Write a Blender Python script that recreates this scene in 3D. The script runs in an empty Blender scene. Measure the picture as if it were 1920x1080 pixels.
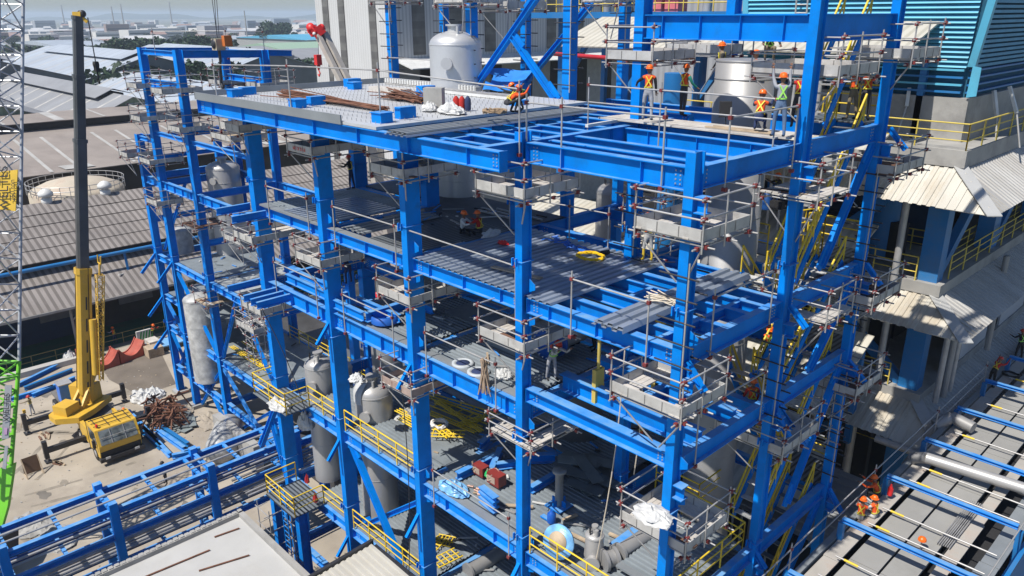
import bpy, math, random
from mathutils import Vector, Matrix
R = random.Random(7)
pi = math.pi
# ---------------------------------------------------------------- camera, world, sun, exposure
scene = bpy.context.scene
CAM = (10.4333, -16.2231, 8.5812)
F, PITCH, YAW, ROLL = 1455.13, 0.340955, 0.805467, -0.005119
_fw = Vector((-math.sin(YAW)*math.cos(PITCH), math.cos(YAW)*math.cos(PITCH), -math.sin(PITCH)))
_r0 = Vector((math.cos(YAW), math.sin(YAW), 0)); _u0 = _r0.cross(_fw)
_r = _r0*math.cos(ROLL)+_u0*math.sin(ROLL); _u = -_r0*math.sin(ROLL)+_u0*math.cos(ROLL)
cd = bpy.data.cameras.new('camera'); co = bpy.data.objects.new('camera', cd); scene.collection.objects.link(co)
M = Matrix.Identity(4)
for i in range(3):
    M[i][0] = _r[i]; M[i][1] = _u[i]; M[i][2] = -_fw[i]; M[i][3] = CAM[i]
co.matrix_world = M
cd.sensor_width = 36; cd.lens = F/1920*36; cd.clip_end = 20000; cd.clip_start = 0.5
scene.camera = co
SUN = Vector((-0.06, -0.55, 0.84)).normalized()          # towards the sun
w = bpy.data.worlds.new("World"); scene.world = w; w.use_nodes = True
nt = w.node_tree; nt.nodes.clear()
sky = nt.nodes.new('ShaderNodeTexSky'); sky.sky_type = 'NISHITA'; sky.sun_disc = False
sky.sun_elevation = math.asin(SUN.z); sky.sun_rotation = math.atan2(SUN.x, SUN.y)
sky.air_density = 1.0; sky.dust_density = 0.6; sky.ozone_density = 2.0
bg = nt.nodes.new('ShaderNodeBackground'); bg.inputs[1].default_value = 0.072
wo = nt.nodes.new('ShaderNodeOutputWorld')
tint = nt.nodes.new('ShaderNodeMix'); tint.data_type = 'RGBA'; tint.blend_type = 'MULTIPLY'; tint.inputs[0].default_value = 1; tint.inputs[7].default_value = (.88, .98, 1.14, 1); nt.links.new(sky.outputs[0], tint.inputs[6]); nt.links.new(tint.outputs[2], bg.inputs[0]); nt.links.new(bg.outputs[0], wo.inputs[0])
sl = bpy.data.lights.new('sun', 'SUN'); sl.energy = 4.6; sl.angle = math.radians(0.6); sl.color = (1.0, 0.955, 0.88)
so = bpy.data.objects.new('sun', sl); scene.collection.objects.link(so)
so.rotation_euler = SUN.to_track_quat('Z', 'Y').to_euler()
vs = scene.view_settings; vs.view_transform = 'Standard'; vs.look = 'None'; vs.exposure = 0.35; vs.gamma = 1
scene.render.engine = 'CYCLES'
GZ = -22.0

def ray(x, y): return _fw + _r*((x-960)/F) - _u*((y-540)/F)
def atz(x, y, z):
    d = ray(x, y); t = (z-CAM[2])/d.z; return Vector((CAM[0]+t*d.x, CAM[1]+t*d.y, z))
def atv(x, y, v):
    d = ray(x, y); t = (v-CAM[1])/d.y; return Vector((CAM[0]+t*d.x, v, CAM[2]+t*d.z))
def atu(x, y, u):
    d = ray(x, y); t = (u-CAM[0])/d.x; return Vector((u, CAM[1]+t*d.y, CAM[2]+t*d.z))
def atd(x, y, t): return Vector(CAM)+ray(x, y)*t

# ---------------------------------------------------------------- materials
MATS = {}
def mat(name, col, rough=0.6, metal=0.0, var=0.12, scale=1.5, dirt=None, dirt_amt=0.0, dirt_scale=0.6, bump=0.0, stretch=None, spec=0.5, dust_sheen=None):
    if name in MATS: return MATS[name]
    m = bpy.data.materials.new(name); m.use_nodes = True; MATS[name] = m
    n = m.node_tree.nodes; L = m.node_tree.links; b = n['Principled BSDF']
    b.inputs['Roughness'].default_value = rough; b.inputs['Metallic'].default_value = metal
    b.inputs['Specular IOR Level'].default_value = spec
    geo = n.new('ShaderNodeNewGeometry')
    mp = n.new('ShaderNodeMapping'); L.new(geo.outputs['Position'], mp.inputs[0])
    if stretch: mp.inputs['Scale'].default_value = stretch
    nz = n.new('ShaderNodeTexNoise'); nz.inputs['Scale'].default_value = scale; nz.inputs['Detail'].default_value = 5
    L.new(mp.outputs[0], nz.inputs['Vector'])
    cr = n.new('ShaderNodeMapRange'); cr.inputs[1].default_value = 0.3; cr.inputs[2].default_value = 0.7
    cr.inputs[3].default_value = 1-var; cr.inputs[4].default_value = 1+var
    L.new(nz.outputs[0], cr.inputs[0])
    mx = n.new('ShaderNodeMix'); mx.data_type = 'RGBA'; mx.blend_type = 'MULTIPLY'; mx.inputs[0].default_value = 1
    mx.inputs[6].default_value = (*col, 1); L.new(cr.outputs[0], mx.inputs[7])
    out = mx.outputs[2]
    if dirt:
        n2 = n.new('ShaderNodeTexNoise'); n2.inputs['Scale'].default_value = dirt_scale; n2.inputs['Detail'].default_value = 8
        n2.inputs['Roughness'].default_value = 0.7; L.new(mp.outputs[0], n2.inputs['Vector'])
        r2 = n.new('ShaderNodeMapRange'); r2.inputs[1].default_value = 0.5; r2.inputs[2].default_value = 0.68
        r2.inputs[4].default_value = dirt_amt; L.new(n2.outputs[0], r2.inputs[0])
        m2 = n.new('ShaderNodeMix'); m2.data_type = 'RGBA'; L.new(r2.outputs[0], m2.inputs[0]); L.new(out, m2.inputs[6])
        m2.inputs[7].default_value = (*dirt, 1); out = m2.outputs[2]
    if dust_sheen:        # settled site dust plus glancing sheen, both put into the colour of upward faces
        sx = n.new('ShaderNodeSeparateXYZ'); L.new(geo.outputs['True Normal'], sx.inputs[0]); n3 = n.new('ShaderNodeTexNoise'); n3.inputs['Scale'].default_value = 1.7; n3.inputs['Detail'].default_value = 6; L.new(geo.outputs['Position'], n3.inputs['Vector'])
        q1 = n.new('ShaderNodeMapRange'); q1.inputs[1].default_value = .75; q1.inputs[2].default_value = .95; L.new(sx.outputs[2], q1.inputs[0]); q2 = n.new('ShaderNodeMapRange'); q2.inputs[1].default_value = .35; q2.inputs[2].default_value = .7; q2.inputs[3].default_value = .25; q2.inputs[4].default_value = .85; L.new(n3.outputs[0], q2.inputs[0])
        q3 = n.new('ShaderNodeMath'); q3.operation = 'MULTIPLY'; L.new(q1.outputs[0], q3.inputs[0]); L.new(q2.outputs[0], q3.inputs[1]); m4 = n.new('ShaderNodeMix'); m4.data_type = 'RGBA'; L.new(q3.outputs[0], m4.inputs[0]); L.new(out, m4.inputs[6]); m4.inputs[7].default_value = (*dust_sheen, 1); out = m4.outputs[2]
    L.new(out, b.inputs['Base Color'])
    if bump:
        bp = n.new('ShaderNodeBump'); bp.inputs['Strength'].default_value = bump; bp.inputs['Distance'].default_value = 0.05
        L.new(nz.outputs[0], bp.inputs['Height']); L.new(bp.outputs[0], b.inputs['Normal'])
    return m
def stripes(name, c1, c2, axis, period, duty=0.5, rough=0.6, metal=0.0, var=0.12, dirt=None, dirt_amt=0, bump=0.0, scale=1.0, phase=0.0, soft=0.08, dirt_scale=0.5):
    """painted / ribbed stripes across world axis (0,1,2)"""
    if name in MATS: return MATS[name]
    m = mat(name, c1, rough, metal, var, scale, dirt, dirt_amt, dirt_scale)
    n = m.node_tree.nodes; L = m.node_tree.links; b = n['Principled BSDF']
    geo = [x for x in n if x.type == 'NEW_GEOMETRY'][0]
    sp = n.new('ShaderNodeSeparateXYZ'); L.new(geo.outputs['Position'], sp.inputs[0])
    a = n.new('ShaderNodeMath'); a.operation = 'MULTIPLY_ADD'; L.new(sp.outputs[axis], a.inputs[0]); a.inputs[1].default_value = 1/period; a.inputs[2].default_value = phase+1000
    f = n.new('ShaderNodeMath'); f.operation = 'FRACT'; L.new(a.outputs[0], f.inputs[0])
    s = n.new('ShaderNodeMapRange'); s.interpolation_type = 'SMOOTHSTEP'; L.new(f.outputs[0], s.inputs[0]); s.inputs[1].default_value = duty-soft; s.inputs[2].default_value = duty+soft
    mx = [x for x in n if x.type == 'MIX'][0]
    m3 = n.new('ShaderNodeMix'); m3.data_type = 'RGBA'; L.new(s.outputs[0], m3.inputs[0]); m3.inputs[6].default_value = (*c1, 1); m3.inputs[7].default_value = (*c2, 1)
    L.new(m3.outputs[2], mx.inputs[6])
    if bump:
        pg = n.new('ShaderNodeMath'); pg.operation = 'PINGPONG'; L.new(f.outputs[0], pg.inputs[0]); pg.inputs[1].default_value = 0.5
        bp = n.new('ShaderNodeBump'); bp.inputs['Strength'].default_value = bump; bp.inputs['Distance'].default_value = 0.04
        L.new(pg.outputs[0], bp.inputs['Height']); L.new(bp.outputs[0], b.inputs['Normal'])
    return m

BLUE = mat('blue_steel_paint', (0.0, 0.205, 0.68), 0.55, 0, 0.14, 0.9, dirt=(0.012, 0.13, 0.40), dirt_amt=0.5, dirt_scale=1.3, bump=0.02, spec=0.12, dust_sheen=(0.20, 0.36, 0.52))
BLUE2 = mat('older_blue_paint', (0.012, 0.16, 0.42), 0.5, 0, 0.15, 0.6, dirt=(0.10, 0.13, 0.16), dirt_amt=0.4)
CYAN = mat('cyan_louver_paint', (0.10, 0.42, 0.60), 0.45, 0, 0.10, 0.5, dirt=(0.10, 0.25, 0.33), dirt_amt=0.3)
GALV = mat('galvanised_tube', (0.42, 0.41, 0.40), 0.45, 0.35, 0.15, 3)
TOE = mat('galvanised_toe_board', (0.46, 0.45, 0.43), 0.6, 0.1, 0.15, 2, dirt=(0.25, 0.22, 0.19), dirt_amt=0.5, dirt_scale=1.5)
TOEGAP = mat('toe_board_joint', (0.16, 0.155, 0.15), 0.8)
RUSTPL = mat('rusty_plank', (0.16, 0.085, 0.055), 0.85, 0, 0.25, 3)
WOOD = mat('timber_plank', (0.42, 0.33, 0.23), 0.8, 0, 0.2, 2.5, dirt=(0.22, 0.15, 0.10), dirt_amt=0.6, dirt_scale=2)
PALEPL = mat('pale_scaffold_plank', (0.50, 0.47, 0.43), 0.75, 0, 0.15, 2, dirt=(0.30, 0.25, 0.20), dirt_amt=0.5, dirt_scale=1.5)
CLAMP = mat('red_clamp', (0.20, 0.035, 0.035), 0.6, 0.2, 0.3, 6)
YEL = mat('yellow_rail_paint', (0.72, 0.50, 0.03), 0.45, 0, 0.1, 2)
CRY = mat('crane_yellow', (0.62, 0.38, 0.04), 0.45, 0, 0.12, 1.2, dirt=(0.30, 0.20, 0.08), dirt_amt=0.45, dirt_scale=1.2)
BOOMG = mat('boom_grey', (0.10, 0.102, 0.105), 0.35, 0.4, 0.2, 0.8)
BLACK = mat('black_rubber', (0.015, 0.015, 0.016), 0.7, 0, 0.2, 3)
DARK = mat('dark_steel', (0.04, 0.04, 0.045), 0.5, 0.3, 0.2, 3)
STEEL = mat('vessel_steel', (0.42, 0.41, 0.40), 0.42, 0.3, 0.12, 0.5, dirt=(0.30, 0.29, 0.28), dirt_amt=0.5, dirt_scale=0.5, stretch=(1, 1, 0.5))
STEEL2 = mat('dull_vessel_steel', (0.31, 0.305, 0.30), 0.5, 0.25, 0.12, 0.6, dirt=(0.20, 0.19, 0.18), dirt_amt=0.5)
WRAP = mat('white_wrap', (0.52, 0.52, 0.51), 0.5, 0, 0.12, 1.5, dirt=(0.45, 0.44, 0.42), dirt_amt=0.5, bump=0.4)
GWRAP = mat('grey_plastic_wrap', (0.42, 0.42, 0.41), 0.4, 0, 0.25, 2.2, dirt=(0.22, 0.22, 0.22), dirt_amt=0.6, dirt_scale=2, bump=0.6)
CONC = mat('concrete', (0.33, 0.32, 0.30), 0.9, 0, 0.15, 0.8, dirt=(0.17, 0.165, 0.16), dirt_amt=0.6, dirt_scale=0.45, bump=0.1)
PCONC = mat('pale_concrete_slab', (0.42, 0.415, 0.40), 0.9, 0, 0.07, 0.5, dirt=(0.38, 0.36, 0.33), dirt_amt=0.6, dirt_scale=0.35, bump=0.05)
SAND = mat('sandy_ground', (0.35, 0.305, 0.245), 0.95, 0, 0.14, 0.35, dirt=(0.23, 0.195, 0.16), dirt_amt=0.75, dirt_scale=0.13, bump=0.3)
RUST = mat('rusty_steel', (0.17, 0.075, 0.045), 0.8, 0.1, 0.3, 4)
REDP = mat('red_oxide', (0.36, 0.075, 0.05), 0.65, 0, 0.15, 2, dirt=(0.45, 0.2, 0.15), dirt_amt=0.4)
RED = mat('bright_red', (0.62, 0.02, 0.02), 0.45)
GREENC = mat('crane_green', (0.16, 0.52, 0.03), 0.4, 0, 0.12, 1)
LATT = mat('silver_lattice', (0.42, 0.43, 0.45), 0.4, 0.3, 0.2, 1.5)
WHITE = mat('white_paint', (0.60, 0.60, 0.58), 0.5)
GLASS = mat('dark_glass', (0.05, 0.065, 0.07), 0.12, 0, 0.2, 2)
DECKG = mat('grey_deck_plate', (0.22, 0.25, 0.27), 0.6, 0.2, 0.15, 1.0, dirt=(0.10, 0.11, 0.12), dirt_amt=0.5)
DECKD = mat('dark_deck', (0.12, 0.13, 0.14), 0.7, 0.1, 0.2, 0.8, dirt=(0.17, 0.18, 0.19), dirt_amt=0.5, dirt_scale=0.5)
TROUGH = mat('trough_sheet', (0.33, 0.38, 0.46), 0.38, 0.45, 0.18, 1.4, dirt=(0.24, 0.28, 0.33), dirt_amt=0.6, dirt_scale=0.5, stretch=(1, 0.25, 1))
ROOFD = mat('roof_deck_sheet', (0.50, 0.51, 0.52), 0.5, 0.2, 0.06, 1.0, dirt=(0.36, 0.36, 0.36), dirt_amt=0.4)
FLASH = mat('grey_flashing', (0.24, 0.26, 0.275), 0.5, 0.2, 0.1, 1.0)
BTARP = mat('blue_tarpaulin', (0.02, 0.20, 0.62), 0.55, 0, 0.2, 2, bump=0.5)
LBT = mat('pale_blue_plastic', (0.18, 0.42, 0.72), 0.35, 0, 0.35, 3, bump=0.8)

# ---------------------------------------------------------------- mesh builder
def _basis(d, up=(0, 0, 1)):
    d = Vector(d).normalized(); up = Vector(up)
    if abs(d.dot(up)) > 0.98: up = Vector((0, 1, 0)) if abs(d.y) < 0.9 else Vector((1, 0, 0))
    s = d.cross(up).normalized(); t = s.cross(d).normalized()
    return d, s, t
class MB:
    def __init__(s): s.v = []; s.f = []; s.m = []; s.mats = []; s.sm = []; s.cuts = []
    def cut(s): s.cuts.append((len(s.v), len(s.f)))
    def mi(s, m):
        if m not in s.mats: s.mats.append(m)
        return s.mats.index(m)
    def add(s, vs, fs, m, smooth=False):
        o = len(s.v); k = s.mi(m)
        s.v.extend([tuple(x) for x in vs])
        for f in fs: s.f.append(tuple(i+o for i in f)); s.m.append(k); s.sm.append(smooth)
    def box(s, a, b, m):
        x0, x1 = sorted((a[0], b[0])); y0, y1 = sorted((a[1], b[1])); z0, z1 = sorted((a[2], b[2]))
        vs = [(x0,y0,z0),(x1,y0,z0),(x1,y1,z0),(x0,y1,z0),(x0,y0,z1),(x1,y0,z1),(x1,y1,z1),(x0,y1,z1)]
        s.add(vs, [(0,3,2,1),(4,5,6,7),(0,1,5,4),(1,2,6,5),(2,3,7,6),(3,0,4,7)], m)
    def obox(s, c, ax, ay, az, m):
        """centre, three half-axis vectors"""
        c = Vector(c); ax, ay, az = Vector(ax), Vector(ay), Vector(az)
        vs = [c+i*ax+j*ay+k*az for k in (-1, 1) for j in (-1, 1) for i in (-1, 1)]
        s.add(vs, [(0,2,3,1),(4,5,7,6),(0,1,5,4),(1,3,7,5),(3,2,6,7),(2,0,4,6)], m)
    def bar(s, p, q, w, h, m, up=(0, 0, 1)):
        p, q = Vector(p), Vector(q); d, sd, t = _basis(q-p, up)
        s.obox((p+q)/2, (q-p)/2, sd*w/2, t*h/2, m)
    def prof(s, p, q, pts, m, up=(0, 0, 1), smooth=False, cap=True):
        """extrude closed 2-D outline (side, up) from p to q"""
        p, q = Vector(p), Vector(q); d, sd, t = _basis(q-p, up); n = len(pts)
        vs = [p+sd*a+t*b for a, b in pts]+[q+sd*a+t*b for a, b in pts]
        fs = [(i, (i+1) % n, n+(i+1) % n, n+i) for i in range(n)]
        if cap: fs += [tuple(range(n))[::-1], tuple(range(n, 2*n))]
        s.add(vs, fs, m, smooth)
    def ibeam(s, p, q, h, b, m, tf=0.03, tw=0.02, stiff=0, up=(0, 0, 1)):
        """I-section, top flange at the line p-q"""
        p, q = Vector(p), Vector(q); d, sd, t = _basis(q-p, up)
        s.obox((p+q)/2-t*tf/2, (q-p)/2, sd*b/2, t*tf/2, m)
        s.obox((p+q)/2-t*(h-tf/2), (q-p)/2, sd*b/2, t*tf/2, m)
        s.obox((p+q)/2-t*h/2, (q-p)/2, sd*tw/2, t*(h/2-tf), m)
        if stiff:
            L = (q-p).length; n = max(1, int(L/stiff))
            for i in range(n):
                c = p+(q-p)*((i+0.5)/n)-t*h/2
                s.obox(c, d*0.008, sd*(b/2-0.012), t*(h/2-tf), m)
    def tube(s, p, q, r, m, n=8, r2=None, cap=True):
        p, q = Vector(p), Vector(q); d, sd, t = _basis(q-p); r2 = r if r2 is None else r2
        vs = [p+(sd*math.cos(2*pi*i/n)+t*math.sin(2*pi*i/n))*r for i in range(n)]+[q+(sd*math.cos(2*pi*i/n)+t*math.sin(2*pi*i/n))*r2 for i in range(n)]
        fs = [(i, (i+1) % n, n+(i+1) % n, n+i) for i in range(n)]
        s.add(vs, fs, m, n > 5)
        if cap: s.add(vs[:n], [tuple(range(n))[::-1]], m); s.add(vs[n:], [tuple(range(n))], m)
    def path(s, pts, r, m, n=6):
        pts = [Vector(p) for p in pts]
        for a, b in zip(pts, pts[1:]):
            if (b-a).length > 1e-5: s.tube(a, b, r, m, n)
    def lathe(s, c, prof, m, n=24, axis=(0, 0, 1), smooth=True):
        """prof list of (radius, height) around axis from c"""
        c = Vector(c); d, sd, t = _basis(axis); vs = []; fs = []
        for r, h in prof:
            for i in range(n):
                a = 2*pi*i/n; vs.append(c+d*h+(sd*math.cos(a)+t*math.sin(a))*r)
        for k in range(len(prof)-1):
            for i in range(n):
                fs.append((k*n+i, k*n+(i+1) % n, (k+1)*n+(i+1) % n, (k+1)*n+i))
        s.add(vs, fs, m, smooth)
        s.add(vs[:n], [tuple(range(n))[::-1]], m); s.add(vs[-n:], [tuple(range(n))], m)
    def quad(s, pts, m, th=0.0):
        pts = [Vector(p) for p in pts]; n = len(pts)
        if not th: s.add(pts, [tuple(range(n))], m); return
        nr = (pts[1]-pts[0]).cross(pts[-1]-pts[0]).normalized()*th
        vs = pts+[p-nr for p in pts]
        s.add(vs, [tuple(range(n)), tuple(range(n, 2*n))[::-1]]+[(i, n+i, n+(i+1) % n, (i+1) % n) for i in range(n)], m)
    def corr(s, o, along, across, pitch, h, m, th=0.008, duty=0.5):
        """trough sheet: corner o, vector along the ribs, vector across them"""
        o, al, ac = Vector(o), Vector(along), Vector(across); W = ac.length; e = ac.normalized()
        nn = al.normalized().cross(e); nn = nn if nn.z > 0 else -nn
        k = max(1, round(W/pitch)); p = W/k; pts = []
        for i in range(k):
            x = i*p; pts += [(x, 0), (x+p*duty*0.8, 0), (x+p*duty, h), (x+p*0.94, h)]
        pts.append((W, 0))
        top = [o+e*x+nn*z for x, z in pts]; n = len(top); vs = top+[v+al for v in top]
        s.add(vs, [(i, i+1, n+i+1, n+i) for i in range(n-1)], m)
        vs2 = [v-nn*th for v in vs]
        s.add(vs2, [(i, n+i, n+i+1, i+1) for i in range(n-1)], m)
        for k0 in (0, n):
            s.add([vs[k0+i] for i in range(n)]+[vs2[k0+i] for i in range(n)], [(i, i+1, n+i+1, n+i) for i in range(n-1)], m)
def tag(o, label=None, cat=None, group=None, kind=None):
    if label: o['label'] = label
    if cat: o['category'] = cat
    if group: o['group'] = group
    if kind: o['kind'] = kind
    return o
def thing(name, label, cat, loc=(0, 0, 0), group=None, rz=0):
    """Empty at the base of a thing; parts are meshed in the thing's own local space"""
    o = bpy.data.objects.new(name, None); scene.collection.objects.link(o)
    o.empty_display_size = 0.2; o.location = loc; o.rotation_euler = (0, 0, rz)
    return tag(o, label, cat, group)
def _mk(v, f, mi, sm, mats, name, parent, label):
    me = bpy.data.meshes.new(name); me.from_pydata(v, [], f)
    for m in mats: me.materials.append(m)
    me.polygons.foreach_set('material_index', mi); me.polygons.foreach_set('use_smooth', sm); me.update()
    o = bpy.data.objects.new(name, me); scene.collection.objects.link(o); o.parent = parent
    if label: o['label'] = label
    return o
def part(mb, name, parent, label=None):
    """mesh in parent-local coordinates; every cut() starts another child of the same name"""
    cs = [(0, 0)]+[c for c in mb.cuts if c[0] < len(mb.v)]+[(len(mb.v), len(mb.f))]; o = None
    for (v0, f0), (v1, f1) in zip(cs, cs[1:]):
        if f1 > f0: o = _mk(mb.v[v0:v1], [tuple(i-v0 for i in f) for f in mb.f[f0:f1]], mb.m[f0:f1], mb.sm[f0:f1], mb.mats, name, parent, label); NEW.append(o)
    return o
NEW = []
def solo(mb, name, label, cat, group=None, kind=None):
    """one-mesh thing, meshed in world space"""
    o = part(mb, name, None); return tag(o, label, cat, group, kind)
def copy_tree(o, parent=None):
    c = o.copy(); scene.collection.objects.link(c)
    if parent is not None: c.parent = parent
    for ch in list(o.children): copy_tree(ch, c)
    return c
def pw(mb, name, parent, label=None):
    """part meshed in world coordinates under a parent that only carries a location"""
    n0 = len(NEW); o = part(mb, name, parent, label)
    for c in NEW[n0:]: c.matrix_parent_inverse = Matrix.Translation(-parent.location)
    return o
def hcol(mb, x1, y0, w, d, z0, z1, m, box=False, rings=()):
    """column whose front-right vertical edge stands at (x1, y0)"""
    x0 = x1-w; y1 = y0+d
    if box: mb.box((x0, y0, z0), (x1, y1, z1), m)
    else:
        t = 0.035
        mb.box((x0, y0, z0), (x1, y0+t, z1), m); mb.box((x0, y1-t, z0), (x1, y1, z1), m)
        mb.box((x1-w*0.28, y0+t, z0), (x1-w*0.28-0.03, y1-t, z1), m)
    for z in rings:
        if z0 < z < z1:
            e = 0.05
            mb.box((x0-e, y0-e, z), (x1+e, y1+e, z+0.03), m)
            for k in (-1, 1):
                mb.box((x0-0.05+0.02, y0-0.14, z-0.12), (x0+0.01, y0-e-0.003, z+0.14), m)
                mb.box((x0+w*0.45, y0-0.14, z-0.12), (x0+w*0.45+0.03, y0-e-0.003, z+0.14), m)
                break
# ================================================================ MAIN STEEL FRAME
frame = thing('steel_frame', 'huge bright blue multi-storey steel frame under construction filling the middle of the site', 'steel frame', (0, 0, GZ))
RINGS = (1.2, -5.0, -9.1, -13.9)
COLS = [(-24, 0, .36, .68, GZ, 5.45, 1), (-18, 0, .36, .68, GZ, 5.45, 1), (-12, 0, .34, .68, GZ, 5.5, 1), (-6, 0, .31, .43, GZ, 5.25, 0), (0, 0, .29, .43, GZ, 5.35, 0),
 (0, 5.6, .29, .46, GZ, 16, 0), (0, 11.2, .29, .44, GZ, 16, 0), (-6, 5.6, .36, .5, GZ, 16, 0), (-6, 11.2, .36, .5, GZ, 16, 0),
 (-12, 5.6, .4, .7, GZ, 5.3, 1), (-18, 5.6, .45, .75, GZ, 5.5, 1), (-24, 5.6, .45, .75, GZ, 5.5, 1),
 (-24.7, 8.8, .36, .45, GZ, 16, 1), (-18.3, 8.8, .36, .45, GZ, 16, 1), (-12.1, 8.8, .4, .5, GZ, 16, 1),
 (-24.7, 12.4, .36, .4, GZ, 16, 1), (-18.3, 12.4, .36, .4, GZ, 16, 1), (-12.1, 12.4, .36, .4, GZ, 16, 1)]
for (x, y, ww, d, z0, z1, bx) in COLS:
    m = MB(); hcol(m, x, y, ww, d, z0, z1, BLUE, bx, RINGS if y < 6 else (-5.0,))
    if not bx:
        for zz in (5.0, 0.0, -3.3, -9.3):       # bracket stubs on the open side of the H
            if y+x > -20 and x == 0:
                m.box((x+0.0025, y+0.05, zz-0.75), (x+0.32, y+d-0.05, zz-0.72), BLUE); m.box((x+0.0025, y+0.05, zz-1.15), (x+0.32, y+d-0.05, zz-1.12), BLUE)
                m.box((x+0.0025, y+d*0.5-0.01, zz-1.12), (x+0.30, y+d*0.5+0.01, zz-0.75), BLUE)
    for zz in (0.0, -3.8, -9.7):                # gusset plates over and under the floor beams
        if y == 0 and x > -20:
            gx = x+0.003
            for dz in (0.42, -0.75):
                m.add([(gx, 0.30, zz+dz-.25), (gx+.28, 0.30, zz+dz-.12), (gx+.28, .30, zz+dz+.05), (gx, .30, zz+dz+.22), (gx, .32, zz+dz-.25), (gx+.28, .32, zz+dz-.12), (gx+.28, .32, zz+dz+.05), (gx, .32, zz+dz+.22)],
                      [(0,1,2,3), (7,6,5,4), (0,4,5,1), (1,5,6,2), (2,6,7,3)], BLUE)
    pw(m, 'column', frame)
# stub column heads poking through the roof deck
for (x, y) in [(-23.6, -0.6), (-17.6, -0.8), (-11.4, -0.9), (-22.9, 5.0), (-16.4, 4.6)]:
    pass
BE = []
def B(p, q, h=.55, b=.3, st=0): BE.append((p, q, h, b, st))
US = [-24, -18, -12, -6, 0]
CW = {-24: .36, -18: .36, -12: .34, -6: .31, 0: .29}
def urun(v, z, h=.55, b=.3, st=0, us=US, skip=()):
    for i in range(len(us)-1):
        if i in skip: continue
        B((us[i]+.003, v, z), (us[i+1]-CW.get(us[i+1], .36)-.003, v, z), h, b, st)
# front line
urun(.35, 0, .52, .3, 1.5)
urun(.35, -3.85, .72, .34, 1.3, US[:4]); B((-5.99, .35, -3.2), (-.35, .35, -3.2), .5, .36)
urun(.35, -9.75, .60, .36, 2.0)
urun(.35, -15.15, .55, .36, 2.0)
B((-5.99, .30, 4.95), (-.35, .30, 4.95), .62, .3, 1.9)
B((-24.9, -1.6, 4.98), (-5.1, -1.6, 4.98), .55, .28, 2.6)
urun(.35, 4.9, .55, .3, 0, US[:4])
# other lines along the building
for z, h in ((4.95, .6), (0, .55), (-3.85, .6), (-9.75, .6), (-15.15, .5)):
    urun(5.85, z, h, .3, 1.6 if z == 4.95 else 0)
urun(11.45, 4.95, .6, .3, 0, [-12.1, -6, 0]); urun(11.45, 0, .5, .3, 0, [-12.1, -6, 0]); urun(11.45, -3.6, .5, .3, 0, [-12.1, -6, 0]); urun(11.45, -9.6, .5, .3, 0, [-12.1, -6, 0])
B((-24.6, 9.0, 4.95), (-18.7, 9.0, 4.95), .5); B((-18.2, 9.0, 4.95), (-12.6, 9.0, 4.95), .55); B((-12, 9.0, 4.95), (-6.1, 9.0, 4.95), .5)
B((-12, 7.1, .02), (-6, 7.1, .02), .6, .3)
B((-12.1, 7.26, .0), (-12.1, 12.4, .0), .55, .3); B((-12, 12.6, 0), (-6, 12.6, 0), .5)
# cross lines
for x in US:
    for z, h in ((4.95, .6), (0, .55), (-3.85, .6), (-9.75, .6), (-15.15, .5)):
        if x == 0:
            zz = {4.95: 4.95, 0: 0.02, -3.85: -3.4, -9.75: -9.3, -15.15: -15.0}[z]; cx = -.22
            B((cx, .46, zz), (cx, 5.58, zz), .58, .26); B((cx, 6.12, zz), (cx, 11.18, zz), .58, .26)
        else:
            cx = x-CW[x]/2
            B((cx, .77 if x < -11 else .47, z), (cx, 5.58, z), h, .3, 2 if x == -6 else 0)
            if z < 4: B((cx, 6.4, z), (cx, 8.78 if x < -11 else 11.18, z), h, .3)
B((-6.17, -1.45, 4.98), (-6.17, -.01, 4.98), .75, .3)
B((-5.98, 5.8, 8.5), (-.37, 5.8, 8.5), .75, .3, 1.4); B((-.2, 6.12, 8.5), (-.2, 11.18, 8.5), .75, .3); B((-5.98, 11.4, 8.5), (-.37, 11.4, 8.5), .7, .3)
# roof joists
for v in (-.75, 1.3, 2.4, 3.5, 4.6): B((-11, v, 4.9), (-6.33, v, 4.9), .36, .2, 1.6)
for v in (7.0, 8.1): B((-11, v, 4.9), (-6.33, v, 4.9), .36, .2)
for v, h in ((1.25, .42), (2.45, .5), (5.0, .5)): B((-5.99, v, 4.9), (-.36, v, 4.9), h, .24, 1.5 if v > 4 else 0)
B((-8.6, -1.45, 4.87), (-8.6, 5.6, 4.87), .2, .14); B((-10.98, -1.45, 4.88), (-10.98, 8.8, 4.88), .45, .25)
# third-floor joists in the open bay
for v in (1.4, 2.7, 4.1, 5.0): B((-5.99, v, -.03), (-.36, v, -.03), .45, .24)
B((-3.2, 1.5, -.05), (-3.2, 2.6, -.05), .3, .16); B((-3.9, 2.8, -.05), (-3.9, 4.0, -.05), .3, .16); B((-1.2, .5, -.05), (-1.2, 5.5, -.05), .3, .16)
for v in (7.2, 8.9): B((-5.99, v, -.03), (-2.6, v, -.03), .4, .2)
# second floor
for v, h in ((2.0, .62), (3.9, .5)): B((-5.99, v, -3.22), (-.36, v, -3.22), h, .4)
B((-3.0, 2.2, -3.25), (-3.0, 5.6, -3.25), .5, .3)
B((-23.6, .9, -3.05), (-18.5, .9, -3.05), .32, .22); B((-22.1, .25, -3.0), (-18.5, .25, -3.0), .40, .22, 1.6); B((-17.9, .25, -3.2), (-15.7, .25, -3.2), .40, .22)
B((-22.2, .5, -3.02), (-22.2, 3.2, -3.02), .35, .22); B((-15.6, .3, -3.2), (-15.6, 2.8, -3.2), .42, .26); B((-17.8, 1.3, -3.3), (-14.6, 1.3, -3.3), .35, .2); B((-17.8, 2.9, -3.3), (-14.4, 2.9, -3.3), .35, .2)
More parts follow.
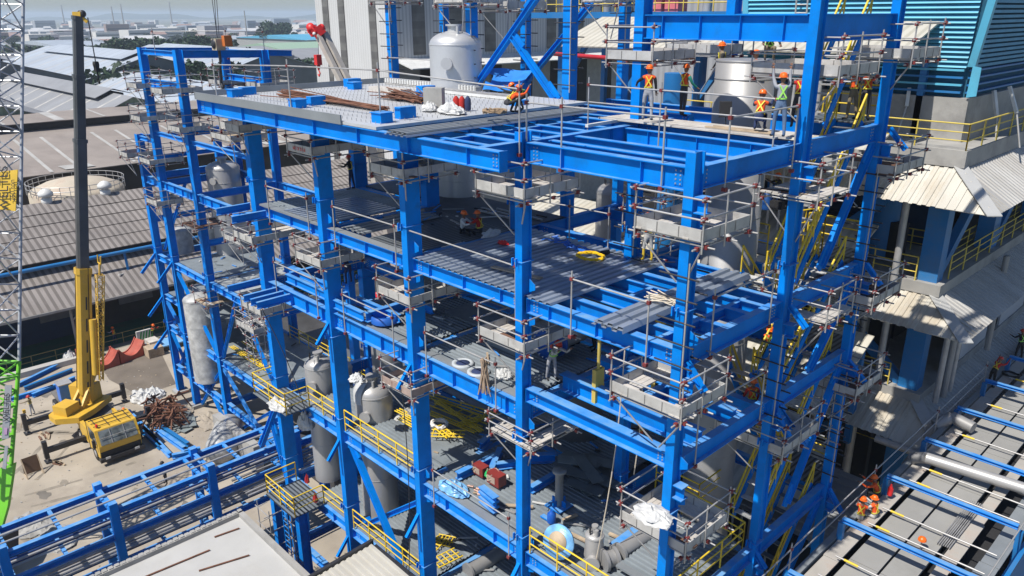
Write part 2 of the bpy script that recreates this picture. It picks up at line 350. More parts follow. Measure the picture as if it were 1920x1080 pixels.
# cantilever brackets reaching out of the front line
for u, z in ((-23.4, -.15), (-25.0, -.05), (-23.2, -3.95), (-22.5, -3.95), (-21.9, -3.95), (-24.9, -3.9)): B((u, -1.5, z), (u, .19, z), .34, .16)
# ground floor ties between the front columns
for i in range(4): B((US[i]+.01, .3, -19.2), (US[i+1]-.55, .3, -19.2), .45, .3)
for x in US[:4]: B((x-.2, .8, -19.2), (x-.2, 5.5, -19.2), .45, .3)
big = BE[:96]; rest = BE[96:]
for (p, q, h, b, st) in big:
    m = MB(); m.ibeam(p, q, h, b, BLUE, stiff=st); P_, Q_ = Vector(p), Vector(q); d_, s_, t_ = _basis(Q_-P_)
    for e_, g_ in ((P_, 1), (Q_, -1)):          # bolted web plates and end plates
        m.obox(e_+d_*g_*.012-t_*h/2, d_*.01, s_*(b/2+.02), t_*(h/2+.02), BLUE); c_ = e_+d_*g_*.30-t_*h/2; m.obox(c_, d_*.13, s_*.026, t_*h*.34, BLUE)
        for bx_ in (-.07, .07):
            for k_ in range(4):
                for sg_ in (-1, 1): m.obox(c_+d_*bx_+t_*h*(-.27+.18*k_)+s_*sg_*.034, d_*.018, s_*.009, t_*.018, GALV)
    pw(m, 'beam', frame)
m = MB()
for (p, q, h, b, st) in rest: m.ibeam(p, q, h, b, BLUE, stiff=st)
o = pw(m, 'beam', frame, 'smaller secondary beams and brackets'); o['kind'] = 'stuff'
# diagonal braces
def brace(p, q, wdt=.28, name='brace'):
    m = MB(); d = (Vector(q)-Vector(p)).normalized()
    m.ibeam(p, q, .24, wdt, BLUE, tf=.03, tw=.03)
    for e, s in ((Vector(p), 1), (Vector(q), -1)):
        m.bar(e-d*.15*s, e+d*.75*s, wdt*.3, .36, BLUE)
    return pw(m, name, frame)
for a, b_ in (((883, 168), (1003, -8)), ((964, 66), (1044, 182))): brace(atv(*a, 9.02), atv(*b_, 9.02))
brace(atv(985, 150, 12.6), atv(1108, 2, 12.6))
brace((-17.6, .35, -10.3), (-12.5, .35, -17.2)); brace((-17.8, .75, -15.0), (-12.6, .75, -10.9))
brace((-24.6, .3, -10.4), (-27.6, .3, -14.6)); brace((-25.8, .4, -12.4), (-24.3, .4, -16.8))
for (a, b_, v) in (((1672, 238), (1702, 278), 11.4), ((1627, 492), (1655, 533), 11.4), ((1593, 673), (1625, 715), 11.4), ((1557, 915), (1582, 962), 11.4), ((1485, 570), (1515, 613), 5.8), ((1458, 773), (1483, 818), 5.8), ((1412, 1022), (1438, 1066), 5.8), ((1291, 677), (1325, 733), .3)):
    m = MB(); m.ibeam(atv(*a, v), atv(*b_, v), .16, .16, BLUE); pw(m, 'knee_brace', frame)
for (u, z) in ((-18.2, -10.2), (-18.2, -4.3), (-12.2, -4.3), (-24.2, -15.6), (-6.15, -10.2), (-6.15, -15.6), (-18.2, -15.6), (-12.2, -11.2)):
    m = MB(); m.ibeam((u, -.02, z), (u, -.72, z-.85), .14, .14, BLUE); pw(m, 'knee_brace', frame)
brace((-.2, 6.4, -3.9), (-.2, 9.0, -6.5), .2); brace((-.2, 11.0, 4.3), (-.2, 8.2, .6), .22); brace((-.2, 11.0, -.6), (-.2, 8.4, -3.2), .22); brace((-.2, 11.0, -4), (-.2, 8.0, -8.6), .22); brace((-.2, 10.9, -9.9), (-.2, 7, -14.6), .22)
# pedestals at grade
for (x, y, ww, d, *_k) in COLS:
    m = MB(); m.box((x-ww-.25, y-.25, GZ-.1), (x+.25, y+d+.25, GZ+.35), CONC); pw(m, 'pedestal', frame)

# ---------------------------------------------------------------- floors of the main frame
GR = stripes('ribbed_floor', (0.19, 0.215, 0.235), (0.035, 0.042, 0.05), 1, 0.21, 0.55, 0.5, 0.25, 0.2, dirt=(0.12, 0.13, 0.14), dirt_amt=0.6, scale=0.7)
GRX = stripes('ribbed_floor_across', (0.17, 0.19, 0.205), (0.04, 0.045, 0.05), 0, 0.2, 0.55, 0.5, 0.25, 0.2, dirt=(0.1, 0.11, 0.12), dirt_amt=0.6, scale=0.7)
def floor(name, x0, x1, y0, y1, z, mt, label, th=.06, curb=None):
    m = MB(); m.box((x0, y0, z-th), (x1, y1, z), mt)
    if curb: m.box((x0, y0, z+.002), (x1, y0+.28, z+.02), curb)
    return pw(m, name, frame, label)
def rfloor(x0, x1, y0, y1, z, label, pitch=.21, h=.045):
    m = MB(); m.corr((x0, y0+.02, z), (x1-x0, 0, 0), (0, y1-y0-.02, 0), pitch, h, DECKG, duty=.55)
    m.box((x0, y0, z-.05), (x1, y1, z-.04), DECKD)
    m.box((x0, y0-.16, z-.03), (x1, y0+.12, z+.05), FLASH)
    return pw(m, 'floor_deck', frame, label)
# roof deck with upstand
m = MB(); m.box((-24.9, -1.72, 5.0), (-11.0, 8.75, 5.1), ROOFD); pw(m, 'roof_deck', frame, 'pale grey roof deck')
m = MB()
m.box((-24.95, -1.80, 5.0), (-13.0, -1.74, 5.32), FLASH); m.box((-24.98, -1.80, 5.0), (-24.92, 8.8, 5.36), FLASH); m.box((-24.9, 8.76, 5.0), (-18.9, 8.82, 5.34), FLASH)
pw(m, 'edge_flashing', frame)
m = MB()
for i in range(17):
    for j in range(46):
        x = -24.4+j*.29; y = -1.3+i*.6
        m.box((x, y, 5.1), (x+.014, y+.014, 5.19), STEEL2)
o = pw(m, 'shear_stud', frame); o['kind'] = 'stuff'
for (x, y) in ((-23.7, -.55), (-17.8, -.75), (-11.8, -.95), (-22.9, 5.2), (-16.6, 4.6)):
    m = MB(); m.box((x-.28, y-.2, 5.1), (x+.28, y+.28, 5.42), BLUE); m.box((x-.33, y-.24, 5.42), (x+.32, y+.32, 5.45), BLUE); pw(m, 'column_head', frame)
# L3 trough sheets, ribs running away from the front
m = MB(); m.corr((-11.95, .18, .02), (0, 6.0, 0), (7.0, 0, 0), .32, .07, TROUGH); pw(m, 'trough_floor', frame, 'shiny grey trough sheets')
rf = rfloor(-23.9, -18.6, .3, 5.4, .03, 'ribbed floor behind the second front column')
m = MB(); m.corr((-22.0, .3, .05), (0, 3.9, 0), (3.5, 0, 0), .36, .07, TROUGH); pw(m, 'trough_floor', frame)
m = MB(); m.box((-17.9, 3.0, -.04), (-12.2, 5.5, .02), GRX); m.box((-15.4, .5, -.04), (-12.5, 3.0, .02), GRX); m.box((-17.9, .2, .0), (-12.5, .55, .03), FLASH); pw(m, 'grating_floor', frame)
m = MB(); m.corr((-17.5, .6, .06), (0, 4.2, 0), (1.6, 0, 0), .4, .06, FLASH); pw(m, 'trough_floor', frame)
floor('floor_plate', -24, -12.15, 6.2, 8.7, .03, DECKD, 'dark mesh covered floor plate')
floor('floor_plate', -17.8, -12.1, 5.5, 6.2, .02, DECKD, None)
# L2
rfloor(-17.9, -12.5, .5, 5.4, -3.85, 'ribbed second floor beside the vessels'); rfloor(-12, -6.4, .5, 5.4, -3.85, 'ribbed second floor'); rfloor(-17.9, -6.4, 6.2, 11.0, -3.83, 'ribbed second floor at the back')
floor('floor_plate', -14.5, -12.3, 3.6, 5.4, -3.76, DECKG, None); floor('floor_plate', -11.4, -9.3, 3.0, 5.2, -3.76, DECKG, None)
# L1
rfloor(-21.6, -12.4, .5, 5.5, -9.72, 'ribbed first floor around the vessels'); rfloor(-12, -.6, .5, 5.6, -9.72, 'wide ribbed first floor littered with parts'); rfloor(-21.6, -6.6, 6.2, 11.1, -9.7, 'ribbed first floor at the back')
floor('floor_plate', -14.2, -11.7, 1.6, 3.2, -9.64, DECKG, None)
floor('floor_plate', -24.6, -21.2, -1.05, .45, -9.72, GR, None)
# L0
rfloor(-21.6, -12.4, .5, 5.5, -15.12, 'ribbed lowest floor'); rfloor(-12, -.4, .5, 5.6, -15.12, 'ribbed lowest floor on the right'); floor('floor_plate', -23.6, -20.7, -1.5, .45, -15.12, GR, None); rfloor(-21.6, -.6, 6.2, 11.1, -15.1, 'ribbed lowest floor at the back')
# right bay
rfloor(-2.9, -.6, 1.6, 5.5, -9.3, 'bluish ribbed landing by the corner'); 
for z in (0.05, -3.5, -9.25): floor('landing', -2.6, -.4, 10.9, 12.8, z, GRX, None)
floor('landing', -2.6, -.4, 10.9, 12.6, 5.0, GRX, None)
floor('landing', -5.6, -2.9, 9.7, 11.0, .05, mat('grey_floor', (.3, .29, .28), .8, dirt=(.15, .14, .13), dirt_amt=.6), None)
# ================================================================ GROUND AND BACKGROUND
gm = mat('far_land', (0.16, 0.17, 0.13), 0.95, 0, 0.35, 0.01, dirt=(0.24, 0.22, 0.19), dirt_amt=0.8, dirt_scale=0.02)
m = MB(); m.quad([(-9000, -6000, GZ-.01), (3000, -6000, GZ-.01), (3000, 9000, GZ-.01), (-9000, 9000, GZ-.01)], gm); solo(m, 'ground', None, None, kind='structure')
m = MB(); m.quad([(-66, -40, GZ), (14, -40, GZ), (14, 34, GZ), (-66, 34, GZ)], SAND); solo(m, 'yard', None, None, kind='structure')
ASPH = mat('damp_earth', (0.15, 0.125, 0.10), 0.95, 0, 0.2, 0.5, bump=.3)
m = MB(); m.quad([(-66, 14.5, GZ+.006), (14, 14.5, GZ+.006), (14, 60, GZ+.006), (-66, 60, GZ+.006)], mat('painted_ground_shade', (.045, .045, .047), .9, 0, .3, .5)); solo(m, 'added_shade_ground', None, None, kind='structure')  # added dark sheet: shade painted on the ground behind the frame
m = MB(); q = [(232, 660), (292, 640), (330, 720), (262, 742), (205, 712), (190, 690)]
m.quad([atz(x, y, GZ+.01) for x, y in q[::-1]], ASPH); solo(m, 'damp_ground', None, None, kind='structure')
GREEN = mat('green_floor', (0.015, 0.13, 0.085), 0.7, 0, 0.2, 0.5, dirt=(0.06, 0.09, 0.07), dirt_amt=.6)
m = MB(); m.quad([(-75, -45, GZ+.008), (-67.2, -45, GZ+.008), (-67.2, 36, GZ+.008), (-75, 36, GZ+.008)], GREEN); solo(m, 'green_walkway', None, None, kind='structure')

RB = stripes('brown_corrugated_roof', (0.25, 0.225, 0.21), (0.13, 0.115, 0.105), 1, 0.62, 0.55, .8, 0, .15, dirt=(0.18, .155, .14), dirt_amt=.6, dirt_scale=.25, scale=.3)
RL = mat('translucent_strip', (0.40, 0.39, 0.37), .7, 0, .15, .5)
WG = stripes('green_cladding', (0.17, 0.23, 0.17), (0.14, 0.19, 0.14), 1, .8, .5, .7, 0, .15, dirt=(.12, .15, .11), dirt_amt=.5, scale=.2)
RG = mat('grey_sheet_roof', (0.25, 0.255, 0.265), .6, 0, .1, .15, dirt=(.17, .17, .175), dirt_amt=.5, dirt_scale=.08)
RLB = mat('x_unused', (.3, .3, .3))
RLB = stripes('pale_blue_white_roof', (0.36, 0.40, 0.45), (0.25, 0.28, 0.31), 0, 6.1, .93, .55, 0, .08, dirt=(.27, .29, .32), dirt_amt=.6, scale=.08, dirt_scale=.05, soft=.03)
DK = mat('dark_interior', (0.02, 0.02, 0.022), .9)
DBR = mat('dark_brown_wall', (0.05, 0.042, 0.038), .9, 0, .3, .5)
WW = stripes('white_cladding', (0.56, 0.56, 0.55), (0.50, 0.50, 0.49), 0, .55, .6, .6, 0, .06, dirt=(.5, .5, .48), dirt_amt=.3, scale=.1)
WW1 = stripes('white_cladding_side', (0.56, 0.56, 0.55), (0.42, 0.42, 0.42), 1, .55, .6, .6, 0, .06, dirt=(.45, .45, .44), dirt_amt=.3, scale=.1)
# open shed with lean-to roof
t = thing('shed', 'long low open shed with brown corrugated roofs and a blue pipe along the eave', 'shed', (-70, 0, GZ))
m = MB(); V0, V1 = -45, 44
m.quad([(-66.7, V0, -17), (-66.7, V1, -17), (-73.2, V1, -14.6), (-73.2, V0, -14.6)], RB, .08); pw(m, 'lower_roof', t)
m = MB(); m.quad([(-72.0, V0, -13.7), (-72.0, V1, -13.7), (-82.5, V1, -10.2), (-82.5, V0, -10.2)], RB, .08); m.quad([(-82.5, V0, -10.2), (-82.5, V1, -10.2), (-88, V1, -12.4), (-88, V0, -12.4)], RB, .08)
for k in range(1, 5): x = -72-k*2.05; m.box((x-.03, V0, -13.68+k*.683), (x+.03, V1, -13.66+k*.69), DBR)
pw(m, 'upper_roof', t)
m = MB(); m.box((-66.75, V0, -17.25), (-66.6, V1, -17.02), CONC); pw(m, 'eave_gutter', t)
m = MB(); m.box((-73.1, V0, GZ), (-72.9, V1, -14.75), DBR); m.box((-72.6, V0, -14.3), (-72.4, V1, -13.9), DK)
for k in range(12): m.box((-72.88, V0+k*7.4, -20), (-72.7, V0+k*7.4+3.4, -17.6), mat('dim_panel', (.17, .17, .175), .8))
m.box((-72.88, -12, -21.9), (-72.72, 4, -17.2), mat('dark_blue_wall', (.01, .03, .08), .7)); pw(m, 'wall', t)
m = MB(); m.tube((-70.6, V0, -13.9), (-70.6, V1, -13.9), .2, BLUE2, 8)
for k in range(8):
    y = V0+k*12+4.5; m.bar((-70.6, y, -13.9), (-70.2, y, -16.0), .2, .2, BLUE2); m.bar((-70.2, y, -16), (-69.4, y-1.2, -15.8), .1, .1, WHITE)
pw(m, 'pipe', t)
for k in range(9):
    y = V0+k*11+2; m = MB(); m.tube((-67.4, y, GZ), (-67.4, y, -17.2), .13, CONC, 6); m.tube((-67.4, y, -18.6), (-66.8, y+1.2, -17.3), .08, CONC, 5); pw(m, 'post', t)
m = MB()
for (x, y) in ((-82.4, -.4), (-81.6, 15.6)): pass
m = MB()
for k, (px, py) in enumerate(((88, 378), (198, 362))):
    m = MB(); p = atz(px, py, -10.2); m.lathe((p.x, p.y, -10.6), [(.3, 0), (.55, .1), (.55, .7), (.3, .9), (.75, 1.0), (.75, 1.35), (.35, 1.7), (.05, 1.8)], WHITE, 12)
    pw(m, 'roof_ventilator', t)
# railing along the shed floor
m = MB()
for z in (.55, 1.1): m.tube((-67.1, V0, GZ+z), (-67.1, V1, GZ+z), .04, mat('dull_yellow', (.30, .24, .08), .7), 5)
for k in range(45): m.tube((-67.1, V0+k*2, GZ), (-67.1, V0+k*2, GZ+1.1), .04, MATS['dull_yellow'], 5)
solo(m, 'handrail', 'dull yellow railing along the front of the dark open shed', 'railing')

# round tank between the sheds
t = thing('round_tank', 'round beige domed tank ringed by a railing between two brown roofs', 'tank', (-95, 10.6, GZ))
BEI = mat('beige_tank', (.48, .42, .33), .7, 0, .15, .6, dirt=(.30, .18, .13), dirt_amt=.5, dirt_scale=.3)
cx, cy = -95.0, 10.6
m = MB(); m.lathe((cx, cy, GZ), [(5.3, 0), (5.3, 10.2), (5.0, 10.6), (3.4, 11.3), (1.6, 11.7), (.1, 11.8)], BEI, 36); pw(m, 'shell', t)
m = MB()
for zz in (11.0, 11.55):
    pts = [(cx+5.4*math.cos(a*pi/16), cy+5.4*math.sin(a*pi/16), GZ+zz) for a in range(33)]; m.path(pts, .045, GALV, 5)
for a in range(0, 32): m.tube((cx+5.4*math.cos(a*pi/16), cy+5.4*math.sin(a*pi/16), GZ+10.2), (cx+5.4*math.cos(a*pi/16), cy+5.4*math.sin(a*pi/16), GZ+11.55), .04, GALV, 5)
pw(m, 'railing', t)
t['label'] = 'round beige domed tank ringed by a railing between two brown roofs'

def gable(name, label, u0, u1, v0, vp, v1, ze0, zp, ze1, roof, wall, group=None, monitor=None, strips=0, ov=.5):
    """shed with its gable end at u0 (towards the site), running away to u1"""
    t = thing(name, label, 'warehouse', (u0, vp, GZ), group)
    m = MB(); m.add([(u0, v0, GZ), (u0, v1, GZ), (u0, v1, ze1), (u0, vp, zp), (u0, v0, ze0), (u1, v0, GZ), (u1, v1, GZ), (u1, v1, ze1), (u1, vp, zp), (u1, v0, ze0)],
        [(0,1,2,3,4), (9,8,7,6,5), (0,4,9,5), (1,6,7,2)], wall); pw(m, 'wall', t)
    s0 = (zp-ze0)/(vp-v0); s1 = (zp-ze1)/(v1-vp); m = MB(); U0 = u0+ov
    m.quad([(U0, v0-ov, ze0-ov*s0+.12), (U0, vp, zp+.12), (u1, vp, zp+.12), (u1, v0-ov, ze0-ov*s0+.12)], roof, .1)
    m.quad([(U0, vp, zp+.12), (U0, v1+ov, ze1-ov*s1+.12), (u1, v1+ov, ze1-ov*s1+.12), (u1, vp, zp+.12)], roof, .1)
    for k in range(strips):
        x = u0+(u1-u0)*(k+.5)/strips; 
        m.quad([(x, v0, ze0+.14), (x, vp-.3, zp+.14-.3*s0), (x-.9, vp-.3, zp+.14-.3*s0), (x-.9, v0, ze0+.14)], RL)
        m.quad([(x, vp+.3, zp+.14-.3*s1), (x, v1, ze1+.14), (x-.9, v1, ze1+.14), (x-.9, vp+.3, zp+.14-.3*s1)], RL)
    pw(m, 'roof', t)
    if monitor:
        a, b, hw, rr = monitor; m = MB(); zz = zp+.9; e = hw
        m.quad([(a, vp-e, zz-e*s0), (a, vp, zz), (b, vp, zz), (b, vp-e, zz-e*s0)], rr, .1); m.quad([(a, vp, zz), (a, vp+e, zz-e*s1), (b, vp+e, zz-e*s1), (b, vp, zz)], rr, .1)
        m.box((a-.4, vp-e*.55, zp-e*s0), (b+.4, vp+e*.55, zz-e*.55*max(s0, s1)-.1), DK); pw(m, 'roof_monitor', t)
    return t
HW = mat('dull_grey_wall', (.16, .17, .17), .8, 0, .2, .2)
# big low roof with light strips, then the green-gabled sheds
t = thing('warehouse', 'wide warehouse with worn brown roof crossed by pale strips beyond the round tank', 'warehouse', (-108, 20, GZ))
m = MB(); m.box((-127, -30, GZ), (-102.2, 90, -10.6), DBR); pw(m, 'wall', t)
RB2 = mat('worn_brown_roof', (0.27, 0.235, 0.21), .8, 0, .12, .3, dirt=(.18, .15, .135), dirt_amt=.6, dirt_scale=.12)
m = MB(); m.quad([(-100.6, -30, -10.4), (-100.6, 90, -10.4), (-123, 90, -7.4), (-123, -30, -7.4)], RB2, .1)
m.quad([(-121.5, -30, -6.3), (-121.5, 90, -6.3), (-131, 90, -5.9), (-131, -30, -5.9)], RB2, .1)
for k in range(34):
    y = -28+k*3.4
    if k % 3 != 1: m.quad([(-101, y, -10.27), (-101, y+.45, -10.27), (-118, y+.45, -7.99), (-118, y, -7.99)], RL)
    if k % 2: m.quad([(-121.6, y, -6.24), (-121.6, y+(1.4 if k % 4 == 1 else .4), -6.24), (-130.6, y+(1.4 if k % 4 == 1 else .4), -5.86), (-130.6, y, -5.86)], RL)
for k in range(5):
    y = 2+k*9.3; m.quad([(-101.2, y, -10.2), (-101.2, y+3.6, -10.2), (-103, y+3.0, -9.96), (-103, y-.4, -9.96)], RL)
pw(m, 'roof', t); m = MB(); m.box((-123.5, -30, -7.3), (-122, 90, -6.45), DK); pw(m, 'clerestory', t)
gable('gabled_shed', 'green clad gabled shed with grey roof left of the crane boom', -131, -205, -1.5, 9.5, 22.4, -8.2, -3.9, -8.2, RG, WG, 'green gabled sheds', (-134, -200, 3.4, RG), 9)
gable('gabled_shed', 'green clad gabled shed with grey roof right of the crane boom', -131, -205, 22.6, 30.8, 44.2, -8.2, -4.6, -8.8, RG, WG, 'green gabled sheds', (-140, -204, 3.2, RG), 9)
gable('gabled_shed', 'green gabled shed behind the steel columns with pale roof', -131, -205, 44.4, 54, 66, -8.8, -4.8, -9, RLB, WG, 'green gabled sheds', None, 9)
gable('gabled_shed', 'far left pale blue roofed shed behind the lattice mast', -208, -300, 8, 27, 46, -6.8, -1.2, -6.6, RLB, HW, 'pale roofed sheds', (-214, -290, 6, RLB), 8)
gable('gabled_shed', 'pale blue roofed shed with a raised ridge left of the yellow boom head', -207, -300, 46.2, 62, 80, -6.6, -1.4, -6.8, RLB, HW, 'pale roofed sheds', (-212, -285, 5.5, RLB), 8)
gable('gabled_shed', 'pale blue roofed shed with a raised ridge behind the blue tower frame', -206, -300, 80.2, 96, 112, -6.8, -2.0, -7.2, RLB, HW, 'pale roofed sheds', (-210, -285, 5.5, RLB), 8)
for i, (u, v, wdt, dp, zt, rm, lab) in enumerate([(-330, 60, 60, 50, -6, RG, 'flat grey roofed factory far behind the boom'), (-330, 125, 60, 60, -6.5, RG, 'flat grey roofed factory far behind the tower frame'), (-325, 190, 60, 70, -8, RG, 'low grey roofed factory right of the tower frame'), (-250, 140, 50, 40, -9, RG, 'low dark roofed hall beside the tower frame'),
    (-640, 160, 130, 40, -10, RLB, 'long low white roofed hall with blue wall in the distance'), (-600, 330, 120, 60, -9, mat('far_blue_roof', (.08, .33, .50), .6), 'long blue roofed hall in the distance'), (-420, 300, 90, 60, -9, mat('far_brown_roof', (.19, .15, .15), .8), 'wide maroon brown roofed hall in the distance'), (-430, 230, 60, 50, -9, mat('far_green_roof', (.25, .36, .27), .8), 'pale green roofed hall in the distance'),
    (-760, 110, 40, 60, 4, mat('far_grey', (.28, .29, .31), .8), 'tall grey flat topped factory on the horizon at the left')]):
    t = thing('factory_hall', lab, 'factory', (u, v, GZ)); h = dp/2
    m = MB(); m.box((u-wdt/2, v-h, GZ), (u+wdt/2, v+h, zt-1.2), mat('hall_wall', (.30, .30, .29), .8)); pw(m, 'wall', t)
    m = MB(); m.add([(u+wdt/2+1, v-h-1, zt-1.4), (u+wdt/2+1, v+h+1, zt-1.4), (u, v+h+1, zt+1.6), (u, v-h-1, zt+1.6), (u-wdt/2-1, v-h-1, zt-1.4), (u-wdt/2-1, v+h+1, zt-1.4)], [(0,1,2,3), (3,2,5,4), (0,3,4), (1,5,2), (0,4,5,1)], rm); pw(m, 'roof', t)
# ---- distant city blocks
cols_ = [(.55, .54, .52), (.40, .40, .41), (.30, .31, .33), (.62, .60, .57), (.30, .23, .21), (.24, .28, .33)]
kinds = ['white', 'pale grey', 'slate grey', 'cream', 'brick red', 'bluish']
for i in range(215):
    px = R.uniform(-60, 640) if i < 200 else R.uniform(560, 640); t_ = 10**R.uniform(2.82, 3.45); d = ray(px, 9); k = R.randrange(6)
    u, v = CAM[0]+d.x*t_, CAM[1]+d.y*t_; ww = R.uniform(8, 34); dd = R.uniform(10, 40); h = R.choice([5, 6, 7, 8, 9, 10, 12, 15]) if R.random() < .95 else 20
    mt_ = mat('city_'+kinds[k].replace(' ', '_'), cols_[k], .8)
    m = MB(); m.box((u-ww/2, v-dd/2, GZ), (u+ww/2, v+dd/2, GZ+h), mt_)
    if h < 12: m.add([(u+ww/2, v-dd/2, GZ+h), (u+ww/2, v+dd/2, GZ+h), (u-ww/2, v+dd/2, GZ+h), (u-ww/2, v-dd/2, GZ+h), (u, v-dd/2, GZ+h+3), (u, v+dd/2, GZ+h+3)], [(0,1,5,4), (2,3,4,5), (0,4,3), (1,2,5)], mat('city_roof_%d' % (i % 3), [(.5, .5, .5), (.3, .2, .17), (.33, .36, .4)][i % 3], .8))
    else:
        for s in range(int(h/3)-1): m.box((u+ww/2, v-dd/2+1, GZ+2+s*3), (u+ww/2+.1, v+dd/2-1, GZ+3.2+s*3), GLASS)
    solo(m, 'distant_building', 'hazy %s %s in the far city' % (kinds[k], 'block with rows of windows' if h >= 12 else 'low house with pitched roof'), 'building', 'hazy %s %s in the far city' % (kinds[k], 'blocks' if h >= 12 else 'low houses'))
for (px, top, t_, lab) in ((213, 12, 1500, 'left of a close pair of thin chimneys on the horizon'), (231, 8, 1500, 'taller right one of a close pair of thin chimneys on the horizon'), (120, 10, 2000, 'thin lone mast on the horizon behind the yellow boom'), (322, 4, 1800, 'thin pale mast on the horizon left of the hoist ropes'), (460, 20, 700, 'slim dark mast rising over the white roofs')):
    p = atd(px, 40, t_); q = atd(px, top, t_); m = MB(); m.tube((p.x, p.y, GZ), (p.x, p.y, q.z), t_*.0011, CONC, 8, r2=t_*.0007); solo(m, 'chimney', lab, 'chimney')
HILL = mat('hill_green', (.07, .09, .06), .95)
m = MB(); pts = []
for i in range(60):
    d = ray(-200+i*22, 9); tt = 5200; h = 14+26*max(0, math.sin(i*.33+1))+8*math.sin(i*1.1); pts.append((CAM[0]+d.x*tt, CAM[1]+d.y*tt, GZ+max(4, h)))
for a, b in zip(pts, pts[1:]): m.add([(a[0], a[1], GZ-5), (b[0], b[1], GZ-5), b, a, (a[0]*1.3, a[1]*1.3, GZ), (b[0]*1.3, b[1]*1.3, GZ)], [(0,1,2,3), (3,2,5,4)], HILL, True)
solo(m, 'hills', None, None, kind='structure')
# ---- trees
BARK = mat('bark', (.10, .075, .05), .9)
def leafmat(nm, c): 
    mt = mat(nm, c, .75, 0, .35, .25, spec=.2); return mt
LEAF = [leafmat('leaf_dark', (.030, .055, .028)), leafmat('leaf_mid', (.050, .085, .038)), leafmat('leaf_dull', (.045, .062, .040))]
def tree_proto(seed, lm, n=1500, H=9.0, W=5.0):
    r = random.Random(seed); t = thing('broadleaf_tree', 'x', 'tree'); m = MB()
    m.tube((0, 0, 0), (.2, .1, H*.5), .35, BARK, 7, r2=.2)
    lobes = []
    for k in range(9):
        a = r.uniform(0, 2*pi); rr = W*.62*r.random()**.5; z = H*r.uniform(.42, .85); c = (rr*math.cos(a), rr*math.sin(a), z); lobes.append((c, r.uniform(.28, .5)*W))
        m.tube((.1, .05, H*.35), c, .13, BARK, 5, r2=.05)
    part(m, 'trunk', t); m = MB()
    for k in range(n):
        c, R0 = lobes[r.randrange(9)]; z = r.uniform(-1, 1); a = r.uniform(0, 2*pi); s = math.sqrt(1-z*z); rad = R0*r.uniform(.72, 1.08)
        p = Vector((c[0]+rad*s*math.cos(a), c[1]+rad*s*math.sin(a), c[2]+rad*z*.75)); d1 = Vector((r.gauss(0, 1), r.gauss(0, 1), r.gauss(0, .6))).normalized(); d2 = d1.cross(Vector((r.gauss(0, 1), r.gauss(0, 1), r.gauss(0, 1)))).normalized(); sz = r.uniform(.25, .55)
        m.add([p+d1*sz, p+d2*sz*.7, p-d1*sz, p-d2*sz*.7], [(0,1,2,3)], lm)
    part(m, 'crown', t); return t
protos = [tree_proto(k, LEAF[k % 3]) for k in range(4)]
TR = [(px, t_, s) for px, t_, s in ((205, 196, 2.0), (222, 198, 2.2), (240, 194, 2.2), (262, 200, 2.1), (280, 196, 1.9), (302, 200, 1.8), (352, 205, 1.9), (372, 200, 2.1), (392, 206, 2.0), (412, 205, 1.9),
      (5, 340, 2.2), (25, 350, 2.3), (44, 345, 2.0), (112, 360, 1.9), (130, 355, 2.0), (150, 350, 2.1), (170, 352, 2.2), (188, 350, 2.1), (206, 352, 2.1), (226, 350, 2.5), (245, 345, 2.7), (262, 350, 2.6), (280, 348, 2.5), (298, 350, 2.4), (318, 350, 2.3), (338, 340, 2.4), (356, 345, 2.6), (374, 340, 2.7), (390, 350, 2.4), (405, 350, 2.0),
      (440, 330, 1.7), (455, 300, 1.9), (470, 310, 1.8), (484, 320, 1.6), (545, 260, 1.7), (562, 250, 2.0), (580, 255, 1.9), (590, 245, 2.0), (500, 650, 2.6), (512, 640, 2.9), (525, 660, 2.6), (490, 660, 2.0), (150, 560, 1.8), (175, 600, 1.6), (190, 560, 1.5), (90, 620, 1.9), (75, 640, 1.6), (420, 560, 1.5), (400, 620, 1.6), (560, 600, 1.3), (330, 700, 1.6), (360, 760, 1.8), (20, 700, 1.6), (50, 720, 1.7), (440, 720, 1.8), (470, 800, 1.7), (545, 760, 1.7), (575, 790, 1.5), (280, 820, 1.6), (110, 860, 1.7), (240, 900, 1.7))]
for i, (px, t_, s) in enumerate(TR):
    o = protos[i] if i < 4 else copy_tree(protos[i % 4]); d = ray(px, 60); k = t_; o.location = (CAM[0]+d.x*k, CAM[1]+d.y*k, GZ); o.scale = (s*.95, s*.95, s*R.uniform(.85, 1.05)); o.rotation_euler.z = R.uniform(0, 6)
    tone = ['dark green', 'mid green', 'dull olive', 'dark green'][i % 4]; where = 'close behind the grey shed roofs' if t_ < 200 else ('before the long blue and maroon roofs' if t_ < 400 else 'in the hazy distance'); tag(o, '%s rounded tree %s' % (tone, where), 'tree', '%s trees %s' % (tone, where))
# ---- tall white cladding building
cx, cy = -74.9, 45.1
t = thing('cladding_building', 'tall white ribbed cladding hall with dark vertical strips behind the frame', 'building', (cx, cy, GZ))
m = MB(); m.box((cx-18.6, cy, 1.2 if 0 else GZ), (cx, cy+.3, 30), WW); pw(m, 'front_wall', t)
m = MB(); m.box((cx-18.6, cy+.3, GZ), (cx-18.3, cy+90, 30), WW1); m.box((cx-.3, cy+.3, 3.0), (cx, cy+92, 30), WW1); m.box((cx-.3, cy+.3, GZ), (cx-.1, cy+92, 2.4), mat('grey_cladding', (.30, .30, .30), .7)); m.box((cx-18, cy+91, GZ), (cx, cy+92, 30), WW); pw(m, 'side_wall', t)
STR = stripes('smoked_strip', (0.15, 0.145, 0.135), (0.11, 0.105, 0.10), 2, 1.9, .5, .4, 0, .3, scale=.6)
for x in (-16.6, -12.6, -5.2, -.0):
    m = MB(); z0 = GZ
    if x > -1: continue
    m.box((cx+x, cy-.12, GZ), (cx+x+1.5, cy-.002, 30), STR); pw(m, 'window_strip', t)
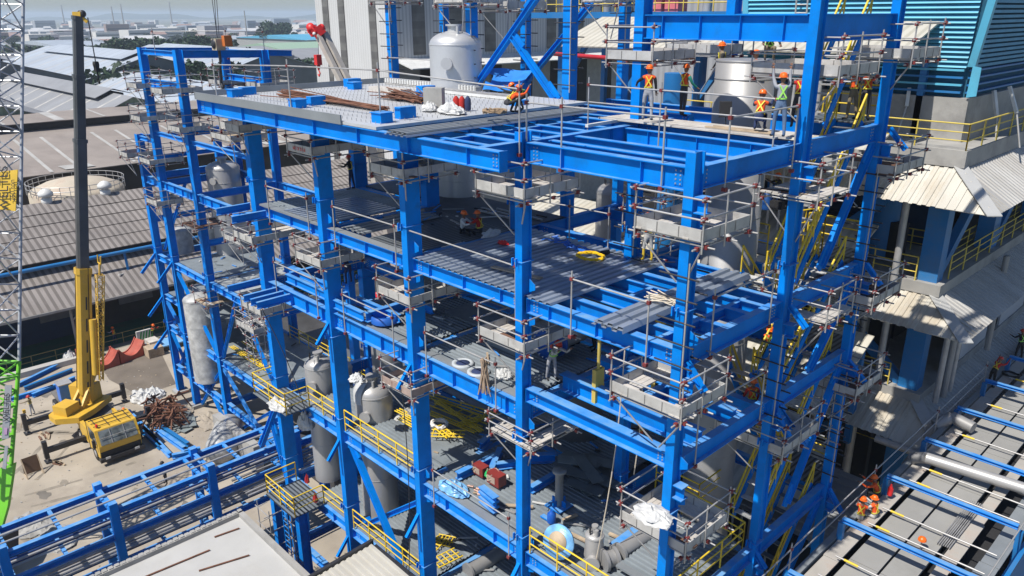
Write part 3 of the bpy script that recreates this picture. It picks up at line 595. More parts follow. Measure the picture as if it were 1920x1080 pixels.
for k in range(9):
    m = MB(); y = cy+3.0+k*6.3; m.box((cx+.002, y, 3.4), (cx+.12, y+2.0, 30), STR); pw(m, 'window_strip', t)
    if k < 8: m = MB(); m.box((cx-.1, y+1, -10), (cx+.02, y+3.2, 1.6), DK); pw(m, 'window', t)
m = MB(); m.quad([(cx+.02, cy-.3, 3.0), (cx+4, cy-.3, 2.0), (cx+4, cy+92, 2.0), (cx+.02, cy+92, 3.0)], mat('canopy_white', (.6, .6, .58), .6), .15); pw(m, 'canopy', t)
m = MB(); m.box((cx-19.4, cy-.2, -1), (cx-16, cy+6, 2.6), WW); pw(m, 'annex', t)
# grey shed and roofs between (seen under the frame)
for (px, py, z, lab, mm, sx, sy) in ((560, 470, -12, 'white flat roof glimpsed between the left columns', PCONC, 12, 16), (690, 460, -9, 'white roof behind the frame under the roof deck', RLB, 16, 10), (1060, 400, -6, 'cream ribbed canopy roof seen through the open third floor', None, 8, 8)):
    pass
# ================================================================ LEFT TOWER FRAME
tower = thing('tower_frame', 'tall slim blue tower frame with tanks at the left end of the site', 'steel frame', (-45, 7, GZ))
TX = [(-52.4, 4.47, 0.0), (-49.0, 4.47, 6.4), (-42.7, 4.47, 6.4), (-33.8, 4.47, 0.6), (-49.0, 10.5, 6.2), (-42.7, 10.5, 6.2), (-52.4, 10.5, 0), (-33.8, 10.5, -2.9)]
for (x, y, zt) in TX:
    m = MB(); hcol(m, x+.25, y, .55, .5, GZ, zt, BLUE, x > -34.5, (-9.0, -15.4)); m.box((x-.6, y-.3, GZ-.1), (x+.5, y+.8, GZ+.3), CONC); pw(m, 'column', tower)
TB = []
def T(p, q, h=.45, b=.28, st=0): TB.append((p, q, h, b, st))
xs = [-52.4, -49.0, -42.7, -33.8]
for z, i0 in ((-3.1, 0), (-9.5, 0), (-15.6, 0), (-19.2, 0)):
    for i in range(i0, 3): T((xs[i]+.26, 4.7, z), (xs[i+1]-.31, 4.7, z), .6 if z == -3.1 else .5, .3, 1.2 if i > 0 else 0); T((xs[i]+.26, 10.7, z), (xs[i+1]-.31, 10.7, z), .5, .3)
    for x in xs: T((x, 5, z), (x, 10.48, z), .5, .3)
T((-48.7, 4.7, 6.3), (-43.1, 4.7, 6.3), .35, .25); T((-48.7, 4.7, 4.3), (-43.1, 4.7, 4.3), .55, .3, 2); T((-48.7, 10.7, 6.1), (-43.1, 10.7, 6.1), .4); T((-48.7, 10.7, 4.3), (-43.1, 10.7, 4.3), .45, .3, 1.5)
T((-49, 4.99, 6.38), (-49, 10.48, 6.2), .5, .3); T((-42.7, 4.99, 6.38), (-42.7, 10.48, 6.2), .5, .3); T((-42.7, 11.0, 6.2), (-42.7, 12.9, 6.1), .4, .3)
T((-48.7, 4.7, .6), (-43.1, 4.7, .6), .3, .25); T((-42.4, 4.7, .6), (-34.1, 4.7, .6), .3, .25); T((-42.7, 4.99, 1.2), (-42.7, 10.48, 1.2), .35, .25)
T((-52.1, 4.7, -.1), (-49.3, 4.7, -.1), .3, .22); T((-52.4, 4.99, -.1), (-52.4, 10.48, -.1), .3, .22); T((-49, 4.99, -1.2), (-49, 10.48, -1.2), .3, .22); T((-52.1, 4.7, -12.9), (-49.3, 4.7, -12.9), .4, .28); T((-52.4, 4.99, -6.5), (-52.4, 10.48, -6.5), .45, .22); T((-42.7, 4.99, -6.5), (-42.7, 10.48, -6.5), .45, .22)
for (p, q, h, b, st) in TB: m = MB(); m.ibeam(p, q, h, b, BLUE, stiff=st); pw(m, 'beam', tower)
def tbr(p, q, w_=.22):
    m = MB(); m.ibeam(p, q, .2, w_, BLUE); pw(m, 'brace', tower)
def X(i, z0, z1, v=4.7):
    tbr((xs[i]+.3, v, z1-.6), (xs[i+1]-.35, v, z0)); tbr((xs[i+1]-.35, v+.25, z1-.6), (xs[i]+.3, v+.25, z0))
X(0, -15.6, -12.9); X(0, -19.2, -15.6); X(1, -15.4, -9.6); X(1, -21.7, -15.7); X(2, -21.7, -15.7)
tbr((-38.6, 4.7, -9.7), (-42.3, 4.7, -15.3)); tbr((-38.2, 4.7, -9.7), (-34.2, 4.7, -14.8)); tbr((-52.2, 5.1, -9.2), (-50.4, 7, -3.4))
for (x, z) in ((-52.4, -9.4), (-49, -9.4), (-52.4, -13.1), (-52.4, -16)): tbr((x, 4.45, z), (x-.3, 3.2, z-1.5))
m = MB(); m.box((-48.8, 4.9, -9.5), (-42.9, 10.4, -9.42), DECKG); m.box((-42.5, 4.9, -9.5), (-38.6, 10.4, -9.42), mat('pale_deck', (.32, .34, .34), .7, dirt=(.2, .2, .2), dirt_amt=.6)); pw(m, 'floor_plate', tower)
m = MB(); m.box((-52.2, 4.9, -12.9), (-43, 10.4, -12.82), DECKG); pw(m, 'floor_plate', tower)
m = MB(); m.box((-52.2, 4.9, -15.6), (-27.5, 10.4, -15.52), DECKG); m.box((-42.5, 11, -15.6), (-27.5, 15, -15.52), DECKD); pw(m, 'floor_plate', tower)
m = MB(); m.box((-33.4, 4.9, -15.6), (-24.8, 5.2, -15.1), BLUE); m.ibeam((-33.4, 4.6, -15.55), (-24.8, .5, -15.2), .5, .3, BLUE); pw(m, 'link_beam', tower)
m = MB(); m.box((-42.6, 3.4, GZ), (-36, 4.0, GZ+2.2), CONC); m.box((-36.2, 6, GZ), (-28, 14, GZ+2.6), mat('dark_plinth', (.05, .05, .055), .9)); solo(m, 'concrete_plinth', 'low dark concrete plinth under the tower frame', 'plinth')

# ================================================================ VESSELS
def vessel(name, label, cx, cy, z0, z1, r, mt=STEEL, dome=.35, skirt=0, group=None, nozzle=True, n=28, legs=0, cat='vessel', band=None):
    t = thing(name, label, cat, (cx, cy, z0), group); m = MB(); H = z1-z0; d = r*dome*1.2
    pr = [(r, skirt), (r, H-d)]+[(r*math.cos(a*pi/16), H-d+d*math.sin(a*pi/16)) for a in range(1, 8)]+[(.03, H)]
    m.lathe((0, 0, 0), pr, mt, n); part(m, 'shell', t)
    k = 0; zz = 2.2
    m = MB()
    while skirt+zz < H-d: m.cut(); m.lathe((0, 0, skirt+zz), [(r+.005, 0), (r+.02, .02), (r+.005, .05)], mt, n); zz += 2.4
    m.cut(); m.lathe((0, 0, H-d), [(r+.005, -.04), (r+.025, 0), (r+.005, .04)], mt, n)
    part(m, 'weld_seam', t)
    if nozzle:
        m = MB(); m.tube((0, 0, H-.05), (0, 0, H+.22), r*.28, mt, 14); m.tube((0, 0, H+.2), (0, 0, H+.28), r*.36, mt, 14); m.tube((r*.5, -r*.3, H-.3), (r*.5, -r*.3, H+.2), .07, mt, 8)
        m.path([(-r*.35, -r*.4, H-.1), (-r*.35, -r*.4, H+.2), (-r*.1, -r*.6, H+.2), (-r*.1, -r*.6, H-.1)], .03, DARK, 5)
        part(m, 'nozzle', t)
        m = MB(); a = -1.0; ax = Vector((math.cos(a), math.sin(a), 0)); c = ax*(r-.1)+Vector((0, 0, H-d-.8)); m.tube(c, c+ax*.3, .2, mt, 12); m.tube(c+ax*.3, c+ax*.36, .28, mt, 12); part(m, 'manhole', t)
    if legs:
        for i in range(3):
            a = 2*pi*i/3-.8; m = MB(); m.bar((r*.9*math.cos(a), r*.9*math.sin(a), skirt+.4), (r*1.0*math.cos(a), r*1.0*math.sin(a), 0), .1, .1, mt); part(m, 'leg', t)
    t['_d'] = (z1, r, d); return t
def vpx(x, yb, yt, wpx, z0, **k):
    """vessel whose axis foot shows at (x, yb) on level z0; returns position, top and radius"""
    p = atz(x, yb, z0); dep = (p-Vector(CAM)).dot(_fw); r = wpx/2/F*dep
    d = ray(x, yt); h = math.hypot(p.x-CAM[0], p.y-CAM[1]); tt = h/math.hypot(d.x, d.y); return p, CAM[2]+d.z*tt, r
def VE(name, label, x, yb, yt, wpx, z0, zfoot=None, push=.0, **k):
    p, zt, r = vpx(x, yb, yt, wpx, z0)
    dirn = Vector((p.x-CAM[0], p.y-CAM[1], 0)).normalized()*(r+push)
    # move back by one radius so that the visible base line stays put
    q = p+dirn; return vessel(name, label, q.x, q.y, z0 if zfoot is None else zfoot, zt-.15*0, r*1.03, **k)
VE('tall_vessel', 'tall slender dull steel vessel standing inside the left tower frame', 456, 612, 304, 56, -15.5, mt=STEEL, nozzle=True)
VE('vessel', 'steel vessel with domed top beside the handrail of the first floor, left of its pair', 619, 905, 676, 50, -15.1, dome=.55)
DV = VE('vessel', 'wide domed steel vessel with a white cover flap behind the yellow handrail', 717, 975, 727, 66, -15.1, dome=.55)
VE('vessel', 'partly hidden steel vessel wrapped in white cloth behind the second column', 655, 900, 700, 44, -15.1, dome=.5, push=1.0)
VE('vessel', 'upright grey vessel between second floor beams with dished bottom', 728, 705, 640, 56, -9.7, mt=STEEL2, dome=.3, nozzle=False)
VE('roof_vessel', 'large domed steel vessel rising through the roof behind the white planks', 862, 372, 58, 92, 0.0, zfoot=-3.8, mt=mat('bright_vessel_steel', (.56, .56, .56), .42, .5, .08, .5, dirt=(.4, .4, .4), dirt_amt=.4), dome=.42, n=36)
VE('vessel', 'grey vessel with red taped manhole beyond the third floor opening', 1147, 440, 348, 62, -3.8, zfoot=-9.7, mt=STEEL2, dome=.5)
vessel('open_vessel', 'large open topped steel cylinder with workers on its rim at roof level', -3.83, 8.6, -15, atv(1395, 112, 8.6).z, 1.0, mt=mat('satin_vessel_steel', (.36, .355, .35), .5, .45, .12, .6, dirt=(.26, .255, .25), dirt_amt=.5), dome=.02, nozzle=False, n=36)
VE('small_vessel', 'small squat steel vessel with a top nozzle by the front handrail', 1113, 1060, 1008, 34, -9.65, dome=.35, legs=1)
VE('plastic_wrapped_vessel', 'vessel wrapped in grey plastic standing in the left tower frame', 395, 720, 556, 52, -18.5, zfoot=-18.5, mt=GWRAP, dome=.3, nozzle=False, n=14)
VE('vessel', 'grey vessel with red warning tape below the open floor bay', 1080, 830, 728, 96, -9.7, mt=mat('dark_vessel', (.14, .135, .13), .55, .3, .15, .6), dome=.3, nozzle=False)
VE('wrapped_bundle', 'cluster of white capped plastic wrapped parts on the upper tower floor', 343, 478, 430, 42, -9.45, mt=GWRAP, dome=.25, nozzle=False, n=12, cat='bundle')
VE('wrapped_bundle', 'smaller white capped wrapped part beside the tall slender vessel', 400, 470, 422, 24, -9.45, mt=GWRAP, dome=.25, nozzle=False, n=12, cat='bundle')

# curved white cover lying on the shoulder of the domed vessel
z1_, r_, d_ = DV['_d']; x_, y_ = DV.location.x, DV.location.y; del DV['_d']; m = MB(); vs = []; n = 12
for j in range(6):
    for i in range(n):
        a = math.radians(185+i*9.5); f = (j/5)*1.25; rr_ = (r_+.05)*math.cos(max(0, f-.15)); zz = z1_-d_+.03+(d_+.05)*math.sin(max(0, f-.15))-(.35 if f < .01 else 0)+.03*math.sin(i*1.9+j); vs.append((x_+rr_*math.cos(a), y_+rr_*math.sin(a), zz))
m.add(vs, [(j*n+i, j*n+i+1, (j+1)*n+i+1, (j+1)*n+i) for j in range(5) for i in range(n-1)], WRAP, True); solo(m, 'cover', 'smooth white cover flap lying over the shoulder of the domed vessel', 'cover')
for o in bpy.data.objects:
    if '_d' in o: del o['_d']
# ================================================================ SCAFFOLD PLATFORMS AROUND THE COLUMNS
def toe(mb, p, q, h=.3, mt=TOE):
    p, q = Vector(p), Vector(q); d = (q-p).normalized(); L = (q-p).length; mb.bar(p+Vector((0, 0, h/2)), q+Vector((0, 0, h/2)), .035, h, mt)
    n = max(2, int(L/.55)); sd = d.cross(Vector((0, 0, 1)))
    for i in range(n+1):
        c = p+d*(L*i/n); 
        for s in (-1, 1): mb.obox(c+Vector((0, 0, h/2))+sd*s*.022, d*.012, sd*.005, Vector((0, 0, h/2-.02)), TOEGAP if mt == TOE else mt)
def rods(mb, p, q, r=.026, ends=.35):
    mb.cut()
    p, q = Vector(p), Vector(q); d = (q-p).normalized(); mb.tube(p-d*ends*.5, q+d*ends*.5, r, GALV, 6)
    for c in (p, q): mb.obox(c, (.05, 0, 0), (0, .05, 0), (0, 0, .05), CLAMP)
def platform(label, x, y, z, Lu=2.2, Lv=2.3, plank='pale', rail=1.1, toes=True, strut=True, tubes=0, seed=0, ring=True, toem=None):
    """(x, y, z): the corner nearest the camera"""
    r = random.Random(seed+int(x*13+y*7+z*5)); t = thing('scaffold_platform', label, 'scaffold', (x, y, z), 'scaffold platforms clamped round the columns')
    pm = {'pale': PALEPL, 'wood': WOOD, 'rust': RUSTPL, 'metal': TOE}[plank]; X0, Y1 = -Lu, Lv
    m = MB(); w_ = .55
    def strip(a, b, n, along):
        for k in range(n):
            m.cut()
            if along == 'u': m.box((a[0]-r.uniform(0, .15), a[1]+k*w_/n+.005, 0), (b[0]+r.uniform(0, .12), a[1]+(k+1)*w_/n-.01, .04+.002*k), pm)
            else: m.box((a[0]+k*w_/n+.005, a[1]-r.uniform(-.02, .1), .045), (a[0]+(k+1)*w_/n-.01, b[1]+r.uniform(0, .15), .085+.002*k), pm)
    strip((X0, .02), (0, 0), 3, 'u'); strip((-w_, .05), (0, Y1), 3, 'v')
    if ring: strip((X0, Y1-w_), (0, 0), 3, 'u'); strip((X0, .05), (0, Y1), 3, 'v')
    for k in range(r.choice([0, 1, 2, 2])):
        m.cut(); a_ = r.uniform(-.35, .35); c_ = Vector((r.uniform(X0*.8, -.2), r.uniform(.2, .45), .075)); m.obox(c_, (.5*math.cos(a_), .5*math.sin(a_), 0), (-.1*math.sin(a_), .1*math.cos(a_), 0), (0, 0, .02), r.choice([WOOD, PALEPL, RUSTPL, TOE]))
    part(m, 'deck_plank', t)
    if toes:
        tm = toem or TOE
        for a, b in (((X0, 0, .05), (-.02, 0, .05)), ((0, .02, .05), (0, Y1, .05)), ((X0, Y1, .05), (-.02, Y1, .05)), ((X0, .02, .05), (X0, Y1, .05))):
            m = MB(); toe(m, a, b, .3, tm); part(m, 'toe_board', t)
    m = MB()
    for (a, b) in ((.03, -.03), (X0-.03, -.03), (.03, Y1+.03), (X0-.03, Y1+.03), (.03, Y1*.45)):
        m.cut(); m.tube((a, b, -.25), (a, b, rail+.08+r.uniform(0, .12)), .026, GALV, 6)
    part(m, 'post', t)
    m = MB()
    for zz in (rail*.55, rail):
        rods(m, (X0-.03, -.06, zz), (.03, -.06, zz)); rods(m, (.06, -.03, zz+.03), (.06, Y1+.03, zz+.03)); rods(m, (X0-.03, Y1+.06, zz), (.03, Y1+.06, zz)); rods(m, (X0-.06, -.03, zz+.03), (X0-.06, Y1+.03, zz+.03))
    part(m, 'guard_rail', t)
    m = MB()
    for yy in (.08, Y1*.5, Y1-.08): rods(m, (X0-.05, yy, -.08), (.08, yy, -.08), .026, .5)
    for xx in (X0+.1, -.1): rods(m, (xx, -.05, -.14), (xx, Y1+.05, -.14), .026, .4)
    if strut: m.cut(); m.tube((0, .05, -.1), (-Lu*.45, Lv*.3, -1.5), .026, GALV, 6); m.cut(); m.tube((X0, .05, -.1), (-Lu*.55, Lv*.3, -1.4), .026, GALV, 6)
    part(m, 'ledger_tube', t)
    if tubes:
        m = MB(); cx, cy = -Lu*.55, Lv*.35
        for sx in (-.42, .42):
            for sy in (-.35, .5): m.tube((cx+sx, cy+sy, -tubes), (cx+sx, cy+sy, rail+.4), .026, GALV, 6)
        k = 0; zz = -tubes+.2
        while zz < rail+.2:
            e = .45; m.tube((cx-.42-e, cy-.38, zz), (cx+.42+e, cy-.38, zz), .026, GALV, 6); m.obox((cx+.42+e, cy-.38, zz), (.05, 0, 0), (0, .03, 0), (0, 0, .03), CLAMP); m.obox((cx-.42, cy-.38, zz), (.045, 0, 0), (0, .045, 0), (0, 0, .045), CLAMP)
            m.tube((cx+.45, cy-.35-e, zz+.06), (cx+.45, cy+.5+e, zz+.06), .026, GALV, 6); zz += .55
        part(m, 'tube_cage', t)
    return t
def PL(label, px, py, col, off=.5, **k):
    c = [c for c in ALLC if abs(c[0]-col[0]) < .02 and abs(c[1]-col[1]) < .02][0]
    p = atu(px, py, c[0]+off); return platform(label, p.x, p.y, p.z, **k)
ALLC = [(c[0], c[1]) for c in COLS]+[(x+.25, y) for x, y, _ in TX]
X0_, X1_, X2_, X4_, Y1_, Y2_ = [(TX[i][0]+.25, TX[i][1]) for i in (0, 1, 2, 3, 4, 5)]
PL('grey boarded platform ring near the top of the far left tall tower column', 257, 167, X1_, Lu=1.9, Lv=2.4)
PL('second platform ring down on the taller left tower column', 264, 229, X1_, Lu=1.9, Lv=2.6)
PL('platform ring with a long side board near the top of the right front tower column', 305, 178, X2_, Lu=1.8, Lv=2.6)
PL('platform ring below mid height on the right front tower column', 338, 250, X2_, Lu=2, Lv=2.2)
PL('small platform ring at the head of the shortest far left tower column', 240, 297, X0_, Lu=1.7, Lv=2.2, plank='rust')
PL('third platform ring down on the taller left tower column', 282, 310, X1_, Lu=2, Lv=2.4)
PL('low platform ring with pale boards on the taller left tower column', 295, 388, X1_, Lu=2, Lv=1.9, plank='pale')
PL('low platform with rusty boards on the right front tower column', 366, 430, X2_, Lu=2.2, Lv=2.2, plank='rust', toes=False)
PL('bare plank platform halfway down the right front tower column', 388, 576, X2_, Lu=2.0, Lv=2.0, plank='wood', toes=False)
PL('rusty boarded platform ring high on the left rear tower column', 413, 160, Y1_, Lu=1.9, Lv=2.0, plank='rust')
PL('platform ring high on the right rear tower column', 489, 166, Y2_, Lu=2.1, Lv=2.6)
PL('platform ring beside the roof deck corner with brown boards', 434, 268, X4_, Lu=2.6, Lv=2.2, plank='wood')
PL('narrow platform ring left of the first big column', 452, 462, X4_, Lu=2.2, Lv=1.6)
PL('lower narrow platform ring left of the first big column', 477, 628, X4_, Lu=2.4, Lv=1.6, tubes=3)
PL('long boarded platform ring under the left corner of the roof deck', 449, 250, (-24, 0), Lu=1.9, Lv=2.8)
PL('platform ring round the first big column below the third floor', 474, 459, (-24, 0), Lu=1.9, Lv=2.7)
PL('dark boarded platform ring round the first big column at second floor', 490, 594, (-24, 0), Lu=2.0, Lv=2.6)
pik = PL('platform with red painted letters on its board at the second big column', 585, 293, (-18, 0), Lu=1.9, Lv=2.5)
PL('platform ring at the second big column just below the third floor', 602, 504, (-18, 0), Lu=2.0, Lv=2.1)
PL('platform ring round the third big column under the roof deck', 757, 337, (-12, 0), Lu=2.0, Lv=2.4)
PL('platform ring round the third big column above the second floor', 769, 575, (-12, 0), Lu=2.0, Lv=2.3)
PL('rust stained platform ring round the third big column above the first floor', 772, 748, (-12, 0), Lu=1.9, Lv=2.3, toem=mat('rusty_toe_board', (.36, .27, .23), .8, 0, .2, 2, dirt=(.2, .09, .06), dirt_amt=.7, dirt_scale=2.5))
PL('white railed platform ring on the middle column under the roof level', 983, 377, (-6, 0), Lu=2.1, Lv=2.4, tubes=0)
PL('platform ring on the middle column over the second floor beside the blue flange', 983, 664, (-6, 0), Lu=2.1, Lv=2.4)
PL('bare tilted plank platform low on the middle column', 995, 846, (-6, 0), Lu=2.0, Lv=2.3, toes=False, rail=.7)
PL('boarded platform on the corner column between third floor and roof', 1316, 458, (0, 0), Lu=2.0, Lv=2.2, tubes=0)
PL('large platform on the corner column above the first floor beams', 1276, 789, (0, 0), off=.5, Lu=2.3, Lv=2.1, tubes=0)
PL('platform heaped with white sacks low on the corner column', 1284, 1041, (0, 0), Lu=2.3, Lv=2.2)
PL('grey perforated board platform on the right front column near the top', 1572, 147, (0, 5.6), Lu=2.7, Lv=2.6)
PL('bare pale plank platform under the roof level on the right column', 1532, 379, (0, 5.6), off=.7, Lu=1.8, Lv=2.0, toes=False)
PL('bare plank platform at second floor on the right column', 1548, 609, (0, 5.6), off=.9, Lu=2.2, Lv=1.8, toes=False)
PL('boarded platform low on the right column above the yellow stair', 1466, 857, (0, 5.6), Lu=2.5, Lv=2.5)
PL('topmost platform on the far right column before the cyan louvers', 1708, 113, (0, 11.2), off=.6, Lu=2.4, Lv=2.4)
PL('dark platform on the far right column under the roof level', 1676, 331, (0, 11.2), off=.6, Lu=2.5, Lv=2.5, plank='rust')
PL('brown boarded platform on the far right column below third floor', 1634, 577, (0, 11.2), off=.7, Lu=2.9, Lv=2.4, plank='rust')
PL('platform on the far right column beside the ribbed grey canopy', 1603, 747, (0, 11.2), off=.7, Lu=2.4, Lv=2.2, plank='rust', tubes=2.5)
PL('dark boarded platform ring on the inner column left of the open vessel', 1223, 117, (-6, 5.6), Lu=1.9, Lv=2.4, plank='rust')
PL('light boarded platform before the cream canopy at roof level', 1352, 103, (-6, 11.2), Lu=2.4, Lv=1.4)
PL('brown plank platform over the worker in yellow boots', 1240, 437, (-6, 5.6), off=.9, Lu=1.7, Lv=2.6, plank='wood', toes=False, tubes=3)
PL('platform at the top edge round the column behind the blue tarpaulin', 952, 17, (-18.3, 12.4), off=.5, Lu=2.0, Lv=2.6)
PL('platform cut by the top edge over the steel vessel', 868, 6, (-18.3, 8.8), Lu=2.0, Lv=2.2)
PL('platform cut by the top edge at the left inner roof column', 729, 2, (-24.7, 8.8), Lu=1.6, Lv=2.0)
PL('platform cut by the top edge near the pink boxes', 1160, 4, (-12.1, 12.4), Lu=2.0, Lv=2.2)
# lettering on the board of one platform
def text_mesh(s, size, m, depth=.004):
    c = bpy.data.curves.new('t', 'FONT'); c.body = s; c.size = size; c.extrude = depth; c.align_x = 'CENTER'; c.align_y = 'CENTER'
    o = bpy.data.objects.new('t', c); scene.collection.objects.link(o); dg = bpy.context.evaluated_depsgraph_get()
    me = bpy.data.meshes.new_from_object(o.evaluated_get(dg)); me.materials.clear(); me.materials.append(m); bpy.data.objects.remove(o); return me
def text_obj(s, size, m, name, parent, M_, label=None):
    o = bpy.data.objects.new(name, text_mesh(s, size, m)); scene.collection.objects.link(o); o.parent = parent; o.matrix_local = M_
    if label: o['label'] = label
    return o
def frame_m(o, ex, ey):
    ex, ey = Vector(ex).normalized(), Vector(ey).normalized(); ez = ex.cross(ey); M_ = Matrix.Identity(4)
    for i in range(3): M_[i][0] = ex[i]; M_[i][1] = ey[i]; M_[i][2] = ez[i]; M_[i][3] = o[i]
    return M_
text_obj('P I K K I M', .22, RED, 'painted_letters', pik, frame_m((-.95, -.03, .2), (-1, 0, 0), (0, 0, -1)))
# ladder-like tube rungs up the tall columns
def rungs(label, x, y, z0, z1, w_=.4):
    t = thing('tube_ladder', label, 'scaffold', (x, y, z0), 'tube ladders clamped to the tall columns'); m = MB()
    m.tube((.12, -.1, 0), (.12, -.1, z1-z0), .026, GALV, 6); z = .3
    while z < z1-z0: m.cut(); m.tube((-w_-.38, -.1, z), (.42, -.1, z), .026, DARK, 6); m.tube((-w_-.2, .55, z+.05), (.3, .55, z+.05), .026, DARK, 6); z += .62
    part(m, 'rung', t); return t
for (x, y, z0, z1, lab) in ((-24.7, 8.8, 5.4, 12, 'tube rungs on the left inner roof column before the white cladding'), (-18.3, 8.8, 5.4, 11, 'tube rungs on the inner roof column right of the domed vessel'), (-12.1, 8.8, 5.4, 12, 'tube rungs on the roof column in front of the red pipe'),
    (-24.7, 12.4, 5.4, 11, 'tube rungs on the column left of the domed vessel top'), (-18.3, 12.4, 5.4, 11, 'tube rungs on the column behind the diagonal brace'), (-12.1, 12.4, 7, 12, 'tube rungs on the column beside the cream canopy'), (0, 11.2, -9.0, -4.2, 'tube rungs low on the far right column'), (0, 11.2, -2.6, 3.5, 'tube rungs high on the far right column'), (0, 0, -1.2, 2.6, 'tube rungs on the corner column beside the loose sheets'), (-6, 5.6, .3, 3, 'tube rungs on the inner column by the blue cable'), (0, 5.6, -4.2, -1.0, 'tube rungs on the right column between second and third floor')):
    rungs(lab, x, y, z0, z1)
# single edge-protection tubes with posts along the floors
def guard(label, pts, h=1.05, clamp=True, two=False):
    p0 = Vector(pts[0]); t = thing('tube_guardrail', label, 'guardrail', p0, 'temporary tube guardrails along the floor edges'); q = [Vector(p)-p0 for p in pts]; up = Vector((0, 0, 1))
    m = MB()
    for p in q:
        m.cut(); m.tube(p-up*.7, p+up*(h+.25), .028, GALV, 6); m.obox(p-up*.7, (.06, 0, 0), (0, .06, 0), (0, 0, .05), CLAMP); m.obox(p+up*h, (.05, 0, 0), (0, .05, 0), (0, 0, .05), CLAMP)
    part(m, 'post', t); m = MB()
    for a, b in zip(q, q[1:]):
        m.cut(); m.tube(a+up*h, b+up*h, .028, GALV, 6)
        if two: m.cut(); m.tube(a+up*h*.5, b+up*h*.5, .028, GALV, 6)
    part(m, 'rail', t); return t
guard('tube guardrail along the third floor edge between corner and middle columns', [(-4.0, .1, 0), (-1.2, .1, 0)], 1.15)
guard('long pale red tube rail along the third floor between second and middle columns', [(-17.2, .1, 0), (-12.9, .1, 0), (-6.4, .1, -.1)], 1.1)
guard('tube guardrail along the third floor left of the second big column', [(-22.9, .1, 0), (-19.3, .1, 0)], 1.1)
guard('tube guardrail along the second floor before the vessels', [(-17.0, .1, -3.8), (-13.4, .1, -3.85)], 1.1)
guard('tube guardrail along the second floor before the raised plate', [(-11.3, .1, -3.85), (-7.4, .1, -3.85)], 1.1)
guard('tube guardrail along the second floor behind the first big column', [(-23.0, .1, -3.7), (-19.2, .1, -3.7)], 1.1)
guard('tube guardrail along the first floor right of the third big column', [(-11.2, .1, -9.7), (-6.8, .1, -9.7)], 1.0)
guard('long tube guardrail along the front edge of the roof deck', [(-24.0, -1.2, 5.3), (-17.8, -1.0, 5.5), (-11.9, -.9, 5.6), (-6.0, -.1, 5.3)], 1.2)
guard('tube guardrail over the roof joists in front of the walkway', [(-6.0, .2, 5.0), (-4.6, .2, 5.0), (-1.1, .2, 5.0)], 1.1)
guard('tall tube guardrail along the roof walkway', [(-7.4, 4.6, 5.1), (-4.4, 4.6, 5.1), (-.5, 4.7, 5.1)], 1.15, two=True)
guard('tube guardrail on the right roof edge by the corner', [(-.1, 1.6, 4.9), (-.1, 5.2, 4.9)], 1.15)
guard('tube guardrail along the right edge of the second floor', [(-.1, 1.6, .1), (-.1, 4.9, .1)], 1.1)
guard('tube guardrail along the right edge of the first floor', [(-.1, 1.3, -3.3), (-.1, 5.0, -3.3)], 1.1)
guard('tube guardrail along the back edge of the roof deck', [(-24.6, 8.5, 5.3), (-19, 8.5, 5.3)], 1.1)
guard('scaffold tube rail on the tower frame top beam', [(-46.5, 4.7, 6.4), (-42.9, 8.2, 6.4), (-42.7, 10.8, 6.3)], 1.1)
guard('tube guardrail beside the opening behind the trough sheets', [(-12.4, 5.6, 0), (-9.5, 6.1, 0), (-7.6, 6.2, 0)], 1.4)
# ================================================================ YELLOW HANDRAILS AND STAIRS
def handrail(label, pts, h=1.1, post_every=1.5, r=.032, mt=YEL, group='yellow handrails'):
    p0 = Vector(pts[0]); t = thing('handrail', label, 'handrail', p0, group); q = [Vector(p)-p0 for p in pts]; up = Vector((0, 0, 1)); m = MB()
    for a, b in zip(q, q[1:]):
        for f in (.36, .68, 1): m.cut(); m.tube(a+up*h*f, b+up*h*f, r if f == 1 else r*.8, mt, 6)
    part(m, 'rail', t); m = MB()
    for a, b in zip(q, q[1:]):
        n = max(1, round((b-a).length/post_every))
        for i in range(n+1): c = a+(b-a)*i/n; m.cut(); m.tube(c, c+up*h, r, mt, 6)
    part(m, 'post', t); return t
handrail('yellow handrail round the small first floor balcony at the first big column', [(-24.5, .3, -9.7), (-24.5, -1.0, -9.7), (-21.2, -1.0, -9.7), (-21.2, .25, -9.7), (-18.6, .25, -9.7)])
handrail('yellow handrail before the white capped vessel between second and third columns', [(-17.85, .2, -9.7), (-12.5, .2, -9.7)])
handrail('lower yellow handrail round the small balcony near the ladder', [(-23.6, .3, -15.1), (-23.6, -1.4, -15.1), (-20.7, -1.4, -15.1), (-20.7, .25, -15.1), (-18.6, .25, -15.1)])
handrail('lowest yellow handrail beside the cream ribbed roof', [(-17.85, .2, -15.1), (-12.5, .2, -15.1)])
handrail('yellow handrail before the small squat vessel at the bottom edge', [(-5.8, .2, -9.7), (-.5, .2, -9.7)])
handrail('yellow handrail along the bluish landing at the right bottom', [(-.35, 1.0, -9.25), (-.35, 5.3, -9.25), (-3.0, 5.5, -9.25)])
handrail('short yellow handrail on the landing behind the corner column', [(-5.0, 6.6, -9.6), (-3.0, 6.6, -9.6), (-3.0, 8.8, -9.6)])
handrail('yellow handrail at the back of the small third floor landing', [(-5.5, 9.7, .1), (-2.9, 9.7, .1)])
handrail('yellow handrail around the lower tower floor', [(-42.3, 10.2, -15.5), (-28, 10.2, -15.5)])
handrail('yellow handrail beside the rusty red pipes under the second column', [(-24.6, 9.4, -9.6), (-20, 9.4, -9.6)])
handrail('yellow handrail along the back of the lowest floor', [(-27.3, 5, -15.5), (-27.3, 10, -15.5)])
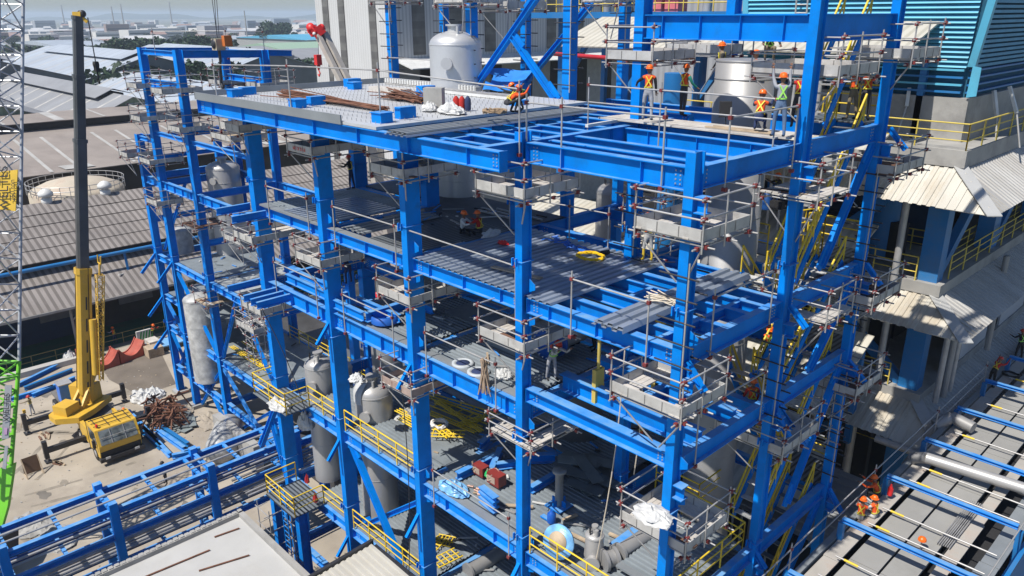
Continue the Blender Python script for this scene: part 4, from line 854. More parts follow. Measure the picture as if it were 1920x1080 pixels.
def stairs(label, p, q, width=1.0, side=(1, 0, 0), n=12, tread=GALV):
    """p: foot, q: head of the left stringer"""
    p, q = Vector(p), Vector(q); s = Vector(side).normalized()*width; d = q-p; up = Vector((0, 0, 1)); t = thing('stair', label, 'stairs', p, 'blue steel stairs with yellow rails')
    for o_ in (Vector((0, 0, 0)), s):
        m = MB(); m.bar(o_, d+o_, .05, .26, BLUE); part(m, 'stringer', t)
    m = MB(); run = Vector((d.x, d.y, 0)).normalized()
    for i in range(n):
        c = d*((i+.5)/n)+s/2; m.cut(); m.obox(c, s/2*.94, run*.13, Vector((0, 0, .02)), tread)
    part(m, 'tread', t)
    for o_ in (Vector((0, 0, 0)), s):
        m = MB(); m.path([o_+up*.95, d+o_+up*.95], .042, YEL); m.path([o_+up*.5, d+o_+up*.5], .036, YEL)
        for i in range(5): c = d*(i/4)+o_; m.tube(c, c+up*.95, .03, YEL, 6)
        m.path([o_+up*.95, o_+up*.95-run*.25, o_+up*.5-run*.25, o_+up*.5], .03, YEL); part(m, 'handrail', t)
    return t
stairs('upper steel stair with yellow rails reaching the roof level', (-1.5, 7.3, .1), (-1.5, 10.9, 5.0), .95)
stairs('stair with white treads between second floor and third floor', (-1.5, 7.2, -3.5), (-1.5, 10.9, .05), .95, tread=mat('pale_tread', (.5, .5, .49), .6))
stairs('long stair with pale treads between first and second floor', (-1.5, 6.6, -9.2), (-1.5, 10.9, -3.5), .95, tread=MATS['pale_tread'])
stairs('lowest dark stair with yellow rails at the bottom right', (-1.5, 6.4, -15.0), (-1.5, 10.9, -9.25), 1.0, tread=DECKG)
stairs('second flight running the other way in the right bay', (-2.6, 10.9, -9.2), (-2.6, 7.2, -3.5), .9)
stairs('short stair flight behind the corner column', (-2.6, 10.9, -3.4), (-2.6, 7.4, .0), .9, tread=MATS['pale_tread'])
stairs('top stair flight with two workers at its head', (-1.75, 8.6, 5.05), (-1.75, 11.0, 8.4), .9)
handrail('tangle of yellow rails stored upright on the stair landing', [(-2.4, 10.9, 0.1), (-2.2, 11.6, .1), (-1.6, 11.4, .1), (-2.0, 10.9, .1)], 1.5, .4)
# vertical cat ladder under the lower balcony
m = MB()
for x in (-22.2, -21.7): m.tube((x, -1.35, GZ), (x, -1.35, -14), .03, BLUE, 6)
for k in range(26): m.tube((-22.2, -1.35, GZ+.3*k+.2), (-21.7, -1.35, GZ+.3*k+.2), .02, BLUE, 5)
solo(m, 'cat_ladder', 'narrow blue vertical ladder under the lower balcony', 'ladder')
m = MB()
for x in (-24.6, -23.3):
    for y in (-1.6, -.4): m.tube((x, y, GZ), (x, y, -16), .027, GALV, 6)
for k in range(6):
    z = GZ+.6+k; m.tube((-24.9, -1.6, z), (-23, -1.6, z), .027, GALV, 6); m.tube((-24.9, -.4, z), (-23, -.4, z), .027, GALV, 6); m.tube((-23.3, -1.9, z+.1), (-23.3, 0, z+.1), .027, GALV, 6); m.tube((-24.6, -1.6, z), (-23.3, -1.6, z+1), .025, GALV, 6)
solo(m, 'scaffold_tower', 'small tube scaffold tower beside the dark blue post under the lower balcony', 'scaffold')
for (x, y, lb) in ((-23.9, -1.0, 'dark blue post under the outer end of the lower balcony'), (-21.0, -1.1, 'dark blue post with the ladder under the lower balcony')): m = MB(); hcol(m, x, y, .4, .5, GZ, -15.3, BLUE); solo(m, 'balcony_post', lb, 'post')

for z, lab in ((5.0, 'upper'), (.05, 'middle'), (-3.5, 'lower'), (-9.25, 'lowest')):
    handrail('yellow landing rail behind the far right column at the %s stair head' % lab, [(-2.6, 12.7, z), (-.45, 12.7, z), (-.45, 11.8, z)], 1.1, 1.0, .036)
# ================================================================ MOBILE CRANE
cr = thing('mobile_crane', 'yellow mobile truck crane with a tall grey telescopic boom parked on the sandy yard', 'crane', (-50, -2.6, GZ))
def cl(x, y, z): return (x, y, GZ+z)
m = MB(); m.box(cl(-57.2, -3.3, .75), cl(-46.4, -1.9, 1.25), DARK); m.box(cl(-57.2, -3.9, 1.25), cl(-47.2, -1.3, 1.42), mat('carrier_deck', (.12, .12, .12), .7, dirt=(.25, .22, .18), dirt_amt=.5)); m.box(cl(-49.8, -3.95, .7), cl(-46.6, -3.7, 1.9), CRY); m.box(cl(-49.8, -1.5, .7), cl(-47.4, -1.3, 1.8), CRY); pw(m, 'chassis', cr)
for x in (-56.2, -54.9, -49.6, -46.0):
    for s, y in ((-1, -3.85), (1, -1.35)):
        m = MB(); m.lathe(cl(x, y-.17, .55), [(.3, 0), (.52, .0), (.55, .06), (.55, .28), (.52, .34), (.3, .34)], BLACK, 20, axis=(0, 1, 0)); m.lathe(cl(x, y-.19, .55), [(.05, 0), (.28, .02), (.28, .36), (.05, .38)], GALV, 14, axis=(0, 1, 0)); pw(m, 'wheel', cr)
# cab, wide and low at the road end
m = MB(); y0, y1 = -4.0, -1.15
m.add([cl(-47.1, y0, .55), cl(-44.9, y0, .55), cl(-44.75, y0, 1.55), cl(-45.25, y0, 2.65), cl(-47.1, y0, 2.75), cl(-47.1, y1, .55), cl(-44.9, y1, .55), cl(-44.75, y1, 1.55), cl(-45.25, y1, 2.65), cl(-47.1, y1, 2.75)],
      [(0,1,2,3,4), (9,8,7,6,5), (1,6,7,2), (2,7,8,3), (3,8,9,4), (4,9,5,0), (0,5,6,1)], CRY); cab = pw(m, 'cab', cr)
def cabpart(mb, name):
    o = part(mb, name, cab); return o
m = MB(); e = .02
m.add([cl(-44.75+.005, y0+.16, 1.6), cl(-44.75+.005, y1-.16, 1.6), cl(-45.22+e, y1-.2, 2.56), cl(-45.22+e, y0+.2, 2.56)], [(0,1,2,3)], mat('windscreen', (.16, .18, .18), .12, 0, .6, 2.2)); cabpart(m, 'windscreen')
m = MB(); m.add([cl(-46.8, y0-.01, 1.55), cl(-45.1, y0-.01, 1.55), cl(-45.4, y0-.01, 2.5), cl(-46.8, y0-.01, 2.5)], [(0,1,2,3)], GLASS); cabpart(m, 'side_window')
m = MB()
for k in range(4): m.box(cl(-47.0, y0+.3+k*.72, 2.76), cl(-45.4, y0+.34+k*.72, 2.80), DARK)
for k in range(3): m.box(cl(-46.9+k*.6, y0+.1, 2.76), cl(-46.86+k*.6, y1-.1, 2.80), DARK)
cabpart(m, 'roof_rack')
m = MB(); m.box(cl(-45.0, y0-.1, .35), cl(-44.6, y1+.1, .62), DARK); m.box(cl(-44.92, y0+.05, .6), cl(-44.80, y1-.05, 1.08), BLACK); cabpart(m, 'bumper')
m = MB()
for k in (.33, .66): yy = y0+(y1-y0)*k; m.bar(cl(-44.72, yy, 1.6), cl(-45.18, yy, 2.56), .05, .03, GALV)
m.bar(cl(-44.9, y0+.2, 2.1), cl(-44.9, y1-.2, 2.1), .03, .03, GALV); cabpart(m, 'window_frame')
m = MB(); m.box(cl(-47.15, y0-.03, .6), cl(-47.10, y1+.03, 2.7), DARK); m.box(cl(-46.9, y0-.02, .6), cl(-45.4, y0-.005, .68), DARK); m.box(cl(-45.95, y0-.02, .7), cl(-45.90, y0-.005, 2.4), DARK); m.tube(cl(-45.6, y0+.3, 2.75), cl(-45.6, y0+.3, 2.95), .09, RED, 8); cabpart(m, 'door_seam')
for y in (y0+.25, y1-.6): m = MB(); m.box(cl(-44.58, y, .55), cl(-44.55, y+.32, .72), WHITE); cabpart(m, 'headlight')
for y in (y0-.28, y1+.08): m = MB(); m.box(cl(-45.3, y, 1.4), cl(-45.1, y+.2, 2.0), DARK); m.tube(cl(-45.2, y+.1, 2.0), cl(-45.3, y+.1, 2.5), .02, DARK, 5); cabpart(m, 'mirror')
# outriggers
for (x, sgn) in ((-53.8, -1), (-48.2, -1), (-54.0, 1), (-48.4, 1)):
    yy = -2.6+sgn*1.4; ye = -2.6+sgn*(3.9 if sgn < 0 else 3.1); m = MB(); m.box(cl(x-.16, yy, .75), cl(x+.16, ye, 1.12), DARK); m.box(cl(x-.17, ye, .35), cl(x+.17, ye+sgn*.3, 1.7), DARK); m.tube(cl(x, ye+sgn*.15, .1), cl(x, ye+sgn*.15, .5), .08, GALV, 8); m.box(cl(x-.3, ye-.2+sgn*.15, .04), cl(x+.3, ye+.2+sgn*.15, .12), DARK); pw(m, 'outrigger', cr)
# slewing body with counterweight
a = math.radians(-25)
bx, by = -51.6, -2.7
m = MB(); m.lathe(cl(bx, by, 1.4), [(1.0, 0), (1.05, .3), (.9, .32)], DARK, 24)
m.prof(cl(bx, by, 1.75), cl(bx, by, 2.2), [(-1.35, -2.4), (.2, -3.0), (1.2, -2.5), (1.45, -1.0), (1.2, 1.2), (-1.2, 1.3), (-1.45, -.8)], CRY, up=(-.55, .84, 0)); pw(m, 'slewing_deck', cr)
m = MB(); c = Vector(cl(bx+.9, by-1.6, 2.2)); m.obox(c+Vector((0, 0, .35)), (.55, .3, 0), (-.3, .55, 0), (0, 0, .38), CRY); 
text = text_mesh
pw(m, 'winch_housing', cr)
m = MB(); m.obox(cl(bx-.4, by+.2, 2.9), (.8, .5, 0), (-.35, .5, 0), (0, 0, .65), CRY); m.bar(cl(bx+.9, by-1.3, 2.4), cl(bx-.5, by+.6, 4.2), .18, .3, CRY); m.bar(cl(bx+1.2, by-.6, 2.4), cl(bx-.1, by+1.0, 4.2), .18, .3, CRY); m.tube(cl(bx+.8, by-.9, 2.5), cl(bx+.8, by-.9, 2.9), .35, DARK, 12); pw(m, 'boom_foot', cr)
m = MB(); m.obox(cl(bx-1.9, by-.9, 2.7), (.5, 0, 0), (0, .45, 0), (0, 0, .75), mat('blue_cab_paint', (.03, .17, .62), .4)); m.obox(cl(bx-1.9, by-.9, 3.47), (.56, 0, 0), (0, .5, 0), (0, 0, .03), GALV); pw(m, 'operator_cab', cr)
P0 = Vector(cl(bx+.2, by+.0, 3.0)); P3 = atu(145, 30, -50.8); P1 = P0+(P3-P0)*.36; D_ = (P3-P0).normalized()
hexo = lambda w_, h_: [(-w_, -h_*.6), (-w_*.6, -h_), (w_*.6, -h_), (w_, -h_*.6), (w_, h_), (-w_, h_)]
m = MB(); m.prof(P0, P1, hexo(.39, .48), CRY, up=(0, 1, .1)); m.prof(P1-D_*.45, P1, hexo(.44, .53), CRY, up=(0, 1, .1)); pw(m, 'base_boom', cr)
m = MB(); k0 = P1
for f, w_ in ((.70, .30), (.86, .27), (1.0, .24)):
    k1 = P0+(P3-P0)*f; m.prof(k0, k1, hexo(w_, w_*1.25), BOOMG, up=(0, 1, .1)); m.prof(k1-D_*.25, k1, hexo(w_+.05, w_*1.25+.05), BOOMG, up=(0, 1, .1)); k0 = k1-D_*.02
pw(m, 'telescopic_boom', cr)
m = MB(); m.obox(P3+D_*.12, D_*.16, (.2, .2, 0), (-.1, .1, 0), CRY); m.lathe(P3+D_*.3+Vector((.2, .2, -.15)), [(.05, -.14), (.24, -.14), (.24, .14), (.05, .14)], DARK, 16, axis=(.7, -.7, 0)); m.bar(P3+D_*.2, P3+Vector((.4, .45, -.4)), .14, .2, CRY); pw(m, 'boom_head', cr)
hk = P3+Vector((.42, .5, -.1)); m = MB(); m.tube(hk, hk-Vector((0, 0, 2.9)), .02, DARK, 4); m.tube(hk+Vector((.12, 0, 0)), hk+Vector((.12, 0, -2.9)), .02, DARK, 4); m.box(hk+Vector((-.2, -.12, -3.6)), hk+Vector((.28, .12, -2.9)), BLACK); m.lathe(hk+Vector((.04, -.16, -3.1)), [(.02, 0), (.2, 0), (.2, .32), (.02, .32)], BLACK, 12, axis=(0, 1, 0)); m.path([hk+Vector((.04, 0, -3.6)), hk+Vector((.04, 0, -4.0)), hk+Vector((-.1, 0, -4.2)), hk+Vector((.05, 0, -4.4)), hk+Vector((.18, 0, -4.2))], .06, BLACK); pw(m, 'hook_block', cr)
# folded lattice jib along the boom
def lattice(mb, p, q, w0, w1, mt, n=14, r=.045, up=(0, 1, 0), rb=.025):
    p, q = Vector(p), Vector(q); d, s, t = _basis(q-p, up); C = []
    for a_, b_ in ((-1, -1), (1, -1), (1, 1), (-1, 1)):
        mb.tube(p+(s*a_+t*b_)*w0/2, q+(s*a_+t*b_)*w1/2, r, mt, 6); C.append((a_, b_))
    def pt(i, f): a_, b_ = C[i % 4]; return p+(q-p)*f+(s*a_+t*b_)*(w0+(w1-w0)*f)/2
    for k in range(n):
        for i in range(4):
            f0, f1 = k/n, (k+1)/n
            if k % 2: mb.tube(pt(i, f0), pt(i+1, f1), rb, mt, 5)
            else: mb.tube(pt(i+1, f0), pt(i, f1), rb, mt, 5)
            mb.tube(pt(i, f1), pt(i+1, f1), rb, mt, 5)
jo = Vector((.75, .95, 0)); m = MB(); lattice(m, P0+D_*1.0+jo, P0+D_*9.4+jo, .25, .5, CRY, 16, .035); j = P0+D_*9.4+jo
m.path([j, j+D_*.9], .08, CRY); m.path([j+D_*1.3+Vector((-.35, 0, .2)), j+D_*.9+Vector((-.3, 0, 0)), j+D_*.9+Vector((.3, 0, 0)), j+D_*1.3+Vector((.35, 0, .2))], .06, CRY); pw(m, 'folded_jib', cr)
m = MB(); m.tube(P0+D_*1.5+Vector((.5, .65, 0)), P0+D_*6+Vector((.45, .5, 0)), .27, CRY, 12); pw(m, 'lifting_cylinder', cr)
# ================================================================ LATTICE BOOM CRANE AT THE LEFT EDGE
lc = thing('lattice_crane', 'silver lattice boom crane with bright green foot cut by the left edge', 'crane', atd(0, 1000, 45))
Pt = [atd(44, -40, 45), atd(36, 676, 45), atd(35, 700, 45), atd(22, 960, 45)]
lw = 2.1; sh = -_r*lw/2-_fw*lw/2
m = MB(); lattice(m, Pt[1]+sh, Pt[0]+sh, lw, lw, LATT, 15, .10, up=tuple(_fw), rb=.045); pw(m, 'silver_boom', lc)
m = MB(); lattice(m, Pt[3]+sh+(Pt[2]-Pt[3])*.35, Pt[1]+sh, lw*.9, lw, GREENC, 7, .12, up=tuple(_fw), rb=.06); pw(m, 'green_boom_foot', lc)
b0 = Pt[3]; m = MB()
p_, q_ = atd(24, 870, 45), atd(-70, 905, 45)
m.add([atd(26, 868, 44.9), atd(-60, 900, 44.9), atd(-50, 1010, 44.9), atd(4, 985, 44.9), atd(14, 950, 44.9)], [(0,1,2,3,4)], GREENC)
m.add([x+_fw*.25 for x in [atd(26, 868, 44.9), atd(-60, 900, 44.9), atd(-50, 1010, 44.9), atd(4, 985, 44.9), atd(14, 950, 44.9)]], [(4,3,2,1,0)], GREENC)
vs = [atd(26, 868, 44.9), atd(14, 950, 44.9), atd(4, 985, 44.9)]
for a_, b_ in zip(vs, vs[1:]): m.add([a_, b_, b_+_fw*.25, a_+_fw*.25], [(0,1,2,3)], GREENC)
m.obox(atd(-30, 1030, 45), _r*1.5, _fw*.8, _u*.9, DARK); pw(m, 'foot_plate', lc)
YS = mat('sign_yellow', (.62, .40, .03), .5, 0, .08, 3); BK = mat('sign_black', (.012, .012, .012), .6)
def sign(pts, mt_, dist, name):
    q = [atd(x, y, dist) for x, y in pts]; m = MB(); m.quad(q, mt_, .05); return m, q
m, q = sign([(0, 322), (33, 318), (29, 396), (-4, 392)][::-1], YS, 42.6, 'sign'); m.add([x+_fw*.05 for x in q], [(0,1,2,3)], YS); sg = pw(m, 'sign_board', lc)
def txt(s, px, py, dist, size, mt_, parent, ang=90, name='lettering'):
    o = atd(px, py, dist); ca, sa = math.cos(math.radians(ang)), math.sin(math.radians(ang)); ex = _r*ca+_u*sa; ey = -_r*sa+_u*ca; return text_obj(s, size, mt_, name, parent, frame_m(o-parent.location, ex, ey))
def wtxt(*a, **k):
    o = txt(*a, **k); return o
txt('WELTES', 8, 354, 42.5, .70, BK, lc, 91.5); txt('260 ton', 23.5, 357, 42.5, .38, BK, lc, 91.5)
GS = mat('sign_grey', (.24, .25, .27), .5)
m = MB(); q = [atd(x, y, 42.6) for x, y in [(3, 824), (16, 822), (22, 722), (9, 722)]]; m.quad(q, GS, .04); m.quad([x+_fw*.04 for x in q[::-1]], GS); pw(m, 'sign_board', lc)
txt('WELTES', 12, 764, 42.5, .44, BK, lc, 86.5); 
m = MB(); q = [atd(x, y, 42.6) for x, y in [(4, 878), (11, 880), (15, 836), (9, 836)]]; m.quad(q, GS, .04); m.quad([x+_fw*.04 for x in q[::-1]], GS); pw(m, 'sign_board', lc)
m = MB(); q = [atd(x, y, 42.55) for x, y in [(7, 815), (13, 815), (14, 802), (8, 802)]]; m.quad(q, mat('sign_mauve', (.35, .22, .36), .6), .01); pw(m, 'emblem', lc)
# ================================================================ RED CRANE BEHIND
rc = thing('red_headed_crane', 'distant crane boom with bright red head and red hook before the white hall', 'crane', atd(640, 420, 80))
h0 = atd(592, 62, 78); b1 = atd(660, 260, 78); b2 = atd(604, 62, 78); m = MB()
m.bar(atd(596, 66, 78), atd(648, 170, 78), .5, .5, mat('boom_cream', (.45, .41, .36), .5)); m.bar(atd(607, 62, 78.6), atd(664, 175, 78.6), .65, .6, MATS['boom_cream']); m.bar(atd(648, 170, 78), atd(690, 262, 78), .7, .8, MATS['boom_cream']); m.bar(atd(602, 66, 78.3), atd(652, 168, 78.3), .18, .3, DARK); pw(m, 'boom', rc)
m = MB(); m.lathe(atd(583, 52, 77.8), [(.02, -.25), (.42, -.25), (.42, .25), (.02, .25)], RED, 14, axis=tuple(_fw)); m.bar(atd(583, 52, 78), atd(592, 64, 78), .7, .8, RED); m.bar(atd(588, 66, 78), atd(606, 52, 78), .7, .9, RED); m.lathe(atd(604, 52, 78), [(.02, -.3), (.3, -.3), (.3, .3), (.02, .3)], RED, 12, axis=tuple(_fw)); m.lathe(atd(589, 63, 77.4), [(.02, -.05), (.16, -.05), (.16, .05), (.02, .05)], WHITE, 10, axis=tuple(_fw)); pw(m, 'boom_head', rc)
hx = atd(597, 122, 78); m = MB(); m.tube(atd(597, 68, 78), hx, .02, DARK, 4); m.box(hx-Vector((.28, .28, .0)), hx+Vector((.28, .28, 1.0)), RED); m.tube(hx, hx-Vector((0, 0, .5)), .22, RED, 8, r2=.08); m.path([hx-Vector((0, 0, .5)), hx-Vector((-.2, 0, .8)), hx-Vector((0, 0, 1.1)), hx-Vector((.2, 0, .9))], .07, RED); pw(m, 'hook_block', rc)
# crane body on the ground so that the boom stands on something
g_ = atd(690, 262, 78); m = MB(); m.bar(g_, (g_.x+2.5, g_.y+1.5, GZ+2.5), .8, 1, MATS['boom_cream']); m.box((g_.x+.5, g_.y-1.5, GZ), (g_.x+7, g_.y+1.5, GZ+2.6), RED); pw(m, 'crane_body', rc)
# hoist ropes and load block over the tower frame
t = thing('hoist_block', 'cream and orange hoist block hanging on long ropes over the tower frame', 'hook block', atd(410, 88, 50)); c = t.location.copy(); m = MB()
for px, py in ((395, -20), (401, -20), (405, -20)): m.tube(atd(px, py, 50), c+Vector((R.uniform(-.25, .25), 0, .55)), .022, DARK, 5)
pw(m, 'rope', t)
m = MB(); m.box(c+Vector((-.35, -.3, -.2)), c+Vector((.35, .3, .5)), mat('cream_block', (.42, .36, .26), .6)); m.lathe(c+Vector((0, -.35, .2)), [(.02, 0), (.3, 0), (.3, .7), (.02, .7)], DARK, 14, axis=(0, 1, 0)); m.box(c+Vector((.36, .1, .05)), c+Vector((.75, .6, .7)), mat('orange_block', (.5, .14, .03), .6)); pw(m, 'block', t)
m = MB(); m.path([c+Vector((0, 0, -.2)), c+Vector((0, 0, -.9)), c+Vector((-.2, 0, -1.5)), c+Vector((-.3, 0, -2.3)), c+Vector((-.1, 0, -2.6)), c+Vector((.1, 0, -2.3))], .09, DARK); pw(m, 'hook', t)

m = MB()
for k in range(5): f = .05+k*.17; m.obox(P0+(P1-P0)*f+Vector((.40, .1, 0)), Vector((.02, .0, 0)), Vector((0, .05, .0)), D_*.5, DARK)
m.path([P0+D_*.6+Vector((.46, .25, 0)), P0+D_*3+Vector((.44, .28, 0)), P1+Vector((.42, .25, 0))], .03, BLACK, 5); m.path([P0+D_*.6+Vector((-.1, -.55, 0)), P1+Vector((-.05, -.5, 0))], .025, BLACK, 5); pw(m, 'hose', cr)
m = MB()
for (x, y, z, a_) in ((-55.5, -3.5, 1.43, .6), (-54.8, -1.7, 1.43, .5), (-48.8, -3.2, 1.43, .4), (-48.3, -1.9, 1.43, .35), (-47.9, -2.8, 1.43, .5)): m.box(cl(x, y, z), cl(x+a_, y+.4, z+a_*.7), R.choice([CRY, DARK, BOOMG]))
m.quad([cl(-48.6, -3.4, 1.95), cl(-47.6, -3.4, 1.95), cl(-47.6, -2.6, 1.98), cl(-48.6, -2.6, 1.98)], mat('pale_sheet', (.45, .55, .65), .6), .02); pw(m, 'deck_gear', cr)
text_obj('280', .22, BK, 'lettering', cr, frame_m(Vector(cl(-53.98, -5.2, .95))-cr.location, (0, -1, 0), (0, 0, 1))) if 0 else None
# ================================================================ RIGHT-HAND PROCESS BUILDING AND COOLING TOWER
V = 22.0
rb = thing('process_building', 'old grey and blue process building with cream skirt roofs at the right', 'building', (-3, V, GZ))
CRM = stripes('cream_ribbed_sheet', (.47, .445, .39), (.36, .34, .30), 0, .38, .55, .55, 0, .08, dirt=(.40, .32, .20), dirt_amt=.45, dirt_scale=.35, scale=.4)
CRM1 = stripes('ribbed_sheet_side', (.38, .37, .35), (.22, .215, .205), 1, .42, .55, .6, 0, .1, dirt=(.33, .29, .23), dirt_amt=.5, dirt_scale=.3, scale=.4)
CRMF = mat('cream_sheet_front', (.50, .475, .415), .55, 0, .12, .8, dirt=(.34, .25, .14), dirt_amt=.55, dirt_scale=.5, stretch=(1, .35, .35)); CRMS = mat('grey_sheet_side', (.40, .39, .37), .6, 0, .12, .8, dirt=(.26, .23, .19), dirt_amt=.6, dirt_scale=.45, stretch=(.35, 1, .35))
FLAT = mat('hip_flashing', (.42, .42, .41), .5, .1, .06)
UC = -.5        # corner of the building in u
def skirt(z_top, z_eave, out, x0=-16, y1=70, nm='skirt_roof'):
    m = MB(); e = out
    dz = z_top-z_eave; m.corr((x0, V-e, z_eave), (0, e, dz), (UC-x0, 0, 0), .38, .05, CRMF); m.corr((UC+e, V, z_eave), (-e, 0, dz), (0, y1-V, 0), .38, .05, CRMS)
    m.quad([(UC, V, z_top), (UC, V-e, z_eave), (UC+e, V-e, z_eave)], CRMF, .04); m.quad([(UC, V, z_top), (UC+e, V-e, z_eave), (UC+e, V, z_eave)], CRMS, .04)
    for k in range(1, 6): f = k/6; m.bar((UC+e*f, V-e, z_eave+.03), (UC+e*f, V-e*f, z_eave+dz*(1-f)+.03), .05, .04, CRMF); m.bar((UC+e, V-e*f, z_eave+.03), (UC+e*f, V-e*f, z_eave+dz*(1-f)+.03), .05, .04, CRMS)
    m.obox(Vector((UC+e/2, V-e/2, (z_top+z_eave)/2+.02)), Vector((e/2, -e/2, (z_eave-z_top)/2)), Vector((.22, .22, 0)), Vector((0, 0, .02)), FLAT)
    pw(m, nm, rb)
skirt(2.05, .55, 2.3, x0=-16); skirt(-4.1, -5.2, 2.2, x0=-16); skirt(-9.6, -10.9, 2.4, x0=-16)
m = MB(); m.box((-16, V-.25, 2.0), (UC+.25, V+30, 2.75), CONC); m.box((UC-.2, V+30, 2.0), (UC+.25, 80, 2.75), CONC); pw(m, 'roof_slab', rb)
m = MB(); m.box((-16, V-.2, -4.1), (UC+.2, V+50, -3.55), CONC); pw(m, 'floor_slab', rb)
m = MB(); m.box((-16, V-.2, -9.7), (UC+.2, V+50, -9.2), CONC); pw(m, 'floor_slab', rb)
for x, w_ in ((UC-.1, .9), (-7.5, .8), (-14.5, .8)):
    m = MB(); m.box((x-w_, V+.1, GZ), (x, V+.9, 2.0), BLUE2); pw(m, 'column', rb)
for k in range(5): m = MB(); y = V+8+k*8.5; m.box((UC-.9, y, GZ), (UC-.1, y+1.1, 2.0), BLUE2); pw(m, 'column', rb)
m = MB()
for (x0_, z0_, x1_, z1_) in ((-1.6, 1.9, -7.2, -3.5), (-7.4, -4.3, -1.4, -9.2), (-8.6, 1.9, -13.8, -3.5), (-1.5, -9.8, -7, -15)): m.bar((x0_, V+.5, z0_), (x1_, V+.5, z1_), .45, .45, BLUE2)
for k in range(5): y = V+8+k*8.5; m.bar((UC-.5, y-7, -3.6), (UC-.5, y, 1.9), .4, .5, BLUE2)
pw(m, 'brace', rb)
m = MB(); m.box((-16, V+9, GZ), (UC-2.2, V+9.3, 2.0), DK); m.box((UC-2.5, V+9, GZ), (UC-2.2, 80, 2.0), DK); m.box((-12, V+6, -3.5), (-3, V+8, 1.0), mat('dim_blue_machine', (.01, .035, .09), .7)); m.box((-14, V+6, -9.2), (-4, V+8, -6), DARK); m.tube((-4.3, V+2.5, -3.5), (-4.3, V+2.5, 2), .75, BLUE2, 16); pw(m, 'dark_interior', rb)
m = MB(); PG = mat('pale_grey_wall', (.47, .48, .50), .7, 0, .08, .4, dirt=(.33, .34, .36), dirt_amt=.4); m.box((UC+.0, V+5.6, -9.2), (UC+.12, V+10, -5.0), PG); m.box((UC, V+12.5, -9.2), (UC+.12, V+17.5, -5.0), PG); m.box((UC, V+3.2, -9.2), (UC+.12, V+5.0, -5.0), PG); pw(m, 'wall_panel', rb)
# yellow rails of the building
Y2 = mat('old_yellow_rail', (.60, .46, .08), .6, 0, .15, 2)
handrail('yellow railing round the slab under the cyan louvers', [(-15.5, V-.15, 2.75), (UC+.15, V-.15, 2.75), (UC+.15, 60, 2.75)], 1.15, 2.1, .035, Y2, 'weathered yellow railings of the process building')
handrail('yellow railing on the dark middle floor of the process building', [(-15.5, V-.1, -3.55), (UC-1.0, V-.1, -3.55)], 1.15, 2.1, .035, Y2, 'weathered yellow railings of the process building')
handrail('yellow railing along the side of the middle floor of the process building', [(UC+.05, V+1.2, -3.55), (UC+.05, 60, -3.55)], 1.15, 2.1, .035, Y2, 'weathered yellow railings of the process building')
handrail('yellow railing on the lower floor beside the grey pipes', [(-15.5, V-.1, -9.2), (UC-1.4, V-.1, -9.2)], 1.15, 2.1, .035, Y2, 'weathered yellow railings of the process building')
handrail('dim yellow railing deep inside the dark middle floor', [(-12, V+5, -3.55), (-1.5, V+5, -3.55), (-1.5, V+20, -3.55)], 1.15, 2.1, .035, Y2, 'weathered yellow railings of the process building')
handrail('dim yellow railing deep inside the lowest floor', [(-12, V+2, -14), (-2, V+2, -14)], 1.15, 2.1, .035, Y2, 'weathered yellow railings of the process building')
for i, (x, y, z0_, z1_, r_) in enumerate(((-2.3, V-.5, -9.0, 1.2, .17), (-1.15, V+.3, -9.2, 2, .0), (-3.9, V-.6, -9.6, -5.2, .17), (-3.35, V-.6, -9.6, -5.2, .17), (.25, V+.4, -9.6, -5.0, .14), (.3, V+1.3, -9.6, -5.0, .17), (.3, V+2.2, -9.6, -5.0, .14), (-6.0, V-.3, -16, -9.6, .17), (-5.2, V-.3, -16, -9.6, .2), (-4.3, V-.3, -16, -9.6, .17), (-3.2, V-.2, -16, -9.6, .22), (.35, V+7.6, -9, -3.6, .15), (.35, V+15.2, -8, -1.6, .17))):
    if r_: m = MB(); m.tube((x, y, z0_), (x, y, z1_), r_, STEEL2 if i % 2 else GALV, 10); solo(m, 'vertical_pipe', ['long grey pipe standing before the middle railing', '', 'left one of two grey pipes before the insulated tank', 'right one of two grey pipes before the insulated tank', 'first grey pipe beside the blue corner column', 'second grey pipe beside the blue corner column', 'third grey pipe beside the blue corner column', 'leftmost thick pipe under the lowest skirt roof', 'second thick pipe under the lowest skirt roof', 'third thick pipe under the lowest skirt roof', 'thickest pipe under the lowest skirt roof', 'thin pipe beside the pale wall panel', 'thin pipe far along the side wall'][i], 'pipe', 'grey pipes of the process building')
vessel('insulated_tank', 'banded silver insulated tank on the dark lower floor of the process building', -5.4, V+2.6, -9.2, -5.0, 1.55, mt=mat('insulation_foil', (.33, .33, .33), .4, .6, .15, 2), dome=.2, nozzle=False)
vessel('insulated_tank', 'dim silver tank behind the far right column', -9.6, V+2.6, -9.2, -4.6, 1.3, mt=MATS['insulation_foil'], dome=.2, nozzle=False)
# cooling tower
ct = thing('cooling_tower', 'cyan louvered cooling tower on a concrete basin at the top right', 'cooling tower', (-6, V+3, 2.7))
cu, cv = -1.3, V+2.2
m = MB(); m.box((cu-13, cv, 2.7), (cu, cv+34, 4.75), CONC); m.box((cu-6.0, cv-.02, 2.8), (cu-5.9, cv, 4.7), DARK); pw(m, 'basin', ct)
z1 = 10.4; lean = .8; m = MB()
def face_pt(a, z): return (a, cv+.1+ (z-5.8)*0-.0, z)
nb = 20
for k in range(nb):
    z = 6.1+k*.215; o = (z-6.1)*.16
    m.quad([(cu-11.5, cv+.0-o, z), (cu-.35+o*.5, cv+.0-o, z), (cu-.35+o*.5, cv+.13-o, z+.165), (cu-11.5, cv+.13-o, z+.165)][::1], CYAN, .02)
pw(m, 'louver', ct, 'bright cyan slats'); ct.children[-1]['kind'] = 'stuff'
m = MB()
